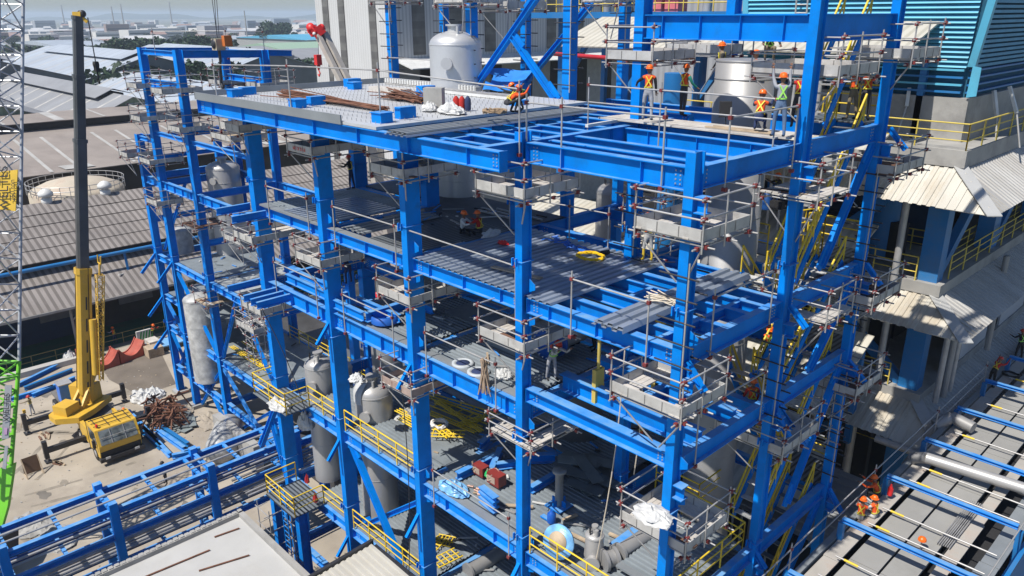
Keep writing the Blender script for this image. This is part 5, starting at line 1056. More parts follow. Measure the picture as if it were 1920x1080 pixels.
for k in range(nb):
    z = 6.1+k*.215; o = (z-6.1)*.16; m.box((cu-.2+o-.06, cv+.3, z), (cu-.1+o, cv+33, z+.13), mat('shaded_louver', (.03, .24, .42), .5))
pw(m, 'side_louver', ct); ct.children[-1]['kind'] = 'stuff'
m = MB(); m.box((cu-11.6, cv+.35, 4.75), (cu-.3, cv+33.5, 6.1), mat('louver_back', (.012, .10, .17), .8)); m.add([(cu-11.5, cv+.2, 6.05), (cu-.3, cv+.2, 6.05), (cu+.3, cv-.5, z1), (cu-11.5, cv-.5, z1), (cu-11.5, cv+33, 6.05), (cu-.3, cv+33, 6.05), (cu+.3, cv+33, z1), (cu-11.5, cv+33, z1)], [(0,1,2,3), (1,5,6,2), (3,2,6,7), (4,0,3,7)], MATS['louver_back']); pw(m, 'shell', ct)
m = MB(); m.obox((cu-.15+.35, cv-.2, 8.3), (.16, 0, 0), (0, .16, 0), (.35, -.35, 2.15), CYAN); m.obox((cu-11.6, cv-.2, 8.3), (.16, 0, 0), (0, .16, 0), (0, -.35, 2.15), CYAN); m.box((cu-11.7, cv-.7, 10.35), (cu+.75, cv-.35, 10.65), CYAN); m.box((cu+.45, cv-.6, 10.35), (cu+.8, cv+33, 10.65), CYAN); m.quad([(cu-.1, cv-.1, 4.8), (cu+.35, cv-.25, 4.9), (cu+.35, cv-.25, 6.15), (cu-.05, cv-.1, 6.2)], CYAN, .03); pw(m, 'corner_post', ct)
m = MB()
for k in range(4): z = 4.95+k*.33; m.box((cu-11.4, cv-.05, z), (cu-.4, cv+.12, z+.09), CYAN if k % 2 else BLUE2); m.box((cu-.25, cv+.2, z), (cu-.05, cv+33, z+.08), BLUE2)
for x in (-9.8, -7.0, -3.9): m.box((cu+x, cv-.1, 4.8), (cu+x+.18, cv+.2, 6.1), DARK)
m.bar((cu-6.8, cv-.08, 5.3), (cu-4.1, cv-.08, 5.6), .06, .1, CYAN)
pw(m, 'intake_bar', ct); 
m = MB()
for x in (-8.5, -7.9): m.tube((cu+x, cv-.6, 4.8), (cu+x, cv-1.0, 12), .05, GALV, 6)
for k in range(18): m.tube((cu-8.5, cv-.6-k*.022, 4.9+k*.4), (cu-7.9, cv-.6-k*.022, 4.9+k*.4), .03, GALV, 5)
pw(m, 'cage_ladder', ct)
for (px, py, qx, qy, lab) in ((1683, 233, 1705, 165, 'bent pale lamp arm left of the concrete basin wall'), (1866, 270, 1864, 170, 'upright pale lamp arm at the basin corner'), (1912, 262, 1893, 162, 'bent pale lamp arm at the right picture edge')):
    a_ = atd(px, py+15, 37.5); b_ = atd((px+qx)/2+ (6 if qx > px else 4), (py+qy)/2, 37.5); c_ = atd(qx, qy, 37.5); m = MB(); m.tube(a_, b_, .045, GALV, 6); m.bar(b_, c_, .16, .14, WHITE); solo(m, 'lamp_arm', lab, 'lamp', 'pale lamp arms over the basin railing')
# buildings behind the inner columns: blue and white block, cream canopies, pipes
t = thing('striped_block', 'grey ribbed hall with blue band behind the top blue beam', 'building', (-20, 52, GZ))
GC = stripes('grey_ribbed_cladding', (.33, .335, .345), (.27, .275, .285), 0, .7, .5, .6, 0, .06, scale=.1)
m = MB(); m.box((-38, 50, GZ), (-12.5, 70, 14), GC); pw(m, 'wall', t)
m = MB(); m.box((-12.4, 49.9, 8.5), (-1, 60, 10.4), mat('mid_blue_band', (.03, .12, .30), .6)); m.box((-12.4, 49.9, 10.5), (-1, 60, 14), WHITE); m.box((-12.4, 49.9, 0), (-1, 60, 8.4), mat('pale_cladding', (.52, .53, .54), .7)); m.box((-13.5, 49.5, 4.5), (-11.2, 49.8, 8.3), DK); pw(m, 'blue_band', t)
CR3 = stripes('cream_canopy', (.50, .475, .41), (.40, .38, .32), 0, .45, .6, .55, 0, .06, dirt=(.45, .36, .22), dirt_amt=.35, dirt_scale=.3)
def canopy(label, x0, x1, y0, y1, zb, zf):
    t = thing('canopy', label, 'canopy', ((x0+x1)/2, y0, zf), 'cream ribbed canopies'); m = MB(); m.quad([(x0, y1, zb), (x0, y0, zf), (x1, y0, zf), (x1, y1, zb)], CR3, .08); pw(m, 'roof_sheet', t); m = MB(); m.box((x0+.3, y1-.3, zb-6), (x0+.6, y1, zb-.15), BLUE2); pw(m, 'post', t); m = MB(); m.box((x1-.6, y1-.3, zb-6), (x1-.3, y1, zb-.15), BLUE2); pw(m, 'post', t)
canopy('cream ribbed canopy left of the blue inner column at the top', -23.5, -15.5, 20, 24.5, 8.3, 6.7)
canopy('cream ribbed canopy behind the boarded platform at roof level', -14.2, -3, 20, 24.5, 8.3, 6.8)
canopy('cream ribbed roof seen through the open third floor bay', -26, -14.5, 17, 22.5, -3.2, -4.6)
canopy('cream ribbed roof right of the grey cylinder below the roof', -12, -3.2, 15.5, 21, -1.0, -3.4)
canopy('cream ribbed roof under the roof joists at the right', -12, -3.0, 15.5, 20, 3.4, 2.2)
canopy('pale cream roof behind the stair between second and third floor', -9.0, -2.4, 15.5, 20.5, -6.3, -8.8)
canopy('cream roof low behind the right stair', -10, -2.4, 14.0, 18, -11.4, -13.4)
# elevated yellow railed deck with pink boxes behind the top of the frame
t = thing('service_deck', 'service deck with cream rails, pipes and pink boxes at the top centre', 'platform', (-18, 27, 8)); m = MB(); m.box((-32, 26, 8.2), (-6, 30, 8.6), BLUE2); pw(m, 'deck', t)
m = MB()
for k in range(24):
    x = -31+k*1.05; m.tube((x, 26, 8.6), (x, 26, 10.2), .04, Y2, 5)
for z in (9.1, 9.6, 10.15): m.tube((-32, 26, z), (-6, 26, z), .035, Y2, 5)
pw(m, 'railing', t)
m = MB()
for k in range(12): x = -30+k*2; m.tube((x, 28, 8.6), (x, 28, 15), R.choice([.1, .18, .3]), R.choice([GALV, BLUE2, STEEL2, WHITE]), 8)
pw(m, 'pipework', t); t.children[-1]['kind'] = 'stuff'
m = MB(); PK = mat('pink_box', (.62, .16, .18), .6); m.box((-21.6, 26.6, 8.6), (-20.4, 27.6, 10.3), PK); m.box((-20.2, 26.6, 8.6), (-19.2, 27.6, 9.8), PK); pw(m, 'pink_box', t)
m = MB()
for x in (-31, -25, -19, -13, -7): m.box((x, 28.5, GZ), (x+.6, 29.1, 8.2), BLUE2); m.bar((x+.3, 28.6, 3), (x+4, 28.6, 8.2), .3, .35, BLUE2)
pw(m, 'post', t)
m = MB(); RP = mat('red_pipe', (.45, .02, .03), .5); m.tube((-15.5, 18, GZ), (-15.5, 18, 13), .16, RP, 8); m.tube((-15.5, 18, 6.2), (-24, 20, 6.2), .12, RP, 8); solo(m, 'fire_pipe', 'red fire pipe rising beside the inner roof column', 'pipe')
m = MB()
for k in range(9): m.tube((-10.2+k*.55, 19, GZ), (-10.2+k*.55, 19+.1*k, 5.6), R.choice([.07, .1, .14]), R.choice([GALV, STEEL2, GALV]), 8)
solo(m, 'pipe_bundle', 'bundle of grey vertical pipes left of the open topped cylinder', 'pipes', kind='stuff')
m = MB(); m.tube((-12.8, 17.5, -9), (-12.8, 17.5, 5.7), .55, BLUE2, 14); solo(m, 'blue_riser', 'thick mid blue vertical riser behind the worker with green sleeves', 'pipe')
m = MB(); m.box((-22, 24, GZ), (-3, 24.5, -1.5), DK); solo(m, 'shade_backdrop', 'added dark backdrop sheet standing in for shade behind the middle floors', 'wall')  # near-black sheet added so the depth behind the floors reads as shade
# ================================================================ ELEVATED PIPE RACK AT THE LOWER RIGHT
rk = thing('plank_covered_rack', 'long elevated rack decked with grey concrete slabs and blue cross beams at lower right', 'rack', (3.4, 15, GZ)); ZR = -10.0
SL = mat('grey_slab_panel', (.28, .275, .26), .85, 0, .1, .5, dirt=(.22, .215, .20), dirt_amt=.6, dirt_scale=.6); SL2 = mat('pale_board', (.38, .355, .32), .8, 0, .12, 1, dirt=(.33, .20, .13), dirt_amt=.6, dirt_scale=.5)
m = MB()
for (a_, b_) in ((2.2, 3.2), (3.28, 4.25)):
    y = -1.0
    while y < 44: L_ = 1.9; m.box((a_, y, ZR-.12), (b_, y+L_-.04, ZR), SL); y += L_
o = pw(m, 'slab_panel', rk); o['kind'] = 'stuff'
m = MB()
for (a_, b_, dz, mt_) in ((1.45, 2.0, .02, SL2), (4.5, 4.95, 0, SL2), (5.5, 6.1, .03, FLASH)):
    y = -2.
    while y < 44: L_ = R.uniform(2.5, 3.8); m.box((a_+R.uniform(-.03, .03), y, ZR-.06+dz), (b_+R.uniform(-.03, .03), y+L_-.03, ZR+dz), mt_); y += L_
o = pw(m, 'walk_board', rk); o['kind'] = 'stuff'
m = MB(); m.box((1.15, -2, ZR-.5), (1.38, 44, ZR+.12), FLASH); pw(m, 'edge_channel', rk); m = MB(); m.box((6.25, -2, ZR-2.6), (6.45, 44, ZR-.1), BLUE2); pw(m, 'side_girder', rk)
for k in range(10):
    y = 5.2+k*4.1; m = MB(); m.ibeam((1.45, y, ZR+.95), (6.1, y, ZR+.95), .16, .2, BLUE); pw(m, 'cross_beam', rk)
    for x in (1.45, 6.2): m = MB(); m.box((x-.1, y-.1, GZ), (x+.1, y+.1, ZR+.75), BLUE2); pw(m, 'post', rk)
for k in range(9):
    for j in (1, 2):
        y = 5.2+k*4.1+j*1.37; m = MB(); m.tube((1.9, y, ZR+.25), (5.9, y, ZR+.25), .035, GALV, 6); m.tube((2.2, y, ZR+.25), (2.7, y, ZR+.25), .045, YEL, 6); pw(m, 'tube_support', rk)
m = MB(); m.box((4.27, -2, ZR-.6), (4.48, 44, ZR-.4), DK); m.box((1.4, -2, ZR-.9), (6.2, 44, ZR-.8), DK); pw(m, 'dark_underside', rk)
m = MB(); m.tube((1.9, 16.5, ZR+.55), (6.5, 17.0, ZR+.55), .24, STEEL, 12); m.path([(1.9, 16.5, ZR+.55), (1.4, 16.6, ZR+.3), (1.1, 16.9, ZR-.4)], .24, STEEL2, 10); solo(m, 'cross_pipe', 'shiny steel pipe crossing the rack near its far end', 'pipe')
guard('long sloping tube handrail along the near side of the plank covered rack', [(1.1, -1.0, ZR), (1.1, 6, ZR), (1.1, 13, ZR), (1.1, 20, ZR), (1.1, 27, ZR)], 1.15, two=True)
guard('tube handrail along the outer side of the plank covered rack', [(6.2, 1.5, ZR), (6.2, 8, ZR), (6.2, 15, ZR), (6.2, 22, ZR)], 1.0)
m = MB()
for k in range(7): m.tube((4.1+k*.07, 11.5, ZR+.1), (4.1+k*.07, 15.2, ZR+.16), .022, GALV, 5)
solo(m, 'tube_bundle', 'bundle of thin greenish tubes lying along the rack', 'tubes', kind='stuff')
m = MB(); m.corr((-6, 14.2, -14.4), (5.8, 0, 0), (0, 4.5, 1.4), .5, .06, RG); solo(m, 'lean_to_roof', 'grey ribbed lean-to roof under the far right column', 'roof')
m = MB(); m.corr((.2, 22, -10.6), (3.2, 0, 0), (0, 30, 0), .5, .06, mat('weathered_sheet', (.30, .285, .26), .8, 0, .15, 1, dirt=(.2, .18, .15), dirt_amt=.6)); solo(m, 'sheet_roof', 'weathered ribbed sheet roof beside the building corner', 'roof')
m = MB(); m.path([(2.4, 21, -9.6), (1.4, 21.2, -9.5), (.9, 20.6, -9.9), (.8, 20.3, -11)], .28, STEEL2, 10); m.tube((-1.2, V-2.6, -11), (1.2, V-2.6, -11), .18, GALV, 8); solo(m, 'pipe_elbow', 'large grey pipe elbow at the corner of the lowest skirt roof', 'pipe')
# ================================================================ PIPE RACK AND ROOFS AT THE LOWER LEFT
pr = thing('pipe_rack', 'low blue pipe rack carrying grey pipes in front of the sandy yard', 'pipe rack', (-29, -8, GZ)); ZT = -15.0
for v in (-12.6, -7.7, -2.6, 2.6):
    for u, top in ((-27.8, ZT+.25), (-30.1, ZT+.3)):
        m = MB(); m.box((u-.18, v-.2, GZ), (u+.18, v+.2, top), BLUE); pw(m, 'column', pr)
    for z in (ZT, ZT-1.6, ZT-3.2): m = MB(); m.ibeam((-29.9, v, z), (-28, v, z), .25, .2, BLUE); pw(m, 'cross_beam', pr)
for z in (ZT-.1, ZT-1.6, ZT-3.2):
    for u in (-27.8, -30.1):
        for a_, b_ in ((-18, -12.82), (-12.38, -7.92), (-7.48, -2.82), (-2.38, 2.4)): m = MB(); m.ibeam((u, a_, z), (u, b_, z), .3, .26, BLUE); pw(m, 'beam', pr)
    for k in range(9): v = -17+k*2.3; m = MB(); m.box((-29.95, v-.09, z-.14), (-27.95, v+.09, z+.0), BLUE); pw(m, 'rung', pr)
for z, us in ((ZT-.02, (-28.3, -29.0)), (ZT-1.4, (-28.2, -28.6, -29.3)), (ZT-3.0, (-28.1, -28.35, -28.6, -28.9, -29.2, -29.5, -29.8))):
    for u in us: m = MB(); m.tube((u, -18, z+.12), (u, 3, z+.12), R.choice([.05, .07, .1]), R.choice([GALV, STEEL, GALV]), 8); pw(m, 'pipe', pr)
for z, u in ((ZT-1.55, -29.7), (ZT-1.5, -28.95), (ZT-3.15, -28.45)): m = MB(); m.box((u-.1, -18, z-.1), (u+.1, 3, z+.15), mat('navy_tray', (.01, .04, .16), .6)); pw(m, 'cable_tray', pr)
# link rack towards the frame
r2 = thing('link_rack', 'double blue beam rack leading from the pipe rack into the frame', 'pipe rack', (-30, 4, GZ))
for u in (-29.6, -28.0, -26.0):
    for z in (-15.6, -17.4): m = MB(); m.ibeam((u, 2.9, z), (u, 9.5, z), .4, .28, BLUE); pw(m, 'beam', r2)
for u in (-29.6, -26.0): 
    for v in (5.2, 9.3): m = MB(); m.box((u-.2, v-.2, GZ), (u+.2, v+.2, -15.2), BLUE); pw(m, 'column', r2)
for k in range(6): m = MB(); v = 3.3+k*1.1; m.ibeam((-29.4, v, -17.5), (-26.2, v, -17.5), .2, .18, BLUE); pw(m, 'cross_beam', r2)
for k in range(7): m = MB(); m.tube((-29.2+k*.35, -1, -17.2), (-29.2+k*.35, 8, -17.2), .07, GALV, 7); pw(m, 'pipe', r2)
m = MB(); m.box((-22.2, -.4, -20.8), (-21.9, 6, -20.3), BLUE2); m.box((-17.5, -.4, -20.8), (-17.2, 6, -20.3), BLUE2); m.box((-22, 2, -20.6), (-17.3, 2.3, -20.2), mat('navy_beam', (.01, .05, .17), .6)); solo(m, 'floor_beams', 'dark blue beams on trestles below the lower balcony', 'beams')
# pale concrete roof
cb = thing('concrete_roofed_building', 'building with pale flat concrete roof and rough parapet at the bottom left', 'building', (-17, -8, GZ))
m = MB(); m.box((-24.0, -22, GZ), (-16.6, -2.8, -16.05), CONC); pw(m, 'wall', cb)
m = MB(); m.box((-23.85, -22, -16.05), (-16.7, -2.95, -15.95), PCONC); pw(m, 'roof', cb)
m = MB(); m.box((-24.1, -22, -16.1), (-23.85, -2.7, -15.72), CONC); m.box((-24.1, -2.95, -16.1), (-16.5, -2.7, -15.72), CONC)
for k in range(70): v = -21.9+k*.275; m.box((-24.13+R.uniform(0, .05), v, -15.75), (-23.9, v+.2, -15.7+R.uniform(0, .04)), CONC)
pw(m, 'parapet', cb)
for (p, q, lab) in (((-22.6, -9, -15.9), (-22.3, -5.2, -15.9), 'longer rebar lying on the pale concrete roof'), ((-21.2, -6.2, -15.9), (-20.6, -4.0, -15.9), 'shorter rebar near the middle of the pale roof'), ((-23.1, -4.6, -15.9), (-22.9, -3.4, -15.9), 'stub of rebar near the roof corner')):
    m = MB(); m.tube(p, q, .04, RUST, 6); solo(m, 'rebar', lab, 'rebar')
t = thing('ribbed_roof', 'cream ribbed metal roof with dark edge flashing at the bottom centre', 'roof', (-12, -4, -15)); m = MB(); m.corr((-15.05, -11, -14.55), (8, 0, -.3), (0, 10.4, .5), .3, .05, CR3 if 0 else mat('cream_sheet', (.44, .42, .37), .55, 0, .06, 1, dirt=(.42, .38, .31), dirt_amt=.4)); pw(m, 'sheet', t)
m = MB(); m.bar((-15.15, -11, -14.6), (-15.15, -.5, -14.05), .16, .35, DARK); m.box((-15.0, -.6, -14.4), (-7, -.4, -14.1), DARK); m.box((-14.8, -11, GZ), (-7, -.8, -14.9), CONC); pw(m, 'edge_flashing', t)
# ================================================================ PEOPLE
SKIN = mat('skin', (.22, .11, .065), .6); 
def clr(n, c): return mat('cloth_'+n, c, .85, 0, .15, 8)
C_OR = clr('orange', (.75, .09, .012)); C_RD = clr('red', (.42, .02, .015)); C_BK = clr('black', (.018, .018, .02)); C_GY = clr('grey', (.32, .33, .36)); C_JN = clr('jeans', (.10, .16, .27)); C_NV = clr('navy', (.02, .035, .10)); C_WH = clr('white', (.62, .61, .58)); C_KH = clr('khaki', (.20, .16, .10)); C_TL = clr('teal', (.02, .25, .17)); C_LG = clr('lightgrey', (.42, .41, .39)); C_DK = clr('dark_trousers', (.04, .04, .045)); C_YB = clr('yellow_boot', (.62, .42, .03))
H_OR = mat('helmet_orange', (.85, .14, .01), .35, 0, .05, 3); H_RD = mat('helmet_red', (.55, .04, .02), .4); H_YL = mat('strap_yellow', (.75, .62, .05), .6); H_GN = mat('strap_green', (.35, .75, .12), .6)
def person(label, loc, face=0, torso=5, th=(5, -5), kn=(5, 5), arms=((10, 12, 15), (10, 12, 15)), shirt=C_BK, vest=C_OR, legs=C_JN, boots=C_BK, helmet=H_OR, strap=H_YL, head=0, sit=None, h=1.70, twist=0):
    """arms: (forward, outward, elbow) degrees for left and right; th thigh forward, kn knee bend"""
    s = h/1.72; rad = math.radians; t = thing('person', label, 'person', loc, rz=YAW+rad(face)); V3 = Vector
    def dirn(fwd, out=0, sg=1): a, b = rad(fwd), rad(out); return V3((math.sin(b)*sg, math.sin(a)*math.cos(b), -math.cos(a)*math.cos(b)))
    hips = [V3((-.095, 0, -.03)), V3((.095, 0, -.03))]; P = {'pel': V3((0, 0, 0))}; T = V3((0, math.sin(rad(torso)), math.cos(rad(torso))))
    P['waist'] = T*.16; P['chest'] = T*.36; P['neck0'] = T*.50; hd = V3((0, math.sin(rad(torso*.5+head)), math.cos(rad(torso*.5+head)))); P['neck'] = P['neck0']+hd*.07; HC = P['neck']+hd*.13
    for i, sg in ((0, -1), (1, 1)):
        P['hip%d' % i] = hips[i]; k = hips[i]+dirn(th[i], 5, sg)*.43; a = k+dirn(th[i]-kn[i], 1, sg)*.42; P['knee%d' % i] = k; P['ank%d' % i] = a; f = V3((sg*.02, .20, -.035)); P['toe%d' % i] = a+f; P['heel%d' % i] = a+V3((0, -.03, -.03))
        sh = P['neck0']+V3((sg*.185, 0, -.045)); fw, ou, el = arms[i]; e = sh+dirn(torso+fw, ou, sg)*.28; w_ = e+dirn(torso+fw+el, ou*.3, sg)*.25; P['sh%d' % i] = sh; P['el%d' % i] = e; P['wr%d' % i] = w_; P['pm%d' % i] = w_+(w_-e).normalized()*.07
    edges = [('pel', 'waist'), ('waist', 'chest'), ('chest', 'neck0'), ('neck0', 'neck')]+[e for i in '01' for e in (('pel', 'hip'+i), ('hip'+i, 'knee'+i), ('knee'+i, 'ank'+i), ('ank'+i, 'toe'+i), ('neck0', 'sh'+i), ('sh'+i, 'el'+i), ('el'+i, 'wr'+i), ('wr'+i, 'pm'+i))]
    rr = {'pel': (.15, .11), 'waist': (.135, .10), 'chest': (.165, .115), 'neck0': (.12, .09), 'neck': (.052, .052)}; r1 = {'hip': .095, 'knee': .062, 'ank': .045, 'toe': .04, 'sh': .068, 'el': .046, 'wr': .033, 'pm': .036}
    names = [n for n in P if not n.startswith('heel')]; me = bpy.data.meshes.new('body'); me.from_pydata([P[n]*s for n in names], [(names.index(a), names.index(b)) for a, b in edges], [])
    o = bpy.data.objects.new('body', me); scene.collection.objects.link(o); md = o.modifiers.new('s', 'SKIN'); md.use_smooth_shade = True; md.branch_smoothing = .3; sv = me.skin_vertices[0].data
    for i, n in enumerate(names):
        a = rr.get(n) or (r1[n[:-1]],)*2; sv[i].radius = (a[0]*s, a[1]*s); sv[i].use_root = n == 'pel'
    ss = o.modifiers.new('u', 'SUBSURF'); ss.levels = 1; dg = bpy.context.evaluated_depsgraph_get(); bm_ = bpy.data.meshes.new_from_object(o.evaluated_get(dg)); bpy.data.objects.remove(o)
    vs = [v.co.copy() for v in bm_.vertices]; fs = [tuple(p.vertices) for p in bm_.polygons]; seg = {'pel': legs, 'waist': vest, 'hip': legs, 'knee': legs, 'sh': shirt, 'el': shirt}
    def reg(a, b):
        if a in ('pel', 'waist', 'chest') and b in ('waist', 'chest', 'neck0'): return legs if a == 'pel' else vest
        if b == 'neck': return SKIN
        if a == 'pel': return legs
        k = b[:-1]; return {'knee': legs, 'ank': boots if boots is C_YB else legs, 'toe': boots, 'sh': shirt if a != 'neck0' else vest, 'el': shirt, 'wr': shirt, 'pm': SKIN}[k]
    segs = [(P[a]*s, P[b]*s, reg(a, b)) for a, b in edges]; m = MB()
    by = {}
    for f in fs:
        c = sum((vs[i] for i in f), Vector())/len(f); best = None
        for a, b, mt_ in segs:
            d = b-a; tt = max(0, min(1, (c-a).dot(d)/max(1e-6, d.length_squared))); q = (a+d*tt-c).length
            if best is None or q < best[0]: best = (q, mt_)
        by.setdefault(best[1].name, (best[1], []))[1].append(f)
    m.v = [tuple(v) for v in vs]
    for mt_, fl in by.values():
        k = m.mi(mt_)
        for f in fl: m.f.append(f); m.m.append(k); m.sm.append(True)
    # head with face
    hz = hd; hy = V3((0, math.cos(rad(torso*.5+head)), -math.sin(rad(torso*.5+head)))); C = HC*s
    for j, (z0, r0, z1_, r1_) in enumerate(((-.125, .045, -.09, .062), (-.09, .062, -.03, .078), (-.03, .078, .04, .082), (.04, .082, .10, .06), (.10, .06, .125, .02))):
        m.add([C+hz*z0*s+(V3((math.cos(a), 0, 0))*.92+hy*math.sin(a)*1.12)*r0*s for a in [k*pi/5 for k in range(10)]]+[C+hz*z1_*s+(V3((math.cos(a), 0, 0))*.92+hy*math.sin(a)*1.12)*r1_*s for a in [k*pi/5 for k in range(10)]], [(k, (k+1) % 10, 10+(k+1) % 10, 10+k) for k in range(10)], SKIN, True)
    m.obox(C+hy*.098*s-hz*.02*s, V3((.011, 0, 0)), hy*.016, hz*.02, SKIN)
    for sg in (-1, 1): m.obox(C+hy*.082*s+V3((sg*.032, 0, 0))+hz*.01*s, V3((.013, 0, 0)), hy*.004, hz*.006, C_BK); m.obox(C+V3((sg*.08, 0, 0))-hz*.01, V3((.008, 0, 0)), hy*.016, hz*.028, SKIN)
    m.obox(C+hy*.084*s-hz*.062*s, V3((.024, 0, 0)), hy*.004, hz*.005, C_RD)
    for i, sg in ((0, -1), (1, 1)):     # fingers and thumb
        w_, p_ = P['wr%d' % i]*s, P['pm%d' % i]*s; d = (p_-w_).normalized(); sd = d.cross(hy).normalized() if d.cross(hy).length > .1 else V3((1, 0, 0)); nn = sd.cross(d)
        for k, (o_, L_) in enumerate(((-.027, .052), (-.009, .068), (.009, .072), (.027, .062))):
            a = p_+sd*o_+d*.02; b = a+d*L_*.55+nn*.008; m.tube(a, b, .0095, SKIN, 5, r2=.0085); m.tube(b, b+(d*.7+nn*.7).normalized()*L_*.5, .0085, SKIN, 5, r2=.006)
        a = w_+d*.035+sd*.03; m.tube(a, a+(d*.6+sd*.8).normalized()*.055, .011, SKIN, 5, r2=.008)
    body = part(m, 'body', t); lo = min(v[2] for v in m.v) if sit is None else None
    m = MB(); n = 12; prf = ((.118, .035), (.115, .08), (.10, .125), (.07, .155), (.02, .17))
    def ring(r, z): return [C+hz*z*s+(V3((math.cos(a), 0, 0))+hy*math.sin(a)*1.15)*r*s for a in [2*pi*k/n for k in range(n)]]
    for (ra, za), (rb_, zb) in zip(prf, prf[1:]): m.add(ring(ra, za)+ring(rb_, zb), [(k, (k+1) % n, n+(k+1) % n, n+k) for k in range(n)], helmet, True)
    m.add(ring(.02, .17), [tuple(range(n))], helmet); a_, b_ = ring(.105, .05), ring(.142, .03)
    m.add(a_+b_, [(k, n+k, n+(k+1) % n, (k+1) % n) for k in range(n)], helmet, True); m.obox(C+hz*.035*s+hy*.15*s, V3((.06, 0, 0)), hy*.035, hz*.006, helmet); part(m, 'helmet', t)
    if strap:
        m = MB(); a0 = P['waist']*s; b0 = P['neck0']*s; X_ = V3((1, 0, 0)); Y_ = V3((0, T.z, -T.y))
        for sg in (-1, 1):
            o_ = Y_*(-.128 if sg < 0 else .128)*s; m.bar(a0+X_*.10*s+o_*.92, b0-X_*.10*s+o_*.85, .035, .012, strap, up=tuple(Y_)); m.bar(a0-X_*.10*s+o_*.95, b0+X_*.10*s+o_*.88, .035, .012, strap, up=tuple(Y_))
        for k in range(12):
            a, b = 2*pi*k/12, 2*pi*(k+1)/12; m.bar(a0+(X_*math.cos(a)*.148+Y_*math.sin(a)*.115)*s-T*.02, a0+(X_*math.cos(b)*.148+Y_*math.sin(b)*.115)*s-T*.02, .01, .04, strap)
        part(m, 'safety_harness', t)
    dz = -lo if lo is not None else sit
    for c in t.children: c.location.z = dz
    return t
AWAY, TOWARD, RIGHT, LEFT = 0, 180, -90, 90
DOWN = ((5, 8, 15), (5, 8, 15)); WORK = ((45, 12, 50), (50, 12, 45)); UP = ((150, 15, 15), (40, 12, 60)); OUTL = ((35, 45, 20), (5, 8, 20))
SQ = dict(th=(100, 105), kn=(125, 125), torso=25); SITF = dict(th=(95, 90), kn=(60, 75), torso=12, sit=.13); BEND = dict(torso=70, th=(10, 20), kn=(25, 30), arms=((20, 5, 10), (25, 5, 10)))
A = lambda x, y, z: atz(x, y, z)
def onv(x, y, v): return atv(x, y, v)
person('worker seen from behind on the roof walkway with yellow cross straps and grey trousers', A(1213, 226, 5.2), -15, arms=OUTL, legs=C_GY)
person('worker with teal sleeves standing behind the roof walkway', A(1279, 218, 5.1), -60, shirt=C_TL, legs=C_DK, arms=((30, 15, 20), (20, 10, 30)))
person('worker in grey shirt with green straps reaching up under the scaffold board', A(1458, 257, 5.2), -5, shirt=C_GY, vest=C_GY, legs=C_JN, strap=H_GN, arms=((160, 15, 10), (150, 5, 20)))
person('worker in orange vest crouching on the roof walkway beside the tall colleague', A(1421, 246, 5.2), -25, shirt=C_NV, legs=C_NV, arms=WORK, **SQ)
person('worker in red vest with dark raised sleeves beside the right column', A(1492, 240, 5.1), -20, vest=C_RD, legs=C_DK, helmet=H_RD, arms=((90, 60, 20), (90, 60, 20)), torso=8)
person('worker in dark jacket squatting on the rim of the open steel cylinder', Vector((-3.2, 8.9, atv(1395, 112, 8.6).z)), 170, vest=C_BK, legs=C_KH, strap=H_GN, arms=((20, 15, 20), (25, 15, 20)), **SQ)
person('worker inside the open steel cylinder with only helmet showing left of the squatting one', Vector((-3.6, 8.9, atv(1395, 112, 8.6).z-1.45)), 100, arms=WORK)
person('worker behind the left rim of the open steel cylinder', Vector((-5.3, 9.5, atv(1395, 112, 8.6).z-1.25)), 90, shirt=C_BK, vest=C_KH)
person('left worker of two in orange at the head of the yellow railed stair', Vector((-1.2, 11.4, 5.0)), 20, arms=WORK, legs=C_KH)
person('right worker of two in orange at the head of the yellow railed stair', Vector((-.8, 11.5, 5.0)), -30, arms=WORK, legs=C_DK, shirt=C_GY)
person('worker in orange vest squatting on the roof deck by the blue tarpaulin', A(950, 213, 5.1), -60, shirt=C_OR, legs=C_DK, arms=WORK, **dict(SQ, torso=55))
person('worker in dark clothes with green straps bending on the roof under the tarpaulin', A(988, 211, 5.1), 60, vest=C_BK, legs=C_BK, strap=H_GN, **dict(BEND, torso=80, th=(60, 70), kn=(90, 95)))
person('worker in dark clothes and dull red helmet standing at the back of the third floor', A(660, 355, .05), 80, vest=C_BK, legs=C_NV, helmet=H_RD, arms=WORK)
person('worker in white shirt sitting on the third floor grating', A(866, 437, .05), -120, shirt=C_WH, vest=C_WH, legs=C_BK, strap=None, arms=WORK, **SITF)
person('worker in red vest sitting on the third floor facing the one in white', A(901, 438, .05), 60, shirt=C_RD, vest=C_RD, legs=C_DK, arms=WORK, **SITF)
person('worker in tall yellow boots standing at the edge of the trough sheets', A(1213, 489, .1), 15, legs=C_LG, boots=C_YB, arms=((20, 15, 20), (60, 30, 20)), h=1.7)
person('worker in dark red standing on the third floor behind the third big column', A(797, 372, .05), 40, shirt=C_BK, vest=C_RD, legs=C_DK, arms=WORK, helmet=H_RD)
person('worker in navy bending over on the second floor behind the second big column', A(655, 532, -3.6), 30, shirt=C_OR, vest=C_NV, legs=C_NV, strap=None, **BEND)
person('worker in orange standing on the second floor behind the blue flanged pipe', A(1080, 648, -3.8), 70, legs=C_NV, arms=WORK)
person('worker in dark red in the shade right of the blue flanged pipe', A(1113, 655, -3.8), 120, shirt=C_RD, vest=C_RD, legs=C_BK, strap=None)
person('worker in pale shirt and red helmet leaning on the second floor beam', A(1034, 712, -3.6), -150, shirt=C_LG, vest=C_LG, legs=C_GY, strap=H_GN, helmet=H_RD, torso=40, arms=WORK)
person('worker with orange shorts in the shade by the inner column on the first floor', A(1200, 845, -9.3), 90, vest=C_BK, legs=C_OR, arms=WORK)
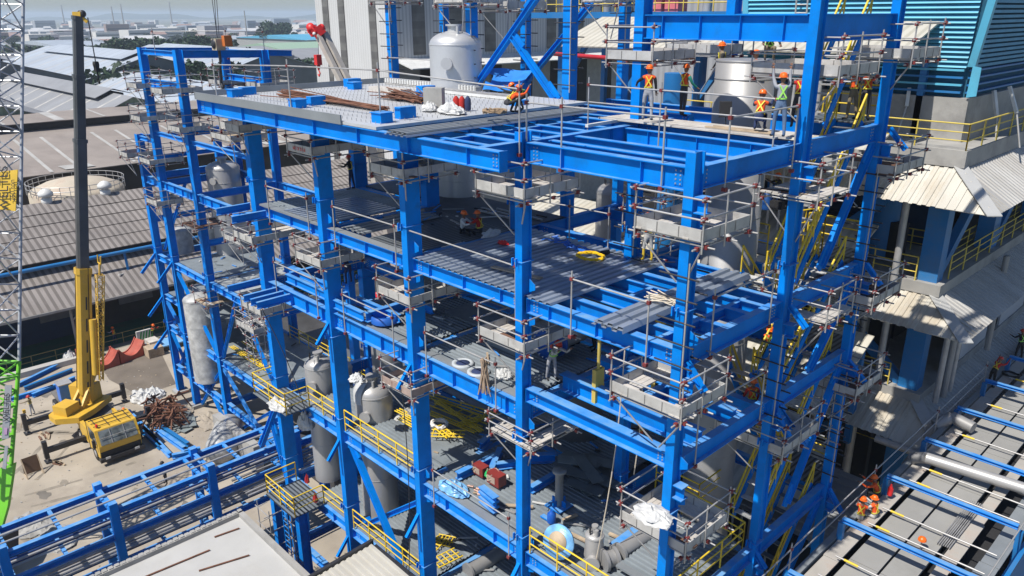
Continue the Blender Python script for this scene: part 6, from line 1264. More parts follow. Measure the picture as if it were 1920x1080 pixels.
person('worker sitting on the second floor beam beside the right column', A(1440, 655, -3.2), 160, legs=C_BK, strap=H_GN, arms=DOWN, **SITF)
person('worker in orange vest kneeling over the low platform by the right column', A(1428, 812, -6.3), -80, legs=C_BK, arms=WORK, **SQ)
person('worker behind the first floor side beam with only orange helmet showing', A(1405, 798, -4.9), 0, shirt=C_RD, legs=C_DK)
person('worker crouching behind the tubes left of the right column under the roof', A(1465, 372, .5), 90, vest=C_BK, legs=C_BK, arms=WORK, **SQ)
person('worker on the stair between third floor and roof seen through the yellow rails', A(1524, 365, 1.5), 0, vest=C_BK, legs=C_BK)
person('left one of three workers huddled on the plank covered rack', A(1612, 975, -10.0), -35, shirt=C_LG, legs=C_LG, arms=WORK, **SITF)
person('middle one of three workers huddled on the plank covered rack', A(1640, 972, -10.0), 35, shirt=C_LG, legs=C_LG, arms=WORK, **SITF)
person('upper one of three workers huddled on the plank covered rack', A(1645, 942, -10.0), 60, shirt=C_OR, legs=C_BK, arms=WORK, **SQ)
person('worker in dark clothes with bright green straps standing at the right picture edge', A(1908, 672, -10.0), 10, vest=C_BK, legs=C_BK, strap=H_GN, helmet=H_RD, arms=WORK)
person('worker in red shirt with yellow straps bending at the far end of the rack', A(1857, 725, -10.0), -60, shirt=C_RD, vest=C_RD, legs=C_BK, helmet=H_RD, torso=45, arms=WORK)
person('worker in khaki pointing with stretched arm on the sandy yard', A(62, 778, GZ), 100, shirt=C_KH, vest=C_KH, legs=C_GY, helmet=H_RD, arms=((70, 20, 5), (10, 15, 10)), strap=H_YL)
person('left worker of two standing behind the crane cab', A(238, 803, GZ), 20, vest=C_RD, legs=C_BK, arms=DOWN)
person('right worker of two leaning near the crane cab', A(264, 826, GZ), 100, vest=C_OR, legs=C_BK, arms=WORK, helmet=H_RD, torso=20)
person('worker in orange vest standing by the open shed', A(217, 644, GZ), 70, shirt=C_GY, legs=C_NV, arms=WORK, helmet=H_OR)
person('worker in dark red beside the green striped barrier', A(288, 636, GZ), -120, shirt=C_RD, vest=C_BK, legs=C_BK, arms=WORK, torso=30)
person('worker in grey top under the pipe rack', A(312, 907, GZ+.5), 150, shirt=C_GY, vest=C_GY, legs=C_BK, strap=None, helmet=mat('helmet_dark', (.05, .05, .05), .5))
# ================================================================ LOOSE MATERIAL AND CLUTTER
rr = random.Random(3)
def P4(pts, z): return [atz(x, y, z) for x, y in pts]
def rods_bundle(name, label, p, q, n, r_, mt_, spread=.25, cat='rebar'):
    m = MB(); p, q = Vector(p), Vector(q)
    for k in range(n):
        a = Vector((rr.gauss(0, spread*.4), rr.gauss(0, spread*.4), abs(rr.gauss(0, spread*.25)))); b = Vector((rr.gauss(0, spread), rr.gauss(0, spread), abs(rr.gauss(0, spread*.4)))); c = (p+q)/2+(a+b)/2+Vector((0, 0, .03)); m.tube(p+b, c, r_, mt_, 5); m.tube(c, q+a, r_, mt_, 5)
    return solo(m, name, label, cat, kind='stuff' if 0 else None)
RBZ = 5.15
rods_bundle('rebar_bundle', 'long bundle of rusty rebar on the front of the roof deck', A(538, 178, RBZ), A(720, 207, RBZ), 60, .022, RUST, .28)
rods_bundle('rebar_bundle', 'thick heap of rusty rebar in the middle of the roof deck', A(738, 183, RBZ), A(795, 192, RBZ), 90, .02, RUST, .42)
m = MB(); p = A(815, 205, RBZ); m.obox(p+Vector((0, 0, .4)), (.3, .2, 0), (-.15, .2, 0), (0, 0, .4), CONC); solo(m, 'concrete_block', 'mottled grey block standing among sacks on the roof deck', 'block')
from mathutils import noise as NZ
def sack(label, c, sx, sy, sz, mt_, seed=1, name='sack', n=26):
    """crumpled heap: a dome pushed in and out by folded noise"""
    m = MB(); vs = []; c = Vector(c); J = 11
    for j in range(J):
        ph = j*pi/2/(J-1)
        for i in range(n):
            a = 2*pi*i/n; d = Vector((math.cos(a)*math.cos(ph), math.sin(a)*math.cos(ph), math.sin(ph))); o_ = Vector((seed*3.1, seed*1.7, 0))
            k = .80+.42*abs(NZ.noise(d*1.6+o_))+.25*abs(NZ.noise(d*3.9+o_))+.06*NZ.noise(d*8+o_)
            h = d.z*(.60+.75*abs(NZ.noise(Vector((d.x*2.4, d.y*2.4, seed))))+.14*NZ.noise(Vector((d.x*5, d.y*5, seed)))); vs.append(c+Vector((d.x*sx*k, d.y*sy*k, max(0, h)*sz)))
    m.add(vs, [(j*n+i, j*n+(i+1) % n, (j+1)*n+(i+1) % n, (j+1)*n+i) for j in range(J-1) for i in range(n)], mt_, n > 30); return solo(m, name, label, name.replace('_', ' '))
sack('left white sack beside the grey block on the roof', A(806, 207, RBZ), .35, .3, .35, WRAP, 2); sack('right white sack beside the grey block on the roof', A(846, 211, RBZ), .75, .4, .4, WRAP, 3)
m = MB(); p = A(862, 206, RBZ)
for k in range(3): m = MB(); m.lathe(p+Vector((k*.22-.2, k*.1, 0)), [(.11, 0), (.12, .05), (.12, .38), (.07, .46), (.04, .5)], [C_RD, C_RD, C_NV][k], 12); solo(m, 'gas_bottle', ['left dark red gas bottle behind the white sack on the roof', 'middle dark red gas bottle behind the white sack on the roof', 'navy gas bottle beside the red ones on the roof'][k], 'gas bottle')
def coil(label, c, r0, n, mt_, r_=.03, flat=.25, seed=0, name='coil', squash=.8):
    q = random.Random(seed); m = MB(); c = Vector(c); pts = []
    for k in range(n*14): a = 2*pi*k/14; rad_ = r0*q.uniform(.72, 1.02); pts.append(c+Vector((rad_*math.cos(a), rad_*squash*math.sin(a), .03+flat*r0*q.random())))
    m.path(pts, r_, mt_, 5); return solo(m, name, label, 'coil')
coil('tangle of brown rope on the sheet stack at the roof edge', A(928, 214, 5.4), .45, 7, mat('rope_brown', (.30, .21, .13), .9), .03, .3, 1)
coil('coil of yellow hose on the trough sheets', A(1107, 483, .12), .55, 8, mat('hose_yellow', (.80, .50, .01), .5), .028, .12, 2, squash=.9)
m = MB(); pts = []; a0, b0 = A(1030, 448, .12), A(1102, 472, .12)
for k in range(60): f = k/59; pts.append(a0+(b0-a0)*f+Vector((rr.gauss(0, .16), rr.gauss(0, .16), rr.random()*.1)))
HB = mat('hose_blue', (.03, .16, .60), .5); m.path(pts, .022, HB, 5); solo(m, 'hose', 'tangled blue hose on the trough sheets', 'hose')
m = MB(); p = A(1127, 475, .12); m.tube(p, p+Vector((.3, .1, .1)), .09, C_BK, 8); m.path([p+Vector((.3, .1, .1)), p+Vector((.8, .3, .03)), p+Vector((1.8, .2, .02)), p+Vector((2.6, 1.0, .02))], .018, C_BK, 5); solo(m, 'grinder', 'small black tool with cable beside the yellow hose', 'tool')
# tarpaulin over a tube frame
t = thing('tarpaulin', 'bright blue torn tarpaulin slung over the roof workers', 'tarpaulin', A(950, 200, 5.1)); m = MB(); c4 = [atd(905, 168, 36.0), atd(962, 172, 35.4), atd(1000, 133, 37.0), atd(920, 127, 37.6)]; n = 9; vs = []
for j in range(n):
    for i in range(n):
        f, g = i/(n-1), j/(n-1); q = (c4[0]*(1-f)+c4[1]*f)*(1-g)+(c4[3]*(1-f)+c4[2]*f)*g; vs.append(q+Vector((0, 0, -.22*math.sin(pi*f)*math.sin(pi*g)+.03*math.sin(9*f+5*g))))
m.add(vs, [(j*n+i, j*n+i+1, (j+1)*n+i+1, (j+1)*n+i) for j in range(n-1) for i in range(n-1) if not (i == 0 and j in (3, 4, 5))], BTARP, True); pw(m, 'sheet', t); m = MB()
for q in c4: m.cut(); m.tube(q, (q.x, q.y, 5.1), .026, GALV, 6)
pw(m, 'pole', t)
# planks on the roof
m = MB()
for k in range(4):
    m.box((-24.2, 7.9, 5.12+k*.07), (-17.0, 8.2, 5.17+k*.07), TOE)
    for i in range(34): m.box((-24.1+i*.21, 7.88, 5.20+k*.0), (-24.0+i*.21, 8.15, 5.42), WHITE if k == 0 else TOE) if k == 0 else None
solo(m, 'plank_stack', 'row of stacked perforated metal planks at the back of the roof deck', 'planks')
m = MB(); m.obox((-20.5, 5.6, 5.2), (1.3, 0, 0), (0, .3, 0), (0, 0, .1), PALEPL); solo(m, 'plank_stack', 'short stack of pale planks on the roof deck', 'planks')
m = MB(); m.box((-18.6, 7.1, 5.12), (-13.4, 7.35, 5.28), GALV); m.box((-18.3, 6.8, 5.12), (-12.8, 7.0, 5.22), WHITE); solo(m, 'roof_channel', 'long pale channels lying behind the sacks on the roof', 'channels')
m = MB(); m.corr((-9.95, -2.15, 5.04), (0, 8.9, 0), (1.15, 0, 0), .28, .06, TROUGH); m.corr((-9.9, -2.1, 5.12), (0, 8.8, 0), (1.05, 0, 0), .28, .05, FLASH); solo(m, 'sheet_stack', 'narrow stack of long grey sheets laid over the roof joists', 'sheets')
for k in range(7):
    m = MB(); x = -7.3+k*1.0; m.box((-7.4+.02*k, 5.15+k*.2, 5.06), (-.3-R.uniform(0, .4), 5.33+k*.2, 5.11), PALEPL); solo(m, 'walkway_plank', 'pale plank of the walkway on the roof beams', 'plank', 'walkway planks side by side on the roof beams')
m = MB(); m.box((-3.3, 5.5, 5.12), (-1.0, 5.62, 5.16), WOOD); m.box((-3.1, 5.66, 5.12), (-1.1, 5.78, 5.18), WOOD); solo(m, 'timber', 'pair of yellowish timbers on the roof walkway', 'timber')
m = MB(); a_, b_ = A(1100, 236, 5.05), A(1190, 221, 5.05); m.bar(a_, b_, .12, .1, WHITE); solo(m, 'white_beam', 'slim white beam laid across the roof joists', 'beam')
m = MB(); p = atd(1360, 205, 25.5); m.obox(p, (.16, .1, 0), (-.06, .08, 0), (0, 0, .25), C_BK); m.path([p+Vector((0, 0, .2)), p+Vector((.1, 0, -1)), p+Vector((-.2, 0, -2.2))], .015, C_BK, 4); solo(m, 'tool_bag', 'black tool bag hanging on the roof guardrail', 'bag')
# third floor
m = MB(); m.corr((-3.0, -.15, .10), (.0, 6.9, .0), (1.15, 0, 0), .38, .09, TROUGH); m.corr((-2.97, -.1, .18), (0, 6.8, 0), (1.1, 0, 0), .37, .09, TROUGH); solo(m, 'loose_sheets', 'three loose trough sheets laid across the open joists by the corner column', 'sheets')
m = MB(); a_, b_ = A(923, 500, .12), A(1015, 522, .12); m.bar(a_, b_, .2, .05, WOOD); solo(m, 'timber_plank', 'pale timber plank on the trough sheets behind the middle column', 'plank')
sack('white crumpled sack on the third floor right of the two sitting workers', A(921, 442, .05), .22, .5, .35, WRAP, 5); sack('small bright red bag near the white sack on the third floor', A(944, 457, .1), .3, .15, .15, RED, 6, 'bag')
m = MB(); m.box((-15.6, 6.6, .05), (-12.4, 6.75, .12), GALV); m.box((-15.8, 7.0, .05), (-12.6, 7.12, .12), GALV); m.box((-15.2, 7.4, .05), (-12.3, 7.5, .12), GALV); solo(m, 'long_tubes', 'three long pale tubes lying on the dark third floor', 'tubes', kind='stuff')
rods_bundle('rope_bundle', 'pale rope tangle on the loose trough sheets', A(1225, 560, .3), A(1262, 570, .35), 16, .02, mat('rope_pale', (.55, .48, .38), .9), .25, 'rope')
# second floor
t = thing('flanged_pipe', 'short thick grey pipe with big bolted blue flange on the second floor', 'pipe', A(1040, 690, -3.85)); c = A(1022, 680, -3.85)+Vector((0, 0, .75)); ax = (A(1090, 650, -3.85)-A(1022, 680, -3.85)).normalized()
m = MB(); m.lathe(c, [(.02, 0), (.62, 0), (.62, .12), (.45, .14), (.45, .45), (.62, .47), (.62, .58), (.3, .6)], mat('flange_blue', (.01, .09, .40), .35), 24, axis=tuple(ax)); pw(m, 'flange', t); m = MB(); m.lathe(c, [(.42, .6), (.42, 1.9), (.44, 1.9), (.44, 2.0), (.1, 2.02)], STEEL2, 20, axis=tuple(ax)); pw(m, 'pipe_body', t)
m = MB(); d, s_, t_ = _basis(ax)
for k in range(18): a = 2*pi*k/18; q = c+(s_*math.cos(a)+t_*math.sin(a))*.54; m.tube(q-d*.05, q+d*.0, .03, WHITE, 5)
o = pw(m, 'bolt', t); o['kind'] = 'stuff'
m = MB(); m.box((-10.6, 2.6, -3.78), (-8.9, 4.7, -3.60), DECKG); m.quad([(-10.6, 2.6, -3.58), (-8.9, 2.6, -3.58), (-8.9, 4.7, -3.58), (-10.6, 4.7, -3.55)], mat('grey_plate', (.24, .27, .28), .6, 0, .1, 2), .01); solo(m, 'plate_stack', 'raised stack of grey plates on the second floor left of the middle column', 'plates')
for i, (px, py) in enumerate(((868, 682), (897, 698))):
    p = A(px, py, -3.8); m = MB(); m.lathe(p, [(.42, 0), (.42, .06), (.30, .07), (.28, .02), (.05, .01)], mat('opening_rim', (.42, .45, .47), .6), 18); m.lathe(p+Vector((0, 0, .03)), [(.26, 0), (.26, .02), (.01, .021)], C_NV, 16); solo(m, 'pipe_opening', ['left of two round openings with pale rims in the second floor', 'right of two round openings with pale rims in the second floor'][i], 'opening')
p = A(722, 602, -3.7); m = MB(); m.lathe(p, [(.6, 0), (.6, .3), (.48, .32), (.46, .05), (.05, .04)], mat('opening_blue', (.01, .10, .42), .5), 20); solo(m, 'vessel_collar', 'blue lined round collar on the second floor between columns', 'collar')
rods_bundle('rope_bundle', 'brown and white ropes hanging on a post left of the middle column', (-8.1, .2, -4.1), (-8.0, .1, -2.8), 30, .022, mat('rope_tan', (.38, .28, .2), .9), .16, 'rope'); sack('white net heap on the second floor left of the middle column', A(945, 705, -3.8), .4, .3, .3, WRAP, 9, 'net')
sack('crumpled white plastic on the second floor in the shade', A(895, 548, -3.8), .35, .2, .2, WRAP, 11, 'plastic_sheet')
for i, (px, py, qx, qy) in enumerate(((805, 552, 850, 555), (860, 553, 905, 545))):
    m = MB(); m.bar(A(px, py, -3.7), A(qx, qy, -3.7), .35, .12, BLUE); solo(m, 'blue_bracket', ['left blue bracket lying on the shaded second floor', 'right blue bracket lying on the shaded second floor'][i], 'bracket')
for i, (x, v) in enumerate(((-4.5, 2.1), (-3.4, 3.9))):
    m = MB(); m.path([(x, v, -1.2), (x, v, -2.6)], .06, mat('sling_yellow', (.55, .42, .10), .7), 6); m.box((x-.12, v-.12, -1.3), (x+.12, v+.12, -1.0), CRY); m.box((x-.08, v-.22, -3.9), (x+.08, v+.22, -2.6), MATS['sling_yellow']); solo(m, 'chain_hoist', ['yellow chain hoist with sling over the second floor front beam', 'yellow chain hoist with sling over the rear joist'][i], 'hoist')
for i, (p, q) in enumerate((((-3.2, 1.8, -.1), (-3.6, 1.2, -9.5)), ((-2.9, 2.0, -.1), (-2.9, 2.2, -6.0)), ((-12.6, -.2, -5), (-12.4, -.6, -15)), ((-22.8, -1, -4.3), (-20.5, -.3, -9.7)))):
    m = MB(); p, q = Vector(p), Vector(q); pts = [p+(q-p)*k/8+Vector((.15*math.sin(pi*k/8), .1*math.sin(pi*k/8), 0)) for k in range(9)]; m.path(pts, .02, MATS['rope_pale'] if i < 2 else C_BK, 5); solo(m, 'hanging_rope', ['pale rope hanging from the third floor down to the first floor', 'short pale rope hanging beside the longer one', 'thin dark cable hanging beside the third big column', 'pale tag line slanting down past the second column'][i], 'rope')
# first floor
Z1 = -9.62
def yrail(p, q, w_=.9, n=5, tilt=.0, mt_=YEL):
    m = MB(); p, q = Vector(p), Vector(q); d = q-p; s = Vector((0, 0, 1)).cross(d).normalized()*w_
    for f in (0, .45, 1): m.tube(p+s*f+Vector((0, 0, tilt*f)), q+s*f+Vector((0, 0, tilt*f)), .032, mt_, 6)
    for k in range(n): c = p+d*(k+.3)/n; m.tube(c, c+s+Vector((0, 0, tilt)), .03, mt_, 6)
    return m
for i, (a, b, w_) in enumerate((((800, 745), (925, 785), .5), ((806, 760), (905, 800), .7), ((800, 775), (890, 812), .3), ((815, 752), (900, 810), .2), ((860, 800), (915, 782), .3), ((806, 818), (870, 820), .6), ((812, 800), (838, 822), .4), ((740, 770), (800, 800), .3), ((745, 785), (792, 812), .3))):
    solo(yrail(A(*a, Z1+.05*i), A(*b, Z1+.05*i), w_), 'loose_handrail', ['longest', 'second', 'third', 'fourth', 'crossing', 'bright flat', 'small upright', 'rear left', 'front left'][i]+' yellow handrail panel in the pile on the first floor', 'handrail')
for i, (a, b, w_) in enumerate((((812, 1018), (845, 1025), .7), ((815, 1035), (838, 1010), .5), ((822, 1065), (868, 1042), .7))):
    solo(yrail(A(*a, -15.0+.06*i), A(*b, -15.0+.06*i), w_), 'loose_handrail', ['upper', 'middle', 'lower'][i]+' yellow handrail panel on the lowest floor beside the thick pipe', 'handrail')
for i, (a, b, w_) in enumerate((((452, 640), (480, 660), .3), ((430, 650), (500, 690), .3), ((445, 662), (520, 708), .3))):
    solo(yrail(A(*a, -15.4+.05*i), A(*b, -15.4+.05*i), w_), 'loose_handrail', ['top', 'middle', 'bottom'][i]+' yellow handrail length on the tower floor between the columns', 'handrail')
coil('coil of white rope with black loops by the yellow rail pile', A(824, 798, Z1+.3), .45, 7, mat('rope_white', (.66, .64, .60), .8), .035, .35, 4)
sack('crumpled pale blue plastic sheet on the first floor', A(852, 918, Z1), .85, .45, .35, LBT, 21, 'plastic_sheet', 30)
m = MB(); c = A(890, 916, Z1)
for k in range(11): q = c+Vector((rr.uniform(-.4, .4), rr.uniform(-.25, .25), .03)); m.tube(q, q+Vector((.12, .06, 0)), .04, mat('pinkish_tubes', (.6, .38, .30), .7), 6)
solo(m, 'pipe_offcuts', 'small scatter of pinkish offcuts beside the blue plastic', 'offcuts', kind='stuff')
for i, (px, py, s_) in enumerate(((902, 890, .24), (931, 908, .27))):
    c = A(px, py, Z1); t = thing('welding_machine', ['boxy dark red welding machine with cables on the first floor', 'rounded dark red welding machine with coiled cable on the first floor'][i], 'machine', c); m = MB(); m.box((-s_*1.3, -s_*.8, .05), (s_*1.3, s_*.8, s_*2.0), mat('dark_red_case', (.22, .03, .025), .5)); m.box((-s_*1.2, -s_*.85, s_*.5), (s_*.5, -s_*.81, s_*1.6), mat('pale_case', (.4, .3, .24), .6)); part(m, 'case', t); m = MB(); pts = []
    for k in range(45): a = k*.6; pts.append(Vector((-s_*(1.0-i*.3)+s_*1.0*math.cos(a)*rr.uniform(.8, 1.2), s_*.9*math.sin(a)*rr.uniform(.8, 1.2), s_*2.05*(.3+.7*rr.random()))))
    m.path(pts, .018, mat('cable_tan', (.45, .33, .25), .8), 4); part(m, 'cable', t)
sack('small bright green cover between the two welding machines', A(916, 893, Z1+.25), .22, .15, .3, mat('bright_green', (.02, .45, .12), .5), 8, 'cover')
for i, (a, b, lab, h, b2) in enumerate((((857, 886), (930, 850), 'long blue beam lying left of the welding machines', .34, .28), ((920, 880), (938, 838), 'short blue beam end standing behind the welding machines', .3, .25), ((930, 868), (975, 862), 'middle blue channel under the tilted planks', .3, .25), ((968, 852), (1041, 850), 'blue beam right of the tilted plank platform', .4, .3), ((900, 830), (918, 815), 'small blue bracket below the yellow pile', .35, .3), ((995, 912), (1070, 868), 'long blue beam leaning past the middle column toward the pipe stub', .3, .25), ((1148, 1022), (1200, 985), 'blue beam edge by the thick grey pipe at the bottom', .4, .3))):
    m = MB(); m.ibeam(A(*a, Z1+h), A(*b, Z1+h), h, b2, BLUE); solo(m, 'loose_beam', lab, 'beam')
m = MB(); a_, b_ = A(903, 940, Z1), A(940, 952, Z1)
for k in range(3): m.ibeam(a_+Vector((0, 0, .25+k*.24)), b_+Vector((.15, -.4, .25+k*.24)), .22, .3, BLUE)
solo(m, 'beam_stack', 'stack of three short bright blue beams on the first floor', 'beams')
m = MB()
for k in range(16):
    c = A(1100+rr.uniform(-32, 45), 905+rr.uniform(-35, 22), Z1)+Vector((0, 0, .05+k*.03)); a = rr.uniform(-.5, .6); L_ = rr.uniform(.5, 1.2); m.obox(c, (L_*math.cos(a), L_*math.sin(a), 0), (-math.sin(a)*.25*rr.uniform(.5, 2), math.cos(a)*.25, .02), (0, .0, .012), mat('scrap_plate_%d' % (k % 3), [(.17, .19, .19), (.22, .25, .25), (.12, .14, .15)][k % 3], .6, .1, .15, 2))
o = solo(m, 'plate_heap', 'untidy heap of grey offcut plates on the first floor', 'plates', kind='stuff')
t = thing('pipe_stub', 'grey upright pipe stub with flanged head on a blue base plate', 'pipe', A(1048, 948, Z1)); m = MB(); m.lathe((0, 0, 0), [(.16, .05), (.16, 1.5), (.27, 1.52), (.27, 1.62), (.05, 1.63)], STEEL2, 16); part(m, 'pipe', t); m = MB(); m.box((-.4, -.4, 0), (.4, .4, .05), BLUE); m.box((-.35, -.02, .05), (.35, .02, .3), BLUE); m.box((-.02, -.35, .05), (.02, .35, .3), BLUE); part(m, 'base_plate', t)
m = MB(); c = A(1034, 978, Z1); m.lathe(c, [(.17, 0), (.17, .35), (.1, .42), (.06, .5)], mat('cyl_blue', (.01, .09, .42), .35), 14); m.box(c+Vector((-.5, -.1, 0)), c+Vector((-.1, .1, .06)), BLUE); solo(m, 'gas_cylinder', 'small dark blue gas cylinder on the first floor', 'cylinder')
t = thing('cable_drum', 'plywood disc wrapped in pale blue plastic leaning behind the bottom handrail', 'disc', (-4.9, .75, Z1)); m = MB(); m.lathe((0, 0, .6), [(.05, 0), (.62, 0), (.62, .08), (.05, .08)], LBT, 24, axis=(.15, -.9, .35)); part(m, 'wrapped_disc', t); m = MB(); m.lathe((0, -.08, .65), [(.02, 0), (.36, 0), (.36, .02), (.02, .02)], WOOD, 18, axis=(.15, -.9, .35)); part(m, 'plywood_face', t)
def bigpipe(label, p, q, r_, mt_=STEEL2):
    p, q = Vector(p), Vector(q); d = (q-p).normalized(); m = MB(); m.tube(p, q, r_, mt_, 20); m.tube(p-d*.05, p+d*.06, r_*1.35, mt_, 20); m.tube(q-d*.06, q+d*.05, r_*1.35, mt_, 20); return solo(m, 'pipe_spool', label, 'pipe')
bigpipe('thick grey pipe spool slanting across the bottom right floor', A(1160, 1052, Z1)+Vector((0, 0, .35)), A(1260, 985, Z1)+Vector((0, 0, .3)), .27); bigpipe('thick grey pipe spool at the bottom beside the third big column', A(878, 1072, -14.9), A(942, 1035, -14.9), .3)
bigpipe('small flange with blue valve at the near end of the slanting pipe', A(1132, 1062, Z1)+Vector((0, 0, .25)), A(1152, 1056, Z1)+Vector((0, 0, .25)), .3)
for i, (a, b, mt_) in enumerate((((1070, 1000), (1100, 1015), WOOD), ((1055, 975), (1082, 965), WOOD), ((948, 947), (1000, 950), WOOD), ((1142, 1000), (1160, 1008), WOOD), ((1195, 1075), (1212, 1078), WOOD))):
    m = MB(); m.bar(A(*a, Z1+.05), A(*b, Z1+.05), .14, .06, mt_); solo(m, 'timber_offcut', ['timber offcut left of the small squat vessel', 'thin timber offcut beyond the blue gas cylinder', 'timber strip lying past the middle column', 'short timber offcut behind the squat vessel', 'square timber block at the bottom edge'][i], 'timber')
rods_bundle('clamp_heap', 'bundle of scaffold tubes with red clamps on the ribbed floor at the bottom right', A(1200, 1050, Z1), A(1250, 1020, Z1), 9, .026, GALV, .12, 'tubes')
m = MB(); c = A(1213, 1042, Z1)
for k in range(14): q = c+Vector((rr.uniform(-.4, .4), rr.uniform(-.3, .3), .08)); m.obox(q, (.06, 0, 0), (0, .06, 0), (0, 0, .06), CLAMP)
solo(m, 'clamp_pile', 'small pile of dark red scaffold clamps at the bottom right', 'clamps', kind='stuff')
sack('heap of white sacks on the low platform at the corner column', atd(1225, 968, 21.3), .62, .45, .28, WRAP, 31); sack('white cloth bundled on the first floor balcony', A(525, 762, -9.7), .8, .5, .5, WRAP, 32, 'cloth'); sack('pale plastic bundle under the first floor balcony', A(575, 800, -11), .5, .4, 1.0, GWRAP, 36, 'plastic_bundle'); sack('white crumpled cover behind the domed vessel', A(768, 775, -9.7), .3, .9, .35, WRAP, 34, 'cover'); sack('white sheet draped on the middle vessel', atd(668, 712, 34), .4, .3, .35, WRAP, 35, 'cover')
for i, (x, y) in enumerate(((576, 912), (592, 948))): sack(['upper red hydrant top on the lower balcony', 'lower red hydrant top on the lower balcony'][i], A(x, y-8, -14.9), .15, .13, .6, mat('hydrant_red', (.35, .02, .02), .4), 40+i, 'hydrant')
m = MB(); m.lathe(A(430, 600, -9.4), [(.25, 0), (.3, .5), (.2, .9), (.05, 1)], WRAP, 12); solo(m, 'equipment', 'blue motor and pump on the right landing', 'pump') if 0 else None
for i, (px, py, z) in enumerate(((1436, 392, .05), (1452, 388, .05))): p = A(px, py, z); m = MB(); m.lathe(p, [(.22, 0), (.24, .1), (.2, .6), (.1, .75)], mat('motor_blue', (.01, .07, .25), .5), 14); m.box(p+Vector((.2, -.1, .1)), p+Vector((.8, .2, .45)), C_BK); solo(m, 'pump', ['left blue pump on the small right landing', 'right blue pump on the small right landing'][i], 'pump')
for k in range(2): rods_bundle('pipe_row', ['row of navy pipes below the second column', 'row of navy pipes below the first one'][k], (-26, 5.4-k, -12.2-k*1.2), (-19.5, 5.0-k, -12.6-k*1.2), 8, .09, mat('navy_pipe', (.01, .05, .22), .4), .14, 'pipes')
# yard
t = thing('concrete_channel', 'x', 'channel'); bpy.data.objects.remove(t)
def saddle(label, p, q, w_=1.7, h=1.0):
    p, q = Vector(p), Vector(q); t = thing('red_saddle', label, 'saddle', p, 'red steel saddles by the open shed'); d = q-p; L = d.length; d.normalize(); s = Vector((-d.y, d.x, 0)); n = 14; m = MB()
    for o_ in (0, w_):
        vs = []
        for k in range(n+1): f = k/n; zt = h*(.28+.72*(2*f-1)**2); vs += [d*L*f+s*o_, d*L*f+s*o_+Vector((0, 0, zt))]
        b = len(vs); vs2 = [v+s*.12 for v in vs]; m.add(vs+vs2, [(2*k, 2*k+2, 2*k+3, 2*k+1) for k in range(n)]+[(b+2*k, b+2*k+1, b+2*k+3, b+2*k+2) for k in range(n)]+[(2*k+1, 2*k+3, b+2*k+3, b+2*k+1) for k in range(n)]+[(0, 1, b+1, b), (2*n, b+2*n, b+2*n+1, 2*n+1)], REDP)
    part(m, 'side_plate', t); m = MB()
    for k in range(n):
        f0, f1 = k/n, (k+1)/n; z0, z1 = [h*(.28+.72*(2*f-1)**2)-.1 for f in (f0, f1)]; m.add([d*L*f0+s*.1+Vector((0, 0, z0)), d*L*f1+s*.1+Vector((0, 0, z1)), d*L*f1+s*w_+Vector((0, 0, z1)), d*L*f0+s*w_+Vector((0, 0, z0))], [(0,1,2,3)], REDP, True)
    part(m, 'curved_plate', t)
saddle('near red oxide curved saddle on the yard beside the crane boom', A(177, 700, GZ), A(226, 684, GZ), 1.4, 1.5); saddle('far red oxide curved saddle on the yard', A(228, 683, GZ), A(275, 664, GZ), 1.4, 1.5); saddle('small red oxide saddle half hidden behind the boom', A(164, 680, GZ), A(190, 668, GZ), 1.2, 1.2)
m = MB()
for k in range(34):
    c = A(312+rr.uniform(-26, 26), 795+rr.uniform(-22, 14), GZ); h = rr.uniform(.8, 1.9); a = rr.uniform(0, 6); e = Vector((math.cos(a), math.sin(a), 0))*rr.uniform(.4, 1.2); m.bar(c-e, c+e*.3+Vector((0, 0, h)), .1, .1, RUST); m.bar(c+e*.3+Vector((0, 0, h)), c+e+Vector((0, 0, .3)), .1, .1, RUST); m.bar(c-e+Vector((0, 0, h*.8)), c+e+Vector((0, 0, h*.9)), .1, .1, RUST)
solo(m, 'trestle_heap', 'heap of rusty angle iron trestles on the yard', 'trestles', kind='stuff')
sack('big white crumpled sack heap on the yard', A(268, 748, GZ), 1.4, 1.0, .9, WRAP, 50); sack('second white sack on the heap on the yard', A(288, 742, GZ), 1.1, .9, .8, WRAP, 51)
for i, (a, b) in enumerate((((45, 725), (135, 690)), ((60, 738), (140, 705)), ((20, 745), (100, 722)), ((232, 773), (300, 835)), ((240, 768), (318, 850)), ((290, 800), (345, 838)), ((298, 795), (352, 830)), ((322, 852), (368, 842)), ((30, 720), (128, 672)), ((262, 795), (292, 822)), ((345, 845), (375, 838)))):
    m = MB(); m.ibeam(A(*a, GZ+.4), A(*b, GZ+.4), .35, .3, BLUE if i % 3 else BLUE2); solo(m, 'yard_beam', ['near', 'next', 'low', 'first slanting', 'second slanting', 'third slanting', 'fourth slanting', 'short', 'rear', 'small slanting', 'smallest'][i]+[' blue beam stored between the mast and the boom', ' blue beam stored right of the crane truck'][0 if i in (0, 1, 2, 8) else 1], 'beam')
m = MB(); m.box((-66, -9, GZ), (-65.2, 1, GZ+.5), PCONC); solo(m, 'kerb_wall', 'pale low kerb wall along the edge of the yard', 'kerb')
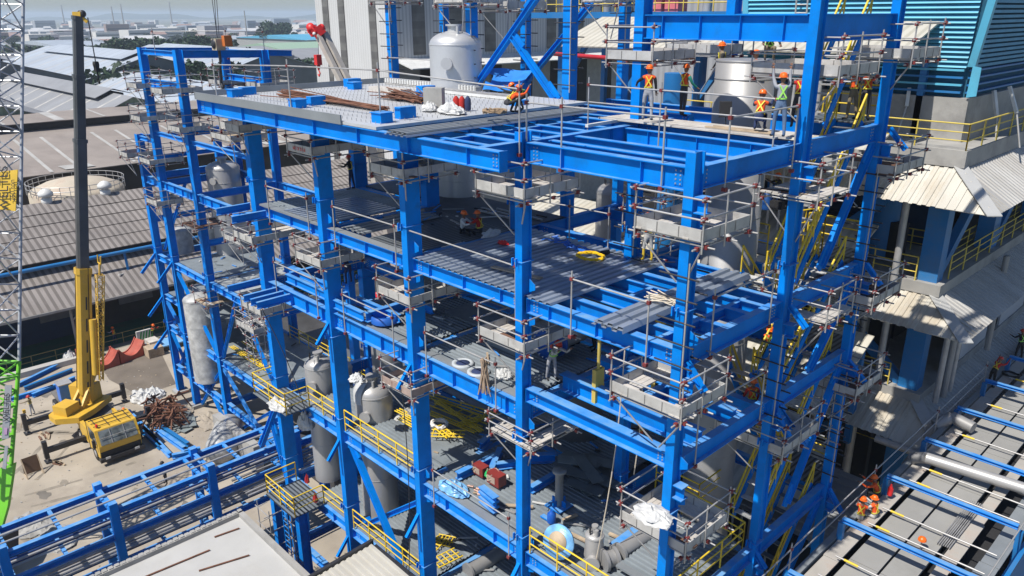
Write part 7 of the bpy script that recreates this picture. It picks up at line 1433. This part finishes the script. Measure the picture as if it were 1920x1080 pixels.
t = thing('site_board', 'brown board leaning on a small frame on the sandy yard', 'board', A(58, 890, GZ)); b0 = t.location; q = [A(48, 893, GZ), A(78, 882, GZ)]; e = (q[1]-q[0]); nrm = Vector((-e.y, e.x, 0)).normalized(); m = MB(); m.add([q[0]+Vector((0, 0, .1)), q[1]+Vector((0, 0, .1)), q[1]+nrm*.25+Vector((0, 0, 1.25)), q[0]+nrm*.25+Vector((0, 0, 1.25))], [(0,1,2,3)], mat('board_brown', (.13, .075, .045), .8)); m.bar(q[0]+nrm*.27+Vector((0, 0, .65)), q[1]+nrm*.27+Vector((0, 0, .65)), .03, 1.1, MATS['board_brown']); pw(m, 'panel', t); m = MB()
for k in q: m.cut(); m.bar(k-nrm*.6, k+nrm*.22+Vector((0, 0, 1.2)), .07, .07, WOOD); m.cut(); m.bar(k-nrm*.6+Vector((0, 0, .03)), k+nrm*.3+Vector((0, 0, .03)), .07, .06, WOOD)
pw(m, 'leg', t)
t = thing('survey_tripod', 'yellowish survey tripod standing on the sandy yard', 'tripod', A(52, 800, GZ)); m = MB()
for a in (0, 2.1, 4.2): m.cut(); m.tube((math.cos(a)*.5, math.sin(a)*.5, 0), (0, 0, 1.2), .03, WOOD, 5)
part(m, 'leg', t); m = MB(); m.box((-.1, -.1, 1.2), (.1, .1, 1.5), CRY); part(m, 'instrument', t)
for i, (x, y) in enumerate(((85, 817), (113, 868))):
    m = MB()
    for k in range(7): c = A(x+rr.uniform(-10, 8), y+rr.uniform(-5, 5), GZ+.05); a = rr.uniform(-.5, .6); m.obox(c, (.35*math.cos(a), .35*math.sin(a), 0), (-.06*math.sin(a), .06*math.cos(a), 0), (0, 0, .05), [WOOD, RUSTPL][k % 2])
    solo(m, 'timber_blocks', ['timber packing blocks by the rear outrigger foot', 'timber packing blocks by the front outrigger foot'][i], 'timber', kind='stuff')
m = MB(); c = A(272, 640, GZ); m.obox(c+Vector((0, 0, .6)), (.1, .0, 0), (0, .7, 0), (0, 0, .6), WHITE)
for k in range(5): y = -.55+k*.27; m.add([c+Vector((.11, y, .1)), c+Vector((.11, y+.14, .1)), c+Vector((.11, y+.14+.25, 1.1)), c+Vector((.11, y+.25-.0, 1.1))], [(0,1,2,3)], mat('stripe_green', (.02, .30, .06), .5))
solo(m, 'striped_barrier', 'white barrier panel with green diagonal stripes by the shed', 'barrier')
m = MB(); c = A(288, 664, GZ); m.obox(c+Vector((0, 0, .45)), (.9, 0, 0), (0, .7, 0), (0, 0, .45), WOOD); m.obox(c+Vector((-1, .4, .95)), (.7, 0, 0), (0, .5, 0), (0, 0, .15), PALEPL); solo(m, 'crate', 'pale timber crate by the striped barrier', 'crate')
m = MB(); c = A(308, 652, GZ); m.obox(c+Vector((0, 0, .5)), (1.0, .0, 0), (0, 1.6, 0), (0, 0, .06), mat('pale_blue_lid', (.18, .40, .68), .5)); m.obox(c+Vector((0, 0, .22)), (.9, 0, 0), (0, 1.5, 0), (0, 0, .2), DARK); solo(m, 'covered_skip', 'low bin with pale blue lid beside the tower foot', 'bin')
sack('white bulk bag beside the boom near the shed', A(133, 676, GZ), .7, .7, 1.1, WRAP, 60, 'bulk_bag')
m = MB()
for k in range(10): c = A(355+rr.uniform(-22, 22), 800+rr.uniform(-16, 12), GZ); a = rr.uniform(0, 3); m.obox(c+Vector((0, 0, .05+k*.03)), (.9*math.cos(a), .9*math.sin(a), 0), (-.4*math.sin(a), .4*math.cos(a), 0), (0, 0, .015), MATS['scrap_plate_%d' % (k % 3)])
solo(m, 'plate_heap', 'fan of grey steel plates on the yard near the tower', 'plates', kind='stuff')
for i, (x, y) in enumerate(((395, 790), (330, 775), (60, 985), (110, 1010), (420, 860))): sack(['rubble heap behind the beam row', 'soil heap by the rusty trestles', 'broken concrete heap behind the pipe rack', 'smaller rubble heap behind the pipe rack', 'gravel heap by the link rack'][i], A(x, y, GZ), 1.7, 1.2, .45, CONC if i in (2, 3) else SAND, 70+i, 'rubble_heap', 30)
t = thing('lying_vessel', 'large plastic wrapped vessel lying on the yard under the link rack', 'vessel', A(440, 855, GZ)); m = MB(); c = A(425, 850, GZ)+Vector((0, 0, 1.1)); m.lathe(c, [(.05, -2.6), (.7, -2.5), (1.1, -2.0), (1.15, 1.2), (.8, 1.9), (.05, 2.1)], GWRAP, 16, axis=(.7, -.5, 0)); pw(m, 'shell', t); m = MB(); m.lathe(c+Vector((.4, -.6, .9)), [(.18, 0), (.18, .3), (.27, .3), (.27, .36), (.1, .36)], WHITE, 12, axis=(.3, -.7, .5)); pw(m, 'nozzle', t)
m = MB(); c = A(1729, 1013, -9.6); m.lathe(c, [(.15, 0), (.145, .06), (.11, .12), (.02, .16)], H_OR, 14); m.tube(c-Vector((0, 0, .5)), c, .03, GALV, 6); solo(m, 'hung_helmet', 'lone orange helmet hung on a tube end over the rack slabs', 'helmet')
m = MB(); c = A(1668, 928, -9.8); m.lathe(c, [(.1, 0), (.11, .3), (.05, .42), (.03, .5)], RED, 12); solo(m, 'red_flask', 'red and white flask on the rack boards', 'flask')
m = MB(); pts = [A(1895, 703, -9.9)+Vector((.4*math.cos(k*.5), .3*math.sin(k*.5), .02*(k % 5))) for k in range(40)]; m.path(pts, .04, C_BK, 5); solo(m, 'cable_coil', 'black cable coil on the far end of the rack', 'coil')
# floor clutter scattered on the decks
m = MB(); SC = [GALV, DECKG, WOOD, C_BK, BLUE, WHITE]
for k in range(260):
    zf, (x0, x1, y0, y1) = rr.choice([(-9.66, (-17, -1, .8, 5.3)), (-9.66, (-21, -8, 6.5, 10.8)), (-3.8, (-17, -6.6, .8, 10.5)), (.06, (-17.5, -12.5, 3, 8)), (-15.05, (-17, -1, .8, 5)), (-15.45, (-51, -29, 5.2, 10)), (-9.4, (-48, -39, 5.2, 10))])
    a = rr.uniform(0, 3); L_ = rr.choice([.05, .08, .12, .3, .5]); c = Vector((rr.uniform(x0, x1), rr.uniform(y0, y1), zf+.05)); m.obox(c, (L_*math.cos(a), L_*math.sin(a), 0), (-.04*math.sin(a), .04*math.cos(a), 0), (0, 0, .02), rr.choice(SC))
solo(m, 'floor_litter', 'scattered offcuts and small litter over the steel floors', 'litter', kind='stuff')
m = MB()
for k in range(700):
    u = rr.uniform(-64, -28); v = rr.uniform(-18, 5); s_ = rr.uniform(.015, .06); m.obox((u, v, GZ+s_*.4), (s_, s_*.3, 0), (-s_*.3, s_*.7, 0), (0, 0, s_*.5), rr.choice([CONC, SAND, WOOD]))
solo(m, 'ground_litter', 'small stones and offcuts scattered over the sandy yard', 'stones', kind='stuff')
TRK = mat('tyre_track', (.235, .205, .165), .95, 0, .2, 2); STN = mat('oil_stain', (.15, .135, .115), .9, 0, .3, 1)
m = MB()
for (x0, y0, a0, L_, cur) in ((-63, -12, .35, 26, .02), (-62, -10.2, .33, 25, .021), (-58, -3, -.3, 14, -.03), (-57.5, -1.2, -.3, 14, -.03), (-46, -13, 1.2, 12, .02), (-44.4, -13, 1.2, 12, .02), (-60, -16, .1, 24, .008), (-60, -14.3, .1, 24, .008)):
    x, y, a = x0, y0, a0; p_ = []
    for k in range(int(L_/.7)): w_ = .14+.05*math.sin(k*1.7); n_ = (-math.sin(a)*w_, math.cos(a)*w_); p_.append(((x+n_[0], y+n_[1], GZ+.004), (x-n_[0], y-n_[1], GZ+.004))); x += .7*math.cos(a); y += .7*math.sin(a); a += cur+rr.gauss(0, .012)
    for q0, q1 in zip(p_, p_[1:]):
        if rr.random() < .8: m.add([q0[0], q0[1], q1[1], q1[0]], [(0,1,2,3)], TRK)
solo(m, 'tyre_tracks', None, None, kind='structure')
m = MB()
for k in range(26):
    u = rr.uniform(-64, -36); v = rr.uniform(-16, 3); s0 = rr.uniform(.2, 1.1); m.add([(u+s0*math.cos(i*pi/7)*rr.uniform(.6, 1.2), v+s0*.6*math.sin(i*pi/7)*rr.uniform(.6, 1.2), GZ+.008+k*.0004) for i in range(14)], [tuple(range(14))], STN if k % 3 == 0 else TRK)
solo(m, 'ground_stains', None, None, kind='structure')
# ---- air
hz = MB(); hz.box((-9200, -6200, GZ-1), (3200, 9200, 31.5), mat('haze_air', (.5, .5, .5))); o = solo(hz, 'haze', None, None, kind='stuff')
hm = bpy.data.materials.new('haze'); hm.use_nodes = True; nn = hm.node_tree; nn.nodes.clear(); ou = nn.nodes.new('ShaderNodeOutputMaterial'); pv = nn.nodes.new('ShaderNodeVolumePrincipled'); pv.inputs['Color'].default_value = (.72, .84, 1, 1); pv.inputs['Density'].default_value = .00022; pv.inputs['Anisotropy'].default_value = .2
nn.links.new(pv.outputs[0], ou.inputs['Volume']); o.data.materials.clear(); o.data.materials.append(hm); scene.cycles.volume_bounces = 1
